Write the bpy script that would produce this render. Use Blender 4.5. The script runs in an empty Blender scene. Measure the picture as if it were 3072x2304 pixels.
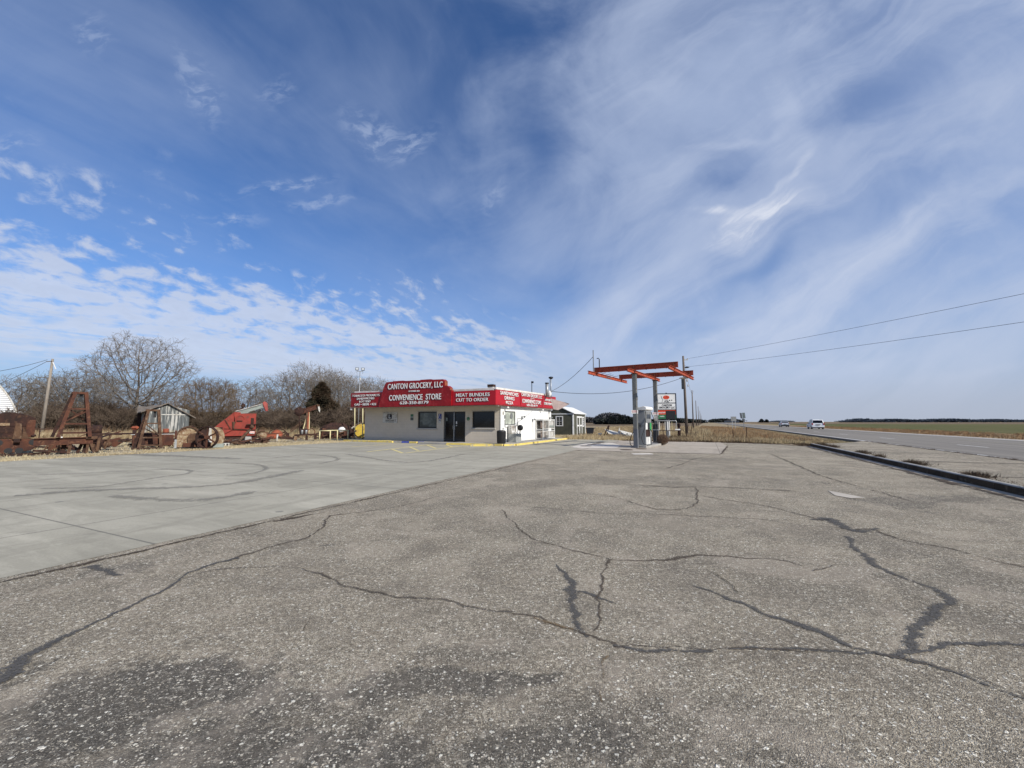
import bpy, math, random
import numpy as np
from mathutils import Vector, Matrix

R = math.radians
SC = bpy.context.scene
COL = SC.collection
random.seed(7)
RNG = np.random.default_rng(11)

# ------------------------------------------------------------------ camera
FPX, CX, CY, HOR, CAMZ = 1243.0, 1536.0, 1152.0, 1265.0, 1.5
PITCH = math.atan((HOR - CY) / FPX)
cam_d = bpy.data.cameras.new('camera')
cam = bpy.data.objects.new('camera', cam_d)
COL.objects.link(cam)
cam.location = (0, 0, CAMZ)
cam.rotation_euler = (R(90) + PITCH, 0, 0)
cam_d.sensor_fit = 'HORIZONTAL'
cam_d.sensor_width = 36.0
cam_d.lens = 36.0 * FPX / 3072.0
cam_d.clip_start = 0.05
cam_d.clip_end = 20000
SC.camera = cam

# ------------------------------------------------------------------ light
SUN_AZ, SUN_EL = R(-40.5), R(33.0)          # azimuth from +X towards +Y
svec = Vector((math.cos(SUN_AZ) * math.cos(SUN_EL), math.sin(SUN_AZ) * math.cos(SUN_EL), math.sin(SUN_EL)))
sun_d = bpy.data.lights.new('sun', 'SUN')
sun_d.energy = 4.6
sun_d.angle = R(0.55)
sun_d.color = (1.0, 0.94, 0.85)
sun = bpy.data.objects.new('sun', sun_d)
COL.objects.link(sun)
sun.rotation_euler = (-svec).to_track_quat('-Z', 'Y').to_euler()
sun.location = svec * 100
SC.view_settings.view_transform = 'Standard'
SC.view_settings.look = 'None'
SC.view_settings.gamma = 1.0
SC.view_settings.exposure = 0.15
SC.cycles.use_denoising = True
SC.cycles.max_bounces = 4
SC.cycles.diffuse_bounces = 3
SC.cycles.caustics_reflective = False
SC.cycles.caustics_refractive = False
SC.cycles.transparent_max_bounces = 12

# ------------------------------------------------------------------ shader helper
class G:
    def __init__(s, nt):
        s.nt = nt
    def n(s, t, **kw):
        nd = s.nt.nodes.new(t)
        for k, v in kw.items():
            setattr(nd, k, v)
        return nd
    def put(s, sock, v):
        if v is None:
            return
        if isinstance(v, bpy.types.NodeSocket):
            s.nt.links.new(v, sock)
        else:
            if isinstance(v, (tuple, list)) and len(v) == 3 and sock.type == 'RGBA':
                v = (*v, 1.0)
            sock.default_value = v
    def m(s, op, a, b=None, c=None, clamp=False):
        nd = s.n('ShaderNodeMath', operation=op, use_clamp=clamp)
        s.put(nd.inputs[0], a); s.put(nd.inputs[1], b); s.put(nd.inputs[2], c)
        return nd.outputs[0]
    def vm(s, op, a, b=None):
        nd = s.n('ShaderNodeVectorMath', operation=op)
        s.put(nd.inputs[0], a); s.put(nd.inputs[1], b)
        return nd.outputs['Value'] if op in ('LENGTH', 'DOT_PRODUCT', 'DISTANCE') else nd.outputs[0]
    def mix(s, f, a, b, blend='MIX'):
        nd = s.n('ShaderNodeMix', data_type='RGBA', blend_type=blend)
        s.put(nd.inputs[0], f); s.put(nd.inputs[6], a); s.put(nd.inputs[7], b)
        return nd.outputs[2]
    def noise(s, vec, scale, detail=4.0, rough=0.55, dist=0.0):
        nd = s.n('ShaderNodeTexNoise')
        s.put(nd.inputs['Vector'], vec)
        nd.inputs['Scale'].default_value = scale; nd.inputs['Detail'].default_value = detail
        nd.inputs['Roughness'].default_value = rough; nd.inputs['Distortion'].default_value = dist
        return nd.outputs[0]
    def voro(s, vec, scale, feature='F1', out='Distance'):
        nd = s.n('ShaderNodeTexVoronoi', feature=feature)
        s.put(nd.inputs['Vector'], vec); nd.inputs['Scale'].default_value = scale
        return nd.outputs[out]
    def mr(s, v, a, b, c=0.0, d=1.0, smooth=True):
        nd = s.n('ShaderNodeMapRange', interpolation_type='SMOOTHSTEP' if smooth else 'LINEAR')
        s.put(nd.inputs[0], v)
        for i, x in enumerate((a, b, c, d)):
            s.put(nd.inputs[i + 1], x)
        return nd.outputs[0]
    def sep(s, v):
        nd = s.n('ShaderNodeSeparateXYZ'); s.put(nd.inputs[0], v); return nd.outputs
    def comb(s, x, y, z=0.0):
        nd = s.n('ShaderNodeCombineXYZ')
        s.put(nd.inputs[0], x); s.put(nd.inputs[1], y); s.put(nd.inputs[2], z)
        return nd.outputs[0]
    def bump(s, h, strength=0.3, dist=0.01):
        nd = s.n('ShaderNodeBump'); nd.inputs['Strength'].default_value = strength
        nd.inputs['Distance'].default_value = dist; s.put(nd.inputs['Height'], h)
        return nd.outputs[0]

# ------------------------------------------------------------------ sky
SKY_GAIN = 0.10
def raydir(px, py):
    x = (px - CX) / FPX; y = (CY - py) / FPX
    c, s_ = math.cos(PITCH), math.sin(PITCH)
    return Vector((x, c - y * s_, s_ + y * c)).normalized()
def skyp(px, py):
    d = raydir(px, py)
    return (d.x / (d.z + 0.02), d.y / (d.z + 0.02))
def build_world():
    w = bpy.data.worlds.new('World'); SC.world = w; w.use_nodes = True
    w.cycles.sampling_method = 'MANUAL'; w.cycles.sample_map_resolution = 256
    nt = w.node_tree; nt.nodes.clear(); g = G(nt)
    sky = g.n('ShaderNodeTexSky', sky_type='NISHITA')
    sky.sun_disc = False; sky.sun_elevation = SUN_EL
    sky.sun_rotation = math.atan2(svec.x, svec.y)
    sky.altitude = 400; sky.air_density = 1.0; sky.dust_density = 0.6; sky.ozone_density = 3.0
    tc = g.n('ShaderNodeTexCoord').outputs['Generated']
    x, y, z = g.sep(tc)
    zz = g.m('ADD', g.m('MAXIMUM', z, 0.0), 0.02)
    px = g.m('DIVIDE', x, zz); py = g.m('DIVIDE', y, zz)
    P = g.comb(px, py, 0.0)
    base = g.mix(1.0, sky.outputs[0], (0.66, 0.90, 1.22), 'MULTIPLY')
    base = g.vm('SCALE', base); base.node.inputs['Scale'].default_value = .98
    mul = lambda a, b: g.m('MULTIPLY', a, b)
    add = lambda a, b: g.m('ADD', a, b)
    sub = lambda a, b: g.m('SUBTRACT', a, b)
    wx = mul(sub(g.noise(P, 0.55, 3, 0.5), 0.5), 0.9)
    # direction about the northern horizon point: sky-fixed coordinates for single clouds
    yy = g.m('MAXIMUM', y, 0.05)
    hx = g.m('DIVIDE', x, yy); hz_ = g.m('DIVIDE', z, yy)
    wn = g.n('ShaderNodeTexNoise'); g.put(wn.inputs['Vector'], g.comb(hx, hz_, 0.0)); wn.inputs['Scale'].default_value = 3.2; wn.inputs['Detail'].default_value = 5
    wc = g.sep(wn.outputs['Color'])
    bx = add(hx, mul(sub(wc[0], .5), .16)); bz = add(hz_, mul(sub(wc[1], .5), .16))
    ft = g.noise(g.comb(bx, bz, 3.0), 9.0, 6, 0.62, 0.3)
    def blob(cx, cy, rx, ry, deg, amp, rag=1.0):
        d = raydir(cx, cy); ox, oz = d.x / d.y, d.z / d.y
        a = R(deg); ca, sa = math.cos(a), math.sin(a)
        dx = sub(bx, ox); dy = sub(bz, oz)
        u = g.m('DIVIDE', add(mul(dx, ca), mul(dy, sa)), rx / FPX); v = g.m('DIVIDE', sub(mul(dy, ca), mul(dx, sa)), ry / FPX)
        r = g.m('SQRT', add(mul(u, u), mul(v, v)))
        if rag: r = add(r, mul(sub(ft, .5), rag))
        return g.mr(r, 0.05, 1.35, amp, 0.0)
    def union(lst):
        o = None
        for b in lst:
            b = blob(*b); o = b if o is None else sub(1.0, mul(sub(1.0, o), sub(1.0, b)))
        return o
    hzc = g.mix(g.mr(hx, -1.2, .7), (3.3, 4.45, 6.3), (3.85, 4.25, 5.1))
    base = g.mix(g.mr(z, 0.0, 0.26, 0.85, 0.0), base, hzc)
    # streaked veil: bands running away from the viewer
    sx = add(sub(px, mul(py, 0.16)), wx)
    n1 = g.noise(g.comb(mul(sx, 1.5), mul(py, 0.8), 1.3), 1.0, 5, 0.52, 0.2)
    n2 = g.noise(g.comb(mul(sx, 5.5), mul(py, 1.6), 7.7), 1.0, 5, 0.58, 0.3)
    n3 = g.noise(g.comb(px, py, 4.0), 0.45, 4, 0.55, 0.3)
    sp = g.noise(g.comb(hx, hz_, 1.0), 2.6, 6, 0.58, 0.5)
    side = g.mr(add(add(hx, mul(hz_, -0.10)), mul(sub(sp, 0.5), 1.0)), -0.28, 0.22)
    tex = add(mul(n1, 0.78), mul(n2, 0.22))
    tex = add(.5, mul(sub(tex, .5), g.mr(z, .22, .55, .05, 1.0)))
    n1 = add(.5, mul(sub(n1, .5), g.mr(z, .3, .65, .05, 1.0)))
    veilL = mul(g.mr(add(mul(tex, .85), mul(sp, .15)), 0.40, 0.68), 0.34)
    veilL = add(veilL, mul(g.mr(hz_, .25, .6, 1.0, 0.0), mul(g.mr(hx, -.7, -.1), .14)))
    soft = add(mul(sp, .55), mul(n1, .45))
    veilR = g.mr(soft, 0.30, 0.68, 0.34, 0.78)
    veil = add(mul(veilL, sub(1.0, side)), mul(veilR, side))
    holes = union([(2230, 525, 190, 45, 8, .45), (2560, 330, 420, 90, 38, .30), (2500, 120, 300, 60, 30, .2), (1620, 450, 90, 260, 14, .50), (2300, 790, 150, 30, 25, .40), (1680, 900, 150, 90, 0, .30), (1950, 1000, 260, 25, 4, .30), (2650, 1040, 150, 20, 6, .35), (2930, 960, 160, 40, 8, .35)])
    veil = mul(veil, sub(1.0, holes))
    # feathered wisps on the right
    a = R(33); al = add(mul(bx, math.cos(a)), mul(bz, math.sin(a))); ac = sub(mul(bz, math.cos(a)), mul(bx, math.sin(a)))
    feather = g.mr(g.noise(g.comb(mul(al, 2.2), mul(ac, 15.0), 5.0), 1.0, 6, 0.62, 0.4), 0.28, 0.68, 0.35, 1.0)
    core = union([(2310, 625, 180, 42, 8, 1.0), (2160, 612, 90, 18, 5, .8), (2235, 700, 150, 46, 20, .95), (2370, 600, 90, 45, 20, .5), (2405, 500, 75, 14, 60, .45, .5), (2330, 560, 130, 16, 32, .45, .5), (2250, 640, 120, 30, 30, .4)])
    soft_w = union([(2345, 330, 55, 170, -8, .42), (2330, 420, 130, 40, 0, .40), (2210, 412, 150, 18, 4, .35), (2380, 440, 70, 60, 0, .35), (2830, 620, 520, 45, 27, .36), (2620, 760, 420, 70, 34, .70), (2330, 960, 380, 110, 38, .65), (2000, 860, 260, 110, 50, .35), (1800, 1000, 330, 130, 25, .60), (2450, 1080, 500, 80, 18, .50),
                    (3000, 260, 330, 200, 30, .30), (2900, 820, 300, 30, 30, .30), (1900, 1000, 220, 50, 20, .35), (2150, 1120, 420, 18, 6, .30), (2900, 1110, 300, 22, 5, .28), (1830, 140, 120, 200, 10, .15), (2800, 960, 520, 190, 12, .40), (2250, 1000, 400, 130, 15, .35)])
    fib = g.mr(g.noise(g.comb(mul(al, 5.0), mul(ac, 24.0), 11.0), 1.0, 6, 0.65, 0.6), .34, .66, .38, 1.0)
    core = mul(core, fib)
    broad = g.mr(g.noise(g.comb(mul(al, 1.1), mul(ac, 5.5), 15.0), 1.0, 6, 0.60, 0.5), 0.40, 0.68)
    broad = mul(mul(broad, g.mr(hx, -.02, .45)), .46)
    wisp = sub(1.0, mul(mul(sub(1.0, broad), sub(1.0, core)), sub(1.0, mul(soft_w, feather))))
    # small bright scraps on the left and over the pumps
    scr = g.mr(g.noise(g.comb(mul(bx, 1.0), mul(bz, 1.7), 9.0), 22.0, 5, .6, .3), .42, .66)
    scraps = mul(union([(125, 530, 70, 40, 0, .55, 0), (50, 440, 80, 40, 15, .45, 0), (600, 255, 150, 60, -60, .42, 0), (280, 110, 60, 90, 30, .35, 0), (1150, 395, 150, 70, -30, .50, 0), (860, 555, 160, 28, 12, .55, 0), (960, 610, 120, 30, 10, .5, 0), (720, 680, 100, 25, 0, .5, 0),
                        (1250, 430, 90, 40, 40, .3, 0), (2060, 1040, 150, 16, 2, .60, 0), (1490, 590, 60, 40, 50, .35, 0), (820, 260, 80, 60, 30, .3, 0)]), scr)
    # altocumulus bank
    q = sub(mul(py, 0.6), mul(px, 0.8))
    az = g.m('ARCTAN2', x, y); lq = g.m('LOGARITHM', g.m('MAXIMUM', q, 0.3), math.e)
    cc = g.comb(mul(az, 1.0), mul(lq, 0.50), 0.0)
    puff = g.noise(cc, 24.0, 6, 0.60, 0.35)
    cell = g.voro(cc, 26.0)
    rows = g.noise(g.comb(mul(az, 3.0), mul(lq, 4.2), 3.0), 1.0, 4, 0.55, 0.3)
    fine_rows = g.noise(g.comb(mul(az, 5.0), mul(lq, 26.0), 8.0), 1.0, 4, 0.6, 0.3)
    low = g.mr(q, 4.0, 6.5)
    dens = add(mul(add(mul(puff, .72), mul(sub(.55, cell), .16)), sub(1.0, mul(low, .45))), mul(mul(fine_rows, .34), low))
    dens = add(dens, mul(sub(rows, .5), .50))
    qn = add(q, mul(sub(g.noise(g.comb(az, lq, 2.0), 3.4, 4, 0.6), 0.5), 1.5))
    thr = g.mr(qn, 1.9, 4.0, 0.49, 0.23, smooth=False)
    band = mul(g.mr(qn, 1.75, 2.5), g.mr(add(q, mul(sub(rows, .5), 3.0)), 7.0, 10.5, 1.0, 0.0))
    band = mul(band, g.mr(hx, -.08, .22, 1.0, 0.0))
    cu = mul(mul(g.mr(sub(dens, thr), -0.05, 0.16), band), 0.86)
    gap = union([(900, 790, 260, 42, -6, .95, .7), (480, 600, 200, 20, 0, .5), (1250, 790, 180, 60, -15, .5), (1500, 940, 160, 50, -10, .5), (150, 960, 60, 22, 0, .6)])
    cu = mul(cu, sub(1.0, gap))
    cover = sub(1.0, mul(mul(sub(1.0, veil), sub(1.0, cu)), mul(sub(1.0, wisp), sub(1.0, scraps))))
    whiter = g.m('MAXIMUM', g.m('MAXIMUM', cu, mul(core, 1.0)), mul(wisp, .6))
    cloudc = g.mix(whiter, (4.15, 4.95, 6.7), (5.75, 6.25, 7.45))
    shade = mul(sub(1.02, mul(g.mr(puff, 0.35, 0.72, 0.0, 0.09), cu)), g.mr(hx, .6, 1.5, 1.0, .95))
    cloudc = g.mix(mul(core, .8), cloudc, (6.9, 7.2, 8.0))
    cloudc = g.vm('SCALE', cloudc); g.put(cloudc.node.inputs['Scale'], shade)
    col = g.mix(mul(cover, 0.92), base, cloudc)
    # pale air near the horizon
    col = g.mix(g.mr(z, 0.0, 0.10, 0.65, 0.0), col, hzc)
    bg = g.n('ShaderNodeBackground'); g.put(bg.inputs[0], col); bg.inputs[1].default_value = SKY_GAIN
    out = g.n('ShaderNodeOutputWorld'); nt.links.new(bg.outputs[0], out.inputs[0])
build_world()

# ------------------------------------------------------------------ placing helpers
C0 = Vector((0, 0, CAMZ))
def P(px, py, Y):                      # point at forward distance Y on the line of sight
    d = raydir(px, py); return C0 + d * (Y / d.y)
def GP(px, py, z=0.0):                 # where the line of sight meets the ground
    d = raydir(px, py); return C0 + d * ((z - CAMZ) / d.z)
TH = R(65.0)
UX, UY = math.cos(TH), math.sin(TH)
def W(u, n, z=0.0):                    # road frame: u along the highway, n across it to the right
    return Vector((u * UX + n * UY, u * UY - n * UX, z))
class Frame:
    def __init__(s, ox, oy, ang):
        s.o = Vector((ox, oy, 0)); s.a = ang
        s.ca, s.sa = math.cos(ang), math.sin(ang)
    def loc(s, w):
        d = w - s.o
        return Vector((d.x * s.ca + d.y * s.sa, -d.x * s.sa + d.y * s.ca, d.z))
    def ray(s, px, py):
        d = raydir(px, py)
        return s.loc(C0), Vector((d.x * s.ca + d.y * s.sa, -d.x * s.sa + d.y * s.ca, d.z))
    def hy(s, px, py, y0):
        o, d = s.ray(px, py); t = (y0 - o.y) / d.y; p = o + d * t; return p.x, p.z
    def hx(s, px, py, x0):
        o, d = s.ray(px, py); t = (x0 - o.x) / d.x; p = o + d * t; return p.y, p.z

# ------------------------------------------------------------------ mesh helpers
class MB:
    def __init__(s):
        s.v, s.f, s.cuts = [], [], []
    def each(s, name, mat, parent, **kw):
        for k, (v0, f0) in enumerate(s.cuts):
            v1, f1 = s.cuts[k + 1] if k + 1 < len(s.cuts) else (len(s.v), len(s.f))
            q = MB(); q.add(s.v[v0:v1], [tuple(i - v0 for i in f) for f in s.f[f0:f1]]); q.build(name, mat, parent, **kw)
    def add(s, vs, fs):
        s.cuts.append((len(s.v), len(s.f)))
        b = len(s.v); s.v += [tuple(p) for p in vs]; s.f += [tuple(i + b for i in f) for f in fs]
        return s
    def box(s, x0, x1, y0, y1, z0, z1, rot=None, at=None):
        vs = [Vector(p) for p in ((x0, y0, z0), (x1, y0, z0), (x1, y1, z0), (x0, y1, z0), (x0, y0, z1), (x1, y0, z1), (x1, y1, z1), (x0, y1, z1))]
        if rot is not None:
            vs = [rot @ p for p in vs]
        if at is not None:
            vs = [p + Vector(at) for p in vs]
        return s.add(vs, [(0, 3, 2, 1), (4, 5, 6, 7), (0, 1, 5, 4), (1, 2, 6, 5), (2, 3, 7, 6), (3, 0, 4, 7)])
    def bar(s, p0, p1, w, h=None, up=(0, 0, 1)):
        p0, p1 = Vector(p0), Vector(p1); h = h or w
        d = (p1 - p0).normalized(); u = Vector(up)
        if abs(d.dot(u)) > .98: u = Vector((1, 0, 0))
        a = d.cross(u).normalized(); b = a.cross(d).normalized()
        vs = []
        for p in (p0, p1):
            for i, j in ((-1, -1), (1, -1), (1, 1), (-1, 1)):
                vs.append(p + a * (i * w / 2) + b * (j * h / 2))
        return s.add(vs, [(3, 2, 1, 0), (4, 5, 6, 7), (0, 1, 5, 4), (1, 2, 6, 5), (2, 3, 7, 6), (3, 0, 4, 7)])
    def ibeam(s, p0, p1, h, w, t=.03):
        p0, p1 = Vector(p0), Vector(p1)
        z = Vector((0, 0, 1)) if abs((p1 - p0).normalized().z) < .95 else Vector((0, 1, 0))
        d = (p1 - p0).normalized(); b = d.cross(z).normalized().cross(d).normalized()
        s.bar(p0 + b * (h / 2 - t / 2), p1 + b * (h / 2 - t / 2), w, t, up=b)
        s.bar(p0 - b * (h / 2 - t / 2), p1 - b * (h / 2 - t / 2), w, t, up=b)
        s.bar(p0, p1, t, h - 2 * t, up=b)
        return s
    def tube(s, p0, p1, r0, r1=None, n=8, caps=True):
        p0, p1 = Vector(p0), Vector(p1); r1 = r0 if r1 is None else r1
        d = (p1 - p0).normalized(); u = Vector((0, 0, 1)) if abs(d.z) < .95 else Vector((1, 0, 0))
        a = d.cross(u).normalized(); b = a.cross(d)
        vs = []
        for p, r in ((p0, r0), (p1, r1)):
            for i in range(n):
                t = 2 * math.pi * i / n
                vs.append(p + a * (r * math.cos(t)) + b * (r * math.sin(t)))
        fs = [(i, (i + 1) % n, n + (i + 1) % n, n + i) for i in range(n)]
        if caps: fs += [tuple(range(n))[::-1], tuple(range(n, 2 * n))]
        return s.add(vs, fs)
    def path(s, pts, r, n=8):
        pts = [Vector(p) for p in pts]; rings = []
        prev = None
        for i, p in enumerate(pts):
            d = (pts[min(i + 1, len(pts) - 1)] - pts[max(i - 1, 0)]).normalized()
            if prev is None:
                u = Vector((0, 0, 1)) if abs(d.z) < .9 else Vector((1, 0, 0))
                a = d.cross(u).normalized()
            else:
                a = (prev - d * prev.dot(d)).normalized()
            prev = a; b = d.cross(a)
            rings.append([p + a * (r * math.cos(2 * math.pi * k / n)) + b * (r * math.sin(2 * math.pi * k / n)) for k in range(n)])
        vs = [q for rg in rings for q in rg]; fs = []
        for i in range(len(rings) - 1):
            for k in range(n):
                fs.append((i * n + k, i * n + (k + 1) % n, (i + 1) * n + (k + 1) % n, (i + 1) * n + k))
        fs += [tuple(range(n))[::-1], tuple(range(len(vs) - n, len(vs)))]
        return s.add(vs, fs)
    def lathe(s, prof, n=20, at=(0, 0, 0), axis='z'):
        vs = []
        for r, z in prof:
            for k in range(n):
                t = 2 * math.pi * k / n
                p = (r * math.cos(t), r * math.sin(t), z)
                if axis == 'y': p = (p[0], z, p[1])
                if axis == 'x': p = (z, p[0], p[1])
                vs.append((p[0] + at[0], p[1] + at[1], p[2] + at[2]))
        fs = []
        for i in range(len(prof) - 1):
            for k in range(n):
                fs.append((i * n + k, i * n + (k + 1) % n, (i + 1) * n + (k + 1) % n, (i + 1) * n + k))
        if prof[0] != prof[-1]: fs += [tuple(range(n))[::-1], tuple(range(len(vs) - n, len(vs)))]
        return s.add(vs, fs)
    def prism(s, poly, a, b, axis='y'):      # poly in the plane across the axis, from a to b along it
        n = len(poly); vs = []
        for t in (a, b):
            for p, q in poly:
                vs.append({'y': (p, t, q), 'x': (t, p, q), 'z': (p, q, t)}[axis])
        fs = [(i, (i + 1) % n, n + (i + 1) % n, n + i) for i in range(n)] + [tuple(range(n))[::-1], tuple(range(n, 2 * n))]
        return s.add(vs, fs)
    def ell(s, c, r, n=12, m=8, jit=0.0):
        vs = []; c = Vector(c)
        for i in range(m + 1):
            ph = math.pi * i / m
            for k in range(n):
                t = 2 * math.pi * k / n
                j = 1 + random.uniform(-jit, jit)
                vs.append(c + Vector((r[0] * math.sin(ph) * math.cos(t) * j, r[1] * math.sin(ph) * math.sin(t) * j, r[2] * math.cos(ph) * j)))
        fs = [(i * n + k, i * n + (k + 1) % n, (i + 1) * n + (k + 1) % n, (i + 1) * n + k) for i in range(m) for k in range(n)]
        return s.add(vs, fs)
    def build(s, name, mat, parent=None, smooth=False, bevel=0.0, loc=None, rot=None):
        me = bpy.data.meshes.new(name); me.from_pydata(s.v, [], s.f); me.update()
        o = bpy.data.objects.new(name, me); COL.objects.link(o)
        me.materials.append(mat)
        import bmesh
        bm = bmesh.new(); bm.from_mesh(me)
        bmesh.ops.recalc_face_normals(bm, faces=bm.faces); bm.to_mesh(me); bm.free()
        if smooth:
            for p in me.polygons: p.use_smooth = True
        if bevel:
            md = o.modifiers.new('bevel', 'BEVEL'); md.width = bevel; md.segments = 2; md.limit_method = 'ANGLE'
        if parent: o.parent = parent
        if loc is not None: o.location = loc
        if rot is not None: o.rotation_euler = rot
        return o
def fast_mesh(name, verts, faces, mat, parent=None, smooth=False):
    # verts (N,3) array, faces (M,k) array
    me = bpy.data.meshes.new(name)
    verts = np.asarray(verts, np.float32); faces = np.asarray(faces, np.int32)
    M, k = faces.shape
    me.vertices.add(len(verts)); me.vertices.foreach_set('co', verts.ravel())
    me.loops.add(M * k); me.loops.foreach_set('vertex_index', faces.ravel())
    me.polygons.add(M); me.polygons.foreach_set('loop_start', np.arange(0, M * k, k, dtype=np.int32))
    me.polygons.foreach_set('loop_total', np.full(M, k, np.int32))
    if smooth: me.polygons.foreach_set('use_smooth', np.ones(M, bool))
    me.update(calc_edges=True); me.validate()
    me.materials.append(mat)
    o = bpy.data.objects.new(name, me); COL.objects.link(o)
    if parent: o.parent = parent
    return o
def tag(o, label, cat, group=None):
    o['label'] = label; o['category'] = cat
    if group: o['group'] = group
    return o
def thing(name, label, cat, loc=(0, 0, 0), rz=0.0, group=None):
    o = bpy.data.objects.new(name, None); COL.objects.link(o); o.empty_display_size = .2
    o.location = loc; o.rotation_euler = (0, 0, rz)
    return tag(o, label, cat, group)
def struct(o, kind='structure'):
    o['kind'] = kind; return o
def copy_tree(o, parent=None):
    c = o.copy(); COL.objects.link(c)
    if parent: c.parent = parent
    for ch in o.children: copy_tree(ch, c)
    return c

# ------------------------------------------------------------------ materials
def newmat(name):
    m = bpy.data.materials.new(name); m.use_nodes = True; nt = m.node_tree
    b = nt.nodes['Principled BSDF']; g = G(nt)
    return m, g, b
def wmat(name, c1, c2=None, c3=None, scale=3.0, rough=0.7, metal=0.0, bump=0.15, stretch=(1, 1, 1), fine=30.0, spec=0.3, lo=0.35, hi=0.65):
    """painted, rusted or plain surface with a patchy second colour and fine grain"""
    m, g, b = newmat(name)
    tc = g.n('ShaderNodeTexCoord').outputs['Object']
    mp = g.n('ShaderNodeMapping'); g.put(mp.inputs[0], tc); mp.inputs['Scale'].default_value = stretch
    v = mp.outputs[0]
    c2 = c2 or tuple(x * .8 for x in c1)
    n1 = g.noise(v, scale, 6, .62, .3); n2 = g.noise(v, fine, 4, .6)
    c = g.mix(g.mr(n1, lo, hi), c1, c2)
    if c3: c = g.mix(g.mr(g.noise(v, scale * 2.3, 6, .65, .5), .52, .66), c, c3)
    c = g.mix(g.mr(n2, .3, .7, 0, .35), c, tuple(x * .6 for x in c2))
    g.put(b.inputs['Base Color'], c)
    b.inputs['Roughness'].default_value = rough; b.inputs['Metallic'].default_value = metal
    b.inputs['Specular IOR Level'].default_value = spec
    if bump: g.put(b.inputs['Normal'], g.bump(g.m('ADD', n2, n1), bump, .02))
    return m
def flat(name, c, rough=.5, metal=0.0, spec=.5):
    m, g, b = newmat(name)
    n = g.noise(g.n('ShaderNodeTexCoord').outputs['Object'], 8, 5, .6)
    g.put(b.inputs['Base Color'], g.mix(g.mr(n, .3, .7), c, tuple(x * .82 for x in c)))
    b.inputs['Roughness'].default_value = rough; b.inputs['Metallic'].default_value = metal
    b.inputs['Specular IOR Level'].default_value = spec
    return m

M = {}
M['rust'] = wmat('rust', (.115, .048, .030), (.060, .030, .024), (.17, .085, .05), scale=2.2, rough=.9, spec=.15, bump=.4)
M['rust_dark'] = wmat('rust_dark', (.06, .03, .024), (.03, .02, .018), (.10, .055, .035), scale=3, rough=.9, spec=.15, bump=.4)
M['rust_brown'] = wmat('rust_brown', (.13, .075, .045), (.07, .04, .028), (.18, .12, .08), scale=3, rough=.9, spec=.15, bump=.4)
M['tan_scale'] = wmat('flaking_tan', (.34, .26, .16), (.16, .08, .045), (.44, .38, .27), scale=4.5, rough=.9, spec=.15, bump=.5)
M['jack_red'] = wmat('faded_red_paint', (.31, .042, .026), (.21, .032, .022), (.14, .045, .030), scale=2.0, rough=.65, bump=.15)
M['jack_head'] = wmat('faded_pink_red_paint', (.40, .10, .08), (.28, .06, .05), scale=2, rough=.7)
M['jack_grey'] = wmat('pale_grey_green_paint', (.30, .34, .31), (.2, .23, .21), scale=2, rough=.6)
M['orange_beam'] = wmat('orange_primer', (.43, .085, .038), (.31, .055, .028), (.20, .04, .024), scale=2.5, rough=.7, bump=.1)
M['orange'] = wmat('orange_paint', (.36, .095, .045), (.20, .06, .035), scale=4, rough=.8)
M['yellow'] = wmat('yellow_paint', (.62, .46, .05), (.45, .30, .06), (.3, .18, .06), scale=3, rough=.7)
M['kerb_yellow'] = wmat('kerb_yellow_paint', (.80, .64, .17), (.68, .52, .14), (.42, .38, .28), scale=2.0, rough=.75, bump=.15)
M['line_yellow'] = wmat('worn_yellow_line', (.78, .66, .26), (.62, .54, .28), (.40, .37, .29), scale=2.0, rough=.8, bump=0)
M['rail_yellow'] = wmat('pale_yellow_pipe', (.72, .66, .40), (.6, .52, .28), scale=3, rough=.6)
M['fascia_red'] = wmat('sign_red', (.31, .004, .007), (.23, .004, .006), (.36, .03, .03), scale=1.2, rough=.42, bump=.02, spec=.4)
M['sign_red2'] = wmat('panel_red', (.46, .008, .018), (.38, .006, .015), scale=.6, rough=.4, bump=.02, spec=.4)
M['letter'] = flat('white_letter', (.82, .82, .80), .5)
M['letter_shadow'] = flat('painted_letter_shadow', (.09, .012, .012), .6)
M['white'] = wmat('white_paint', (.80, .80, .78), (.70, .70, .67), scale=1.5, rough=.6, bump=.05)
M['white_dirty'] = wmat('dirty_white', (.66, .65, .61), (.42, .40, .35), (.25, .2, .15), scale=3, rough=.7)
M['coping'] = wmat('coping_white', (.78, .77, .72), (.6, .57, .5), scale=3, rough=.6)
M['beige'] = wmat('greige_wall_paint', (.40, .375, .33), (.35, .33, .295), scale=1.2, rough=.85, bump=.12, fine=60)
M['soffit'] = wmat('soffit_paint', (.42, .38, .32), (.34, .31, .26), scale=2, rough=.8)
M['trim_beige'] = wmat('greige_trim', (.48, .45, .41), (.42, .40, .36), scale=2, rough=.8)
M['black'] = flat('black_frame', (.012, .012, .013), .4)
M['black_rubber'] = flat('black_rubber', (.014, .014, .015), .6)
M['black_plastic'] = flat('black_plastic', (.02, .021, .024), .45)
M['alu'] = flat('aluminium', (.50, .50, .49), .35, .6)
M['steel_grey'] = wmat('grey_steel_paint', (.22, .23, .235), (.17, .18, .18), (.12, .1, .08), scale=2.5, rough=.6)
M['column'] = wmat('column_paint', (.21, .215, .20), (.165, .17, .16), (.13, .11, .09), scale=2.2, rough=.55)
M['column_dark'] = wmat('column_lower_paint', (.16, .17, .185), (.11, .115, .13), scale=2.2, rough=.6)
M['pump_grey'] = wmat('dispenser_grey', (.27, .285, .29), (.23, .24, .245), scale=1.2, rough=.45, bump=.03)
M['galv'] = wmat('galvanised', (.42, .43, .43), (.32, .33, .33), scale=3, rough=.45, metal=.5)
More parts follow.
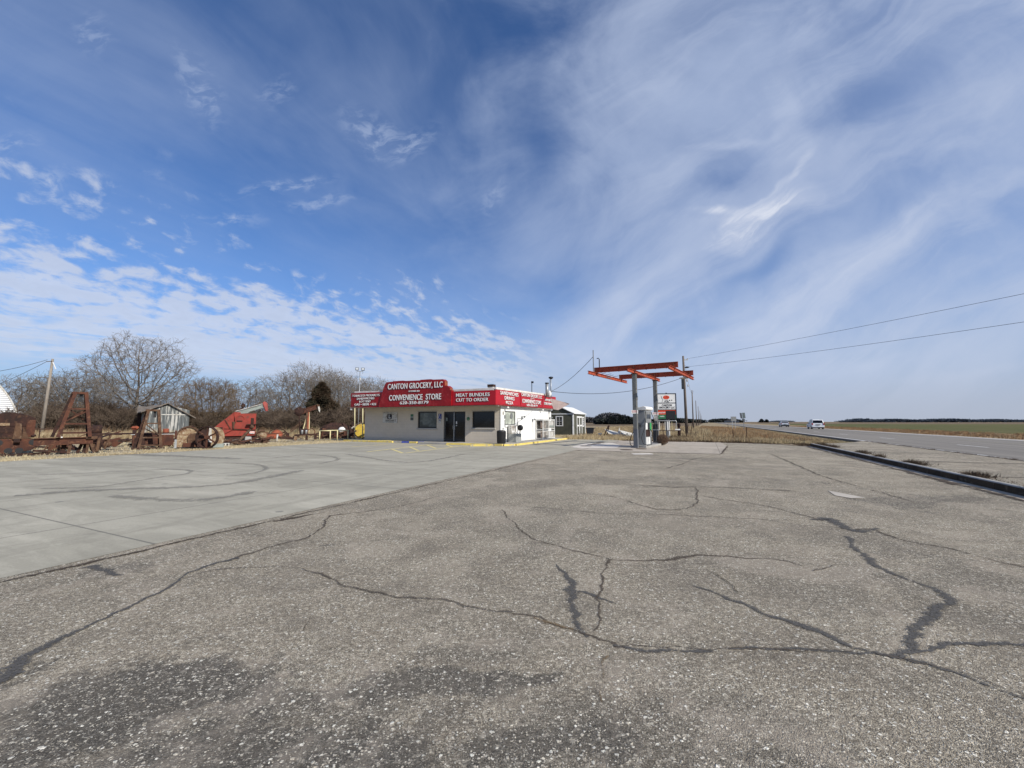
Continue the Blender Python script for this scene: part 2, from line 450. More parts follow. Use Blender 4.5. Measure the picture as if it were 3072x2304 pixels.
M['wood_pole'] = wmat('weathered_pole', (.20, .165, .135), (.12, .10, .085), scale=6, rough=.9, stretch=(3, 3, .25), bump=.4)
M['pole_pale'] = wmat('bleached_pole', (.34, .30, .25), (.22, .19, .16), scale=6, rough=.9, stretch=(3, 3, .25), bump=.4)
M['shed_green'] = wmat('shed_olive', (.095, .095, .070), (.078, .079, .058), scale=2, rough=.8, bump=.08)
M['concrete'] = wmat('kerb_concrete', (.40, .385, .355), (.31, .30, .275), scale=2, rough=.9, bump=.25)
M['concrete_dark'] = wmat('kerb_face', (.26, .25, .24), (.2, .19, .18), scale=2, rough=.9, bump=.25)
M['blue'] = flat('blue_paint', (.02, .04, .25), .6)
M['green_sign'] = flat('green_sign', (.02, .15, .055), .5)
M['green_leaf'] = flat('green_panel', (.02, .30, .08), .5)
M['red_sign'] = flat('bright_red_panel', (.62, .06, .02), .5)
M['tyre'] = flat('tyre', (.016, .016, .016), .8)
M['carwhite'] = flat('white_car_paint', (.78, .79, .80), .25)
M['carsilver'] = flat('silver_car_paint', (.60, .62, .64), .28, .2)
M['redlamp'] = flat('red_tail_lamp', (.35, .01, .01), .2)
M['copper'] = flat('copper_face', (.35, .3, .26), .6)
M['lamp_glass'] = flat('lamp_glass', (.55, .58, .6), .15)
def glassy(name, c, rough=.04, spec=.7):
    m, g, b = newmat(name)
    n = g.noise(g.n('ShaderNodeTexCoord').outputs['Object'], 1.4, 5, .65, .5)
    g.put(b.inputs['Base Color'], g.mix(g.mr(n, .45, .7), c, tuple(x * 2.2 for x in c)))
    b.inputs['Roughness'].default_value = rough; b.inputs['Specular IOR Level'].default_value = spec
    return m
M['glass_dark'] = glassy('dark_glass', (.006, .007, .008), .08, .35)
M['glass_grey'] = glassy('painted_reflection_glass', (.075, .085, .078), .12, .5)  # grey green reflection put into the pane's base colour
M['glass_pale'] = glassy('pale_window_film', (.30, .32, .27), .2, .5)

def twigmat(name, c1, c2):
    m, g, b = newmat(name)
    pos = g.n('ShaderNodeNewGeometry').outputs['Position']
    n = g.noise(pos, .7, 3, .6)
    g.put(b.inputs['Base Color'], g.mix(g.mr(n, .35, .65), c1, c2))
    b.inputs['Roughness'].default_value = .9; b.inputs['Specular IOR Level'].default_value = .1
    return m
M['bark'] = twigmat('grey_brown_bark', (.13, .105, .085), (.20, .175, .145))
M['twig'] = twigmat('grey_twigs', (.15, .128, .105), (.235, .205, .17))
M['twig_brown'] = twigmat('brown_twigs', (.135, .095, .062), (.19, .14, .09))
M['brush'] = twigmat('brush_twigs', (.080, .058, .043), (.15, .115, .085))
M['brush_red'] = twigmat('russet_weeds', (.22, .13, .08), (.30, .20, .12))
M['cedar'] = twigmat('cedar_green', (.030, .032, .020), (.075, .052, .034))
M['tumble'] = twigmat('tumbleweed_brown', (.16, .105, .075), (.22, .155, .11))
M['weed_dark'] = twigmat('dry_dark_weed', (.07, .05, .035), (.14, .10, .065))
def grassmat(name, cols, scale=.35):
    m, g, b = newmat(name)
    pos = g.n('ShaderNodeNewGeometry').outputs['Position']
    n = g.noise(pos, scale, 4, .6, .4); n2 = g.noise(pos, scale * 14, 3, .6)
    c = g.mix(g.mr(n, .38, .6), cols[0], cols[1])
    c = g.mix(g.mr(n2, .45, .65), c, cols[2])
    g.put(b.inputs['Base Color'], c)
    b.inputs['Roughness'].default_value = .9; b.inputs['Specular IOR Level'].default_value = .1
    return m
M['grass_gold'] = grassmat('dead_golden_grass', ((.40, .31, .18), (.22, .155, .09), (.52, .43, .27)), .22)
M['grass_rust'] = grassmat('russet_grass', ((.30, .17, .085), (.38, .26, .14), (.19, .12, .07)), .2)
M['grass_tan'] = grassmat('tan_verge_grass', ((.48, .40, .25), (.36, .29, .17), (.56, .49, .34)))
M['grass_green'] = grassmat('faded_green_grass', ((.24, .22, .10), (.30, .25, .13), (.36, .30, .17)))

# ------------------------------------------------------------------ ground surfaces
def roadvec(g):
    pos = g.n('ShaderNodeNewGeometry').outputs['Position']
    u = g.vm('DOT_PRODUCT', pos, (UX, UY, 0)); n = g.vm('DOT_PRODUCT', pos, (UY, -UX, 0))
    return pos, u, n
def ell_mask(g, pos, cx, cy, rx, ry, ang, amt, warp):
    x, y, z = g.sep(pos)
    dx = g.m('SUBTRACT', x, cx); dy = g.m('SUBTRACT', y, cy); ca, sa = math.cos(ang), math.sin(ang)
    a = g.m('DIVIDE', g.m('ADD', g.m('MULTIPLY', dx, ca), g.m('MULTIPLY', dy, sa)), rx)
    b = g.m('DIVIDE', g.m('SUBTRACT', g.m('MULTIPLY', dy, ca), g.m('MULTIPLY', dx, sa)), ry)
    r = g.m('SQRT', g.m('ADD', g.m('MULTIPLY', a, a), g.m('MULTIPLY', b, b)))
    return g.mr(g.m('ADD', r, warp), .62, 1.12, amt, 0.0)
def asphalt_mat(name, stains=True, base=1.0):
    m, g, b = newmat(name)
    pos, u, n = roadvec(g)
    wn = g.n('ShaderNodeTexNoise'); g.put(wn.inputs['Vector'], pos); wn.inputs['Scale'].default_value = 55; wn.inputs['Detail'].default_value = 2
    wv = g.vm('SCALE', g.vm('SUBTRACT', wn.outputs['Color'], (.5, .5, .5))); wv.node.inputs['Scale'].default_value = .022
    wp = g.vm('ADD', pos, wv)
    def cells(sc):
        v = g.n('ShaderNodeTexVoronoi'); g.put(v.inputs['Vector'], wp); v.inputs['Scale'].default_value = sc
        return v.outputs['Distance'], g.sep(v.outputs['Color'])
    dA, rA = cells(50); dB, rB = cells(88); dC, rC = cells(150)
    big = g.noise(pos, .22, 6, .62, .3); mid = g.noise(pos, 1.3, 6, .65, .4); sm = g.noise(pos, 9, 5, .65)
    frag = g.noise(pos, 1.6, 12, .72, .35)
    patch = g.m('MULTIPLY', g.mr(big, .44, .66), .32)
    patch = g.m('ADD', patch, g.m('MULTIPLY', g.mr(frag, .49, .60), .30))
    if stains:
        warp = g.m('MULTIPLY', g.m('SUBTRACT', g.noise(pos, .9, 12, .72, .3), .5), 6.5)
        for px, py, rx, ry, ang, amt in ((500, 2240, 2.6, .42, .05, .55), (1300, 2270, 1.6, .22, .0, .5), (330, 2110, 1.4, .42, .25, .9), (60, 2180, 1.2, .5, .1, .9), (1180, 2060, .85, .16, .1, .85), (1560, 2240, .55, .16, 0, .8), (760, 2270, 1.5, .20, .05, .85), (1020, 2290, .8, .10, 0, .9), (880, 2110, .35, .12, .2, .7), (1400, 1960, .5, .12, 0, .5),
                                         (2960, 1760, .9, 1.3, .2, .45), (2750, 1500, 1.5, .7, .3, .7), (2350, 1700, .5, .8, 0, .35), (1950, 1560, 2.2, .8, .3, .25), (1820, 1445, 3.2, .8, 0.1, .40), (2050, 1378, 2.5, .9, .1, .6), (2200, 2150, .6, .3, .3, .4), (320, 1712, .3, .16, .2, .7), (1250, 1500, 1.5, .8, .7, .3), (2500, 1620, 1.0, .5, .1, .4)):
            p = GP(px, py)
            patch = g.m('MAXIMUM', patch, ell_mask(g, pos, p.x, p.y, rx, ry, ang, amt, warp))
    patch = g.m('MINIMUM', patch, .95)
    tanc = g.mix(g.mr(mid, .35, .65), (.66 * base, .575 * base, .43 * base), (.80 * base, .71 * base, .54 * base))
    stone = g.mix(rC[0], (.20 * base, .172 * base, .13 * base), tanc)
    darkst = g.mix(rC[0], (.050, .049, .046), (.17, .16, .14))
    c = g.mix(patch, stone, darkst)
    gapc = g.mix(patch, (.085, .070, .052), (.026, .026, .023))
    c = g.mix(g.mr(dC, .42, .75, 0.0, .75), c, gapc)
    def stones(c, d, r, thr, sz, amt, ca, cb):
        lim = g.m('ADD', .16, g.m('MULTIPLY', r[0], sz))
        f = g.m('MULTIPLY', g.m('GREATER_THAN', r[1], thr), g.mr(d, g.m('MULTIPLY', lim, .75), lim, 1.0, 0.0))
        ring = g.m('MULTIPLY', g.m('GREATER_THAN', r[1], thr), g.mr(d, lim, g.m('ADD', lim, .16), .7, 0.0))
        c = g.mix(ring, c, gapc)
        return g.mix(g.m('MULTIPLY', f, amt), c, g.mix(r[2], ca, cb)), f
    c, f1 = stones(c, dB, rB, g.m('ADD', .42, g.m('MULTIPLY', patch, .22)), .42, .85, (.62, .55, .43), (.95, .89, .74))
    c, f2 = stones(c, dA, rA, g.m('ADD', .62, g.m('MULTIPLY', patch, .14)), .42, 1.0, (.68, .61, .48), (1.0, .96, .83))
    cg = g.noise(pos, 26, 4, .75); c = g.mix(g.mr(cg, .40, .62, .0, .42), c, (.13, .11, .085)); c = g.mix(g.mr(cg, .48, .34, 0, .40), c, (.78, .70, .56))
    dust = g.m('MULTIPLY', g.mr(g.noise(pos, .5, 12, .72, .8), .54, .64), .42)
    c = g.mix(dust, c, (.40, .345, .265))
    mot = g.noise(pos, 4.5, 9, .70, .2); mo2 = g.noise(pos, .8, 10, .72, .6)
    c = g.mix(g.mr(mot, .44, .66, 0, .26), c, (.17, .145, .112)); c = g.mix(g.mr(mo2, .51, .60, 0, .24), c, (.18, .155, .125))
    c = g.mix(g.mr(mo2, .49, .39, 0, .26), c, (.56, .48, .38))
    g.put(b.inputs['Base Color'], c)
    b.inputs['Roughness'].default_value = .92; b.inputs['Specular IOR Level'].default_value = .12
    h = g.m('ADD', g.m('MULTIPLY', f2, 1.0), g.m('ADD', g.m('MULTIPLY', f1, .6), g.m('SUBTRACT', g.m('MULTIPLY', sm, .8), dC)))
    g.put(b.inputs['Normal'], g.bump(h, .8, .008))
    return m
M['asphalt'] = asphalt_mat('chip_seal_asphalt')
M['asphalt2'] = asphalt_mat('old_shoulder_asphalt', False, 1.02)

def concrete_mat(name, c1, c2, stain, ju=4.6, jn=4.45, j0u=2.9, j0n=-6.05, joints=True):
    m, g, b = newmat(name)
    pos, u, n = roadvec(g)
    UV = g.comb(g.m('MULTIPLY', u, 1.0), g.m('MULTIPLY', n, .35), 0)
    a = g.noise(UV, .55, 6, .62, .5); bb = g.noise(pos, 2.4, 5, .65, .3); f = g.noise(pos, 45, 4, .65)
    c = g.mix(g.mr(a, .38, .64), c1, c2)
    c = g.mix(g.m('MULTIPLY', g.mr(bb, .50, .74), .55), c, stain)
    c = g.mix(g.mr(f, .3, .7, 0, .30), c, tuple(x * .55 for x in c2))
    v = g.n('ShaderNodeTexVoronoi'); g.put(v.inputs['Vector'], pos); v.inputs['Scale'].default_value = 1.1
    st1 = g.noise(g.comb(g.m('MULTIPLY', u, .35), g.m('MULTIPLY', n, 1.2), 4.0), 1.1, 9, .70, .6); st2 = g.noise(g.comb(g.m('MULTIPLY', u, 1.3), g.m('MULTIPLY', n, .3), 9.0), .9, 9, .70, .8)
    c = g.mix(g.mr(st1, .50, .62, 0, .40), c, tuple(x * .62 for x in c2)); c = g.mix(g.mr(st2, .49, .60, 0, .38), c, tuple(x * .66 for x in c2))
    c = g.mix(g.mr(st2, .47, .36, 0, .35), c, tuple(min(1, x * 1.25) for x in c1))
    spots = g.m('MULTIPLY', g.m('LESS_THAN', v.outputs['Distance'], g.m('MULTIPLY', g.sep(v.outputs['Color'])[0], .10)), .5)
    c = g.mix(spots, c, (.10, .10, .10))
    if joints:
        wig = g.m('MULTIPLY', g.m('SUBTRACT', f, .5), .03)
        for cc, st, o in ((u, ju, j0u), (n, jn, j0n)):
            t = g.m('FRACT', g.m('ADD', g.m('DIVIDE', g.m('SUBTRACT', g.m('ADD', cc, wig), o), st), 100.5))
            dd = g.m('MULTIPLY', g.m('ABSOLUTE', g.m('SUBTRACT', t, .5)), st)
            c = g.mix(g.mr(dd, .006, .022, .75, 0.0), c, (.12, .115, .10))
            pid = g.m('FLOOR', g.m('DIVIDE', g.m('SUBTRACT', cc, o), st))
            tone = g.m('FRACT', g.m('MULTIPLY', g.m('SINE', g.m('MULTIPLY', pid, 12.9898)), 437.5))
            c = g.mix(g.m('MULTIPLY', tone, .18), c, stain)
    g.put(b.inputs['Base Color'], c)
    b.inputs['Roughness'].default_value = .85; b.inputs['Specular IOR Level'].default_value = .2
    g.put(b.inputs['Normal'], g.bump(g.m('ADD', f, g.m('MULTIPLY', bb, .6)), .12, .01))
    return m
M['lot_concrete'] = concrete_mat('lot_concrete', (.455, .425, .340), (.385, .360, .285), (.305, .285, .228), 4.6, 4.45, 2.9, -8.3)
M['pad_concrete'] = concrete_mat('pad_concrete', (.50, .44, .36), (.44, .385, .31), (.34, .30, .25), 3.9, 6.6, 21.5, -6.05)
M['new_concrete'] = concrete_mat('fresh_concrete', (.70, .65, .57), (.62, .57, .50), (.5, .46, .40), joints=False)
M['walk_concrete'] = concrete_mat('walk_concrete', (.44, .42, .38), (.38, .36, .33), (.30, .28, .25), joints=False)
def road_mat():
    m, g, b = newmat('highway_asphalt')
    pos, u, n = roadvec(g)
    a = g.noise(g.comb(g.m('MULTIPLY', u, .03), g.m('MULTIPLY', n, 1.1), 0), 1.0, 5, .6); f = g.noise(pos, 30, 4, .6)
    c = g.mix(g.mr(a, .35, .65), (.275, .253, .222), (.215, .20, .178))
    c = g.mix(g.mr(f, .3, .7, 0, .3), c, (.09, .088, .085))
    g.put(b.inputs['Base Color'], c); b.inputs['Roughness'].default_value = .95; b.inputs['Specular IOR Level'].default_value = .05
    return m
M['road'] = road_mat()
def field_mat(name, cols, s=.05, fine=1.2, su=1.0):
    m, g, b = newmat(name)
    pos, u, n = roadvec(g)
    v = g.comb(g.m('MULTIPLY', u, su), n, 0)
    a = g.noise(v, s, 6, .6, .4); f = g.noise(v, fine, 5, .7, .4); f2 = g.noise(pos, 22, 4, .7)
    c = g.mix(g.mr(a, .38, .62), cols[0], cols[1]); c = g.mix(g.mr(f, .42, .68), c, cols[2])
    c = g.mix(g.mr(f2, .35, .7, 0, .6), c, tuple(x * .55 for x in cols[1]))
    g.put(b.inputs['Base Color'], c); b.inputs['Roughness'].default_value = .95; b.inputs['Specular IOR Level'].default_value = .08
    g.put(b.inputs['Normal'], g.bump(g.m('ADD', f, f2), .6, .05))
    return m
M['ground'] = field_mat('dry_ground', ((.36, .29, .18), (.27, .21, .13), (.45, .38, .26)))
M['dirt'] = field_mat('dirt_and_dead_grass', ((.42, .355, .25), (.30, .25, .17), (.52, .45, .33)), .3, 2.5)
M['wheat'] = field_mat('winter_wheat', ((.125, .125, .048), (.095, .105, .038), (.18, .155, .075)), .012, .25, .35)
M['brownfield'] = field_mat('plowed_stubble', ((.20, .15, .095), (.15, .11, .07), (.26, .20, .13)), .01, .2, .4)
M['tanstrip'] = field_mat('tan_stubble', ((.36, .27, .16), (.28, .21, .12), (.44, .34, .2)), .02, .6)

def sheet(name, pts, z, mat, un=True, kind='structure'):
    mb = MB(); vs = [W(a, b, z) if un else Vector((a, b, z)) for a, b in pts]
    mb.add(vs, [tuple(range(len(vs)))])
    return struct(mb.build(name, mat), kind)
def slab(name, pts, z0, z1, mat):
    mb = MB(); n = len(pts)
    vs = [W(a, b, z0) for a, b in pts] + [W(a, b, z1) for a, b in pts]
    mb.add(vs, [tuple(range(n))[::-1], tuple(range(n, 2 * n))] + [(i, (i + 1) % n, n + (i + 1) % n, n + i) for i in range(n)])
    return struct(mb.build(name, mat))
sheet('ground', [(-6000, -6000), (-6000, 6000), (6000, 6000), (6000, -6000)], -.03, M['ground'])
sheet('dirt_yard', [(-30, -60), (-30, -23.6), (36, -23.6), (60, -12.0), (60, 5), (33, 5.6), (33, -60)], -.022, M['dirt'])
sheet('stubble_field', [(140, -500), (140, -2.6), (900, -2.6), (900, -500)], -.02, M['brownfield'])
sheet('tan_field', [(901, -900), (901, -4), (2500, -4), (2500, -900)], -.01, M['tanstrip'])
sheet('field_verge', [(-200, 21.9), (-200, 33), (900, 33), (900, 21.9)], .05, M['tanstrip'])
sheet('wheat_field', [(-500, 33), (-500, 430), (330, 430), (330, 33)], .06, M['wheat'])
sheet('far_stubble', [(330.2, 33), (330.2, 500), (1500, 500), (1500, 33)], .06, M['brownfield'])
sheet('asphalt_lot', [(-40, -7.5), (-40, 5.4), (31, 5.4), (33.2, 3.6), (34.2, 0.5), (34.2, -7.5)], 0, M['asphalt'])
sheet('concrete_lot', [(-40, -24.2), (-40, -6.05), (35.5, -6.3), (36.2, -12.0), (24.9, -12.0), (24.9, -24.0)], .004, M['lot_concrete'])
sheet('pump_pad', [(21.3, -6.6), (21.6, 0.55), (29.2, 1.1), (34.0, .9), (34.0, -6.3)], .008, M['pad_concrete'])
def gpoly(name, pix, z, mat):
    mb = MB(); mb.add([GP(a, b, z) for a, b in pix], [tuple(range(len(pix)))]); return struct(mb.build(name, mat))
M['pale_patch'] = concrete_mat('pale_patch', (.60, .55, .46), (.52, .47, .40), (.42, .38, .32), joints=False)
gpoly('tank_cover_slab', [(1711, 1341.5), (1752, 1330.5), (1838, 1328.5), (1862, 1336), (1850, 1344.5), (1745, 1345)], .012, M['new_concrete'])
gpoly('patch_slab', [(2483, 1471), (2598, 1493), (2552, 1494), (2505, 1486)], .009, M['pale_patch'])
gpoly('small_pad_slab', [(1893, 1359.5), (1950, 1359), (1962, 1363), (1903, 1364)], .0105, M['new_concrete'])
for px, py, w in ((1758, 1337.6, .35), (1790, 1330.4, .3), (1776, 1333.6, .3), (1801, 1327.3, .3), (1879, 1349, .35), (1924, 1346, .3)):
    c = GP(px, py, .02); mb = MB(); mb.lathe([(w, .010), (w, .018), (w * .9, .020)], 16, at=(c.x, c.y, 0))
    o = mb.build('manhole_cover', M['rust_dark']); tag(o, 'round dark fill cap in the concrete, %s' % {1758: 'nearest the camera', 1790: 'in the white slab', 1776: 'small one at the slab centre', 1801: 'farthest back', 1879: 'in front of the near column', 1924: 'right of the near column'}[px], 'manhole cover', 'fill caps around the pump pad')

# gutter, kerb, shoulder, highway
slab('gutter', [(-20, 5.36), (-20, 5.75), (31, 5.82), (31, 5.42)], -.02, .006, M['pad_concrete'])
mb = MB()
prof = [(5.75, 0.0), (5.765, .155), (5.79, .172), (5.90, .172), (5.92, .16), (5.92, -.02)]
us = [-20 + i * 1.5 for i in range(35)]
for i in range(len(us) - 1):
    a, b = us[i] + .006, us[i + 1] - .006; n = len(prof)
    vs = [W(a, x, z) for x, z in prof] + [W(b, x, z) for x, z in prof]
    mb.add(vs, [(k, (k + 1) % n, n + (k + 1) % n, n + k) for k in range(n)] + [tuple(range(n))[::-1], tuple(range(n, 2 * n))])
struct(mb.build('kerb', M['concrete']))
M['kerb_face'] = wmat('shade_painted_kerb_face', (.085, .062, .042), (.055, .042, .03), (.14, .11, .08), scale=2, rough=.95, bump=.3, spec=.1)  # shaded side of the kerb painted darker than its top concrete
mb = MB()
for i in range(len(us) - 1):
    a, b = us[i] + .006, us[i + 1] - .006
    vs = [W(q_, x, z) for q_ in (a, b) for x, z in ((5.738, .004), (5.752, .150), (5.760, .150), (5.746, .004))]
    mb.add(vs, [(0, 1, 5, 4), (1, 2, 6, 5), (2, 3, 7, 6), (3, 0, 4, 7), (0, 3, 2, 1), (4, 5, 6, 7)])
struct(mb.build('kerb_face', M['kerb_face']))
slab('shoulder', [(-60, 5.93), (-60, 10.05), (37.5, 10.05), (35, 8.9), (31.2, 5.95)], -.02, .13, M['asphalt2'])
slab('highway', [(-80, 10.06), (-80, 21.2), (3500, 21.2), (3500, 10.06)], -.02, .126, M['road'])
slab('highway_shoulder', [(-80, 21.21), (-80, 21.85), (3000, 21.85), (3000, 21.21)], -.02, .124, M['pad_concrete'])
M['road_white'] = wmat('road_white', (.72, .71, .67), (.58, .57, .54), scale=1.5, rough=.7, bump=0)
slab('road_edge_line', [(-80, 20.62), (-80, 20.92), (3000, 20.92), (3000, 20.62)], .1265, .1305, M['road_white'])
slab('road_edge_line', [(37, 10.20), (37, 10.42), (3000, 10.42), (3000, 10.20)], .1265, .1305, M['road_white'])
mb = MB()
u0 = -30.0
while u0 < 600:                     # broken near edge line and lane dashes
    L = 3.05
    vs = [W(u0, 13.55, .1305), W(u0, 13.68, .1305), W(u0 + L, 13.68, .1305), W(u0 + L, 13.55, .1305)]
    mb.add(vs, [(0, 1, 2, 3)]); u0 += 12.2
struct(mb.build('lane_dashes', M['road_white']))
mb = MB(); u0 = 2.0
while u0 < 37:
    L = random.uniform(.25, 1.4); w = random.uniform(.05, .12)
    mb.add([W(u0, 10.22, .1305), W(u0, 10.22 + w, .1305), W(u0 + L, 10.22 + w, .1305), W(u0 + L, 10.22, .1305)], [(0, 1, 2, 3)])
    u0 += L + random.uniform(.12, .8)
struct(mb.build('worn_edge_line', M['road_white']))
M['lane_yellow'] = wmat('faded_lane_yellow', (.42, .38, .26), (.32, .30, .24), scale=.5, rough=.8, bump=0)
for nn in (17.05, 17.33):
    slab('centre_line', [(-60, nn), (-60, nn + .10), (1500, nn + .10), (1500, nn)], .1265, .1300, M['lane_yellow'])

# ---- ribbons lying on the paving: sealed cracks, dirt seams, tyre marks
def ribbon_mat(name, c1, c2, thr=.35, sc=60, amt=1.0):
    m, g, b = newmat(name); nt = m.node_tree
    pos = g.n('ShaderNodeNewGeometry').outputs['Position']
    e = g.n('ShaderNodeAttribute'); e.attribute_name = 'edge'
    n = g.noise(pos, sc, 5, .72); n2 = g.noise(pos, 3.0, 6, .68)
    v = g.n('ShaderNodeTexVoronoi'); g.put(v.inputs['Vector'], pos); v.inputs['Scale'].default_value = 80; vr = g.sep(v.outputs['Color'])
    g.put(b.inputs['Base Color'], g.mix(g.mr(n, .35, .65), c1, c2)); b.inputs['Roughness'].default_value = .85
    b.inputs['Specular IOR Level'].default_value = .2
    a = g.m('ADD', e.outputs['Fac'], g.m('MULTIPLY', g.m('SUBTRACT', n, .5), 2.6))
    a = g.m('ADD', a, g.m('MULTIPLY', g.m('SUBTRACT', n2, .5), 2.4))
    a = g.mr(a, thr, thr + .30)
    hole = g.m('MULTIPLY', g.m('GREATER_THAN', vr[1], .66), g.mr(v.outputs['Distance'], .35, .55, 1.0, 0.0))
    a = g.m('MULTIPLY', a, g.m('SUBTRACT', 1.0, g.m('MULTIPLY', hole, .85)))
    g.put(b.inputs['Alpha'], g.m('MULTIPLY', a, amt))
    return m
M['tar'] = ribbon_mat('crack_sealant', (.060, .058, .056), (.125, .118, .108), .34, 60, .9)
M['crack'] = ribbon_mat('open_crack', (.060, .048, .036), (.13, .105, .08), .34, 60, .85)
M['seam'] = ribbon_mat('dirt_seam', (.10, .075, .052), (.055, .042, .032), .38)
M['seam2'] = ribbon_mat('soil_joint', (.075, .055, .04), (.045, .035, .028), .18)
M['tyremark'] = ribbon_mat('tyre_mark', (.14, .135, .125), (.19, .18, .165), .30, 8, .34)
M['lichen'] = ribbon_mat('orange_dirt', (.24, .16, .085), (.17, .13, .08), .5, 60, .7)
RZ = [.0032]
def ribbon(name, pix, widths, mat, base=0.0, jit=.25, world=None, label=None, step=.035):
    pts = world or [GP(a, b, base) for a, b in pix]
    if not isinstance(widths, (list, tuple)): widths = [widths] * len(pts)
    if mat in (M['tar'], M['crack']): widths = [w_ * (.82 if mat is M['tar'] else .80) for w_ in widths]
    # Catmull-Rom resample
    out = []; ws = []
    for i in range(len(pts) - 1):
        p0, p1, p2, p3 = pts[max(i - 1, 0)], pts[i], pts[i + 1], pts[min(i + 2, len(pts) - 1)]
        L = (p2 - p1).length; k = max(2, min(90, int(L / step)))
        for j in range(k):
            t = j / k
            out.append(.5 * ((2 * p1) + (p2 - p0) * t + (2 * p0 - 5 * p1 + 4 * p2 - p3) * t * t + (3 * p1 - p0 - 3 * p2 + p3) * t ** 3))
            ws.append(widths[i] * (1 - t) + widths[i + 1] * t)
    out.append(pts[-1]); ws.append(widths[-1])
    z = base + RZ[0]; RZ[0] += .00022
    if RZ[0] > .0036 + .00022 * 26: RZ[0] = .0032
    vs, fs, ed = [], [], []
    wob = 0; ph = [random.uniform(0, 6.28) for _ in range(5)]; arc = 0.0
    amp = {'crack': .018, 'tar_patch': .014, 'dirt_seam': .012, 'joint_crack': .02}.get(name, 0.0)
    for i, p in enumerate(out):
        if i: arc += (out[i] - out[i - 1]).length
        d = out[min(i + 1, len(out) - 1)] - out[max(i - 1, 0)]; d.z = 0; d.normalize(); nrm = Vector((-d.y, d.x, 0))
        wob = wob * .7 + random.uniform(-1, 1) * ws[i] * jit
        a = ws[i] * (1 + random.uniform(-jit, jit)); b = ws[i] * (1 + random.uniform(-jit, jit))
        wg = amp * (math.sin(arc * 4.1 + ph[0]) + .7 * math.sin(arc * 9.7 + ph[1]) + .5 * math.sin(arc * 21 + ph[2]) + .35 * math.sin(arc * 43 + ph[3]))
        c = p + nrm * (wob + wg)
        for q, e in ((c + nrm * a, 0), (c, 1), (c - nrm * b, 0)):
            vs.append((q.x, q.y, z)); ed.append(e)
        if i:
            k = (i - 1) * 3
            fs += [(k, k + 1, k + 4, k + 3), (k + 1, k + 2, k + 5, k + 4)]
    mb = MB(); mb.add(vs, fs); o = mb.build(name, mat)
    at = o.data.attributes.new('edge', 'FLOAT', 'POINT'); at.data.foreach_set('value', ed)
    return struct(o)
def RP(l): return [(1536 + a * .6944, 1280 + b * .6944) for a, b in l]
def LP(l): return [(a * .6944, 1280 + b * .6944) for a, b in l]
ribbon('crack', RP([(-40, 360), (-15, 390), (0, 410), (60, 465), (190, 515), (330, 552), (420, 572), (560, 577), (680, 572), (760, 560), (870, 560), (1000, 568), (1150, 575), (1260, 600)]), [.02, .02, .02, .024, .024, .024, .024, .035, .06, .07, .05, .03, .02, .015], M['crack'])
ribbon('tar_patch', RP([(185, 595), (240, 650), (268, 700), (266, 740), (275, 820), (295, 880), (335, 908)]), [.02, .06, .10, .07, .07, .045, .03], M['tar'])
ribbon('tar_patch', RP([(270, 710), (330, 720), (400, 755), (460, 768)]), [.05, .04, .03, .012], M['tar'])
ribbon('crack', RP([(425, 575), (400, 640), (370, 720), (375, 800), (370, 890)]), [.04, .025, .02, .02, .02], M['crack'])
ribbon('crack', RP([(415, 990), (400, 1060), (392, 1200)]), [.02, .015, .012], M['lichen'])
ribbon('crack', RP([(0, 805), (120, 830), (200, 862), (300, 895), (380, 925), (450, 950)]), [.018, .022, .025, .025, .025, .02], M['crack'])
ribbon('crack', RP([(100, 822), (180, 852), (260, 885)]), [.03, .05, .02], M['lichen'])
ribbon('tar_patch', RP([(440, 950), (540, 957), (640, 965), (740, 972), (860, 965)]), [.02, .045, .05, .035, .05], M['tar'])
ribbon('tar_patch', RP([(940, 962), (1100, 962), (1220, 965), (1340, 970), (1480, 985), (1560, 975), (1640, 990), (1700, 1000)]), [.02, .025, .035, .04, .035, .04, .05, .06], M['tar'])
ribbon('crack', RP([(440, 945), (640, 962), (860, 962), (1100, 958), (1340, 962), (1480, 978)]), .014, M['crack'])
ribbon('tar_patch', RP([(790, 685), (860, 710), (940, 745), (1040, 780), (1100, 815), (1200, 850), (1300, 885), (1400, 925), (1480, 955), (1580, 980), (1680, 1000), (1780, 1020), (1900, 1055), (2020, 1095), (2120, 1140), (2260, 1195)]),
       [.02, .035, .045, .05, .06, .055, .055, .05, .045, .045, .055, .05, .035, .03, .028, .028], M['tar'])
ribbon('crack', RP([(1560, 975), (1680, 1000), (1780, 1020), (1900, 1055), (2020, 1095), (2120, 1140), (2260, 1195)]), .014, M['crack'])
ribbon('tar_patch', RP([(1680, 1000), (1740, 960), (1760, 900), (1780, 850), (1840, 790), (1890, 750), (1850, 710), (1740, 670), (1660, 640), (1580, 605), (1540, 570), (1490, 530), (1450, 475)]),
       [.07, .09, .07, .075, .085, .08, .05, .045, .05, .05, .085, .08, .05], M['tar'])
ribbon('tar_patch', RP([(1740, 965), (1850, 945), (1960, 935), (2100, 935), (2260, 950)]), [.05, .05, .045, .045, .05], M['tar'])
ribbon('crack', RP([(60, 345), (250, 362), (400, 375), (560, 378), (760, 385), (960, 395), (1100, 405), (1240, 425), (1400, 435), (1470, 450)]), [.02] * 10, M['crack'])
ribbon('crack', RP([(1470, 450), (1560, 445), (1700, 495), (1850, 520), (2050, 570), (2240, 612)]), [.06, .07, .03, .02, .03, .03], M['crack'])
ribbon('tar_patch', RP([(1300, 405), (1370, 400), (1440, 440), (1520, 455), (1580, 440)]), [.08, .16, .12, .12, .05], M['tar'])
ribbon('crack', RP([(420, 300), (500, 322), (620, 355), (740, 358), (800, 320), (795, 265)]), [.03] * 6, M['crack'])
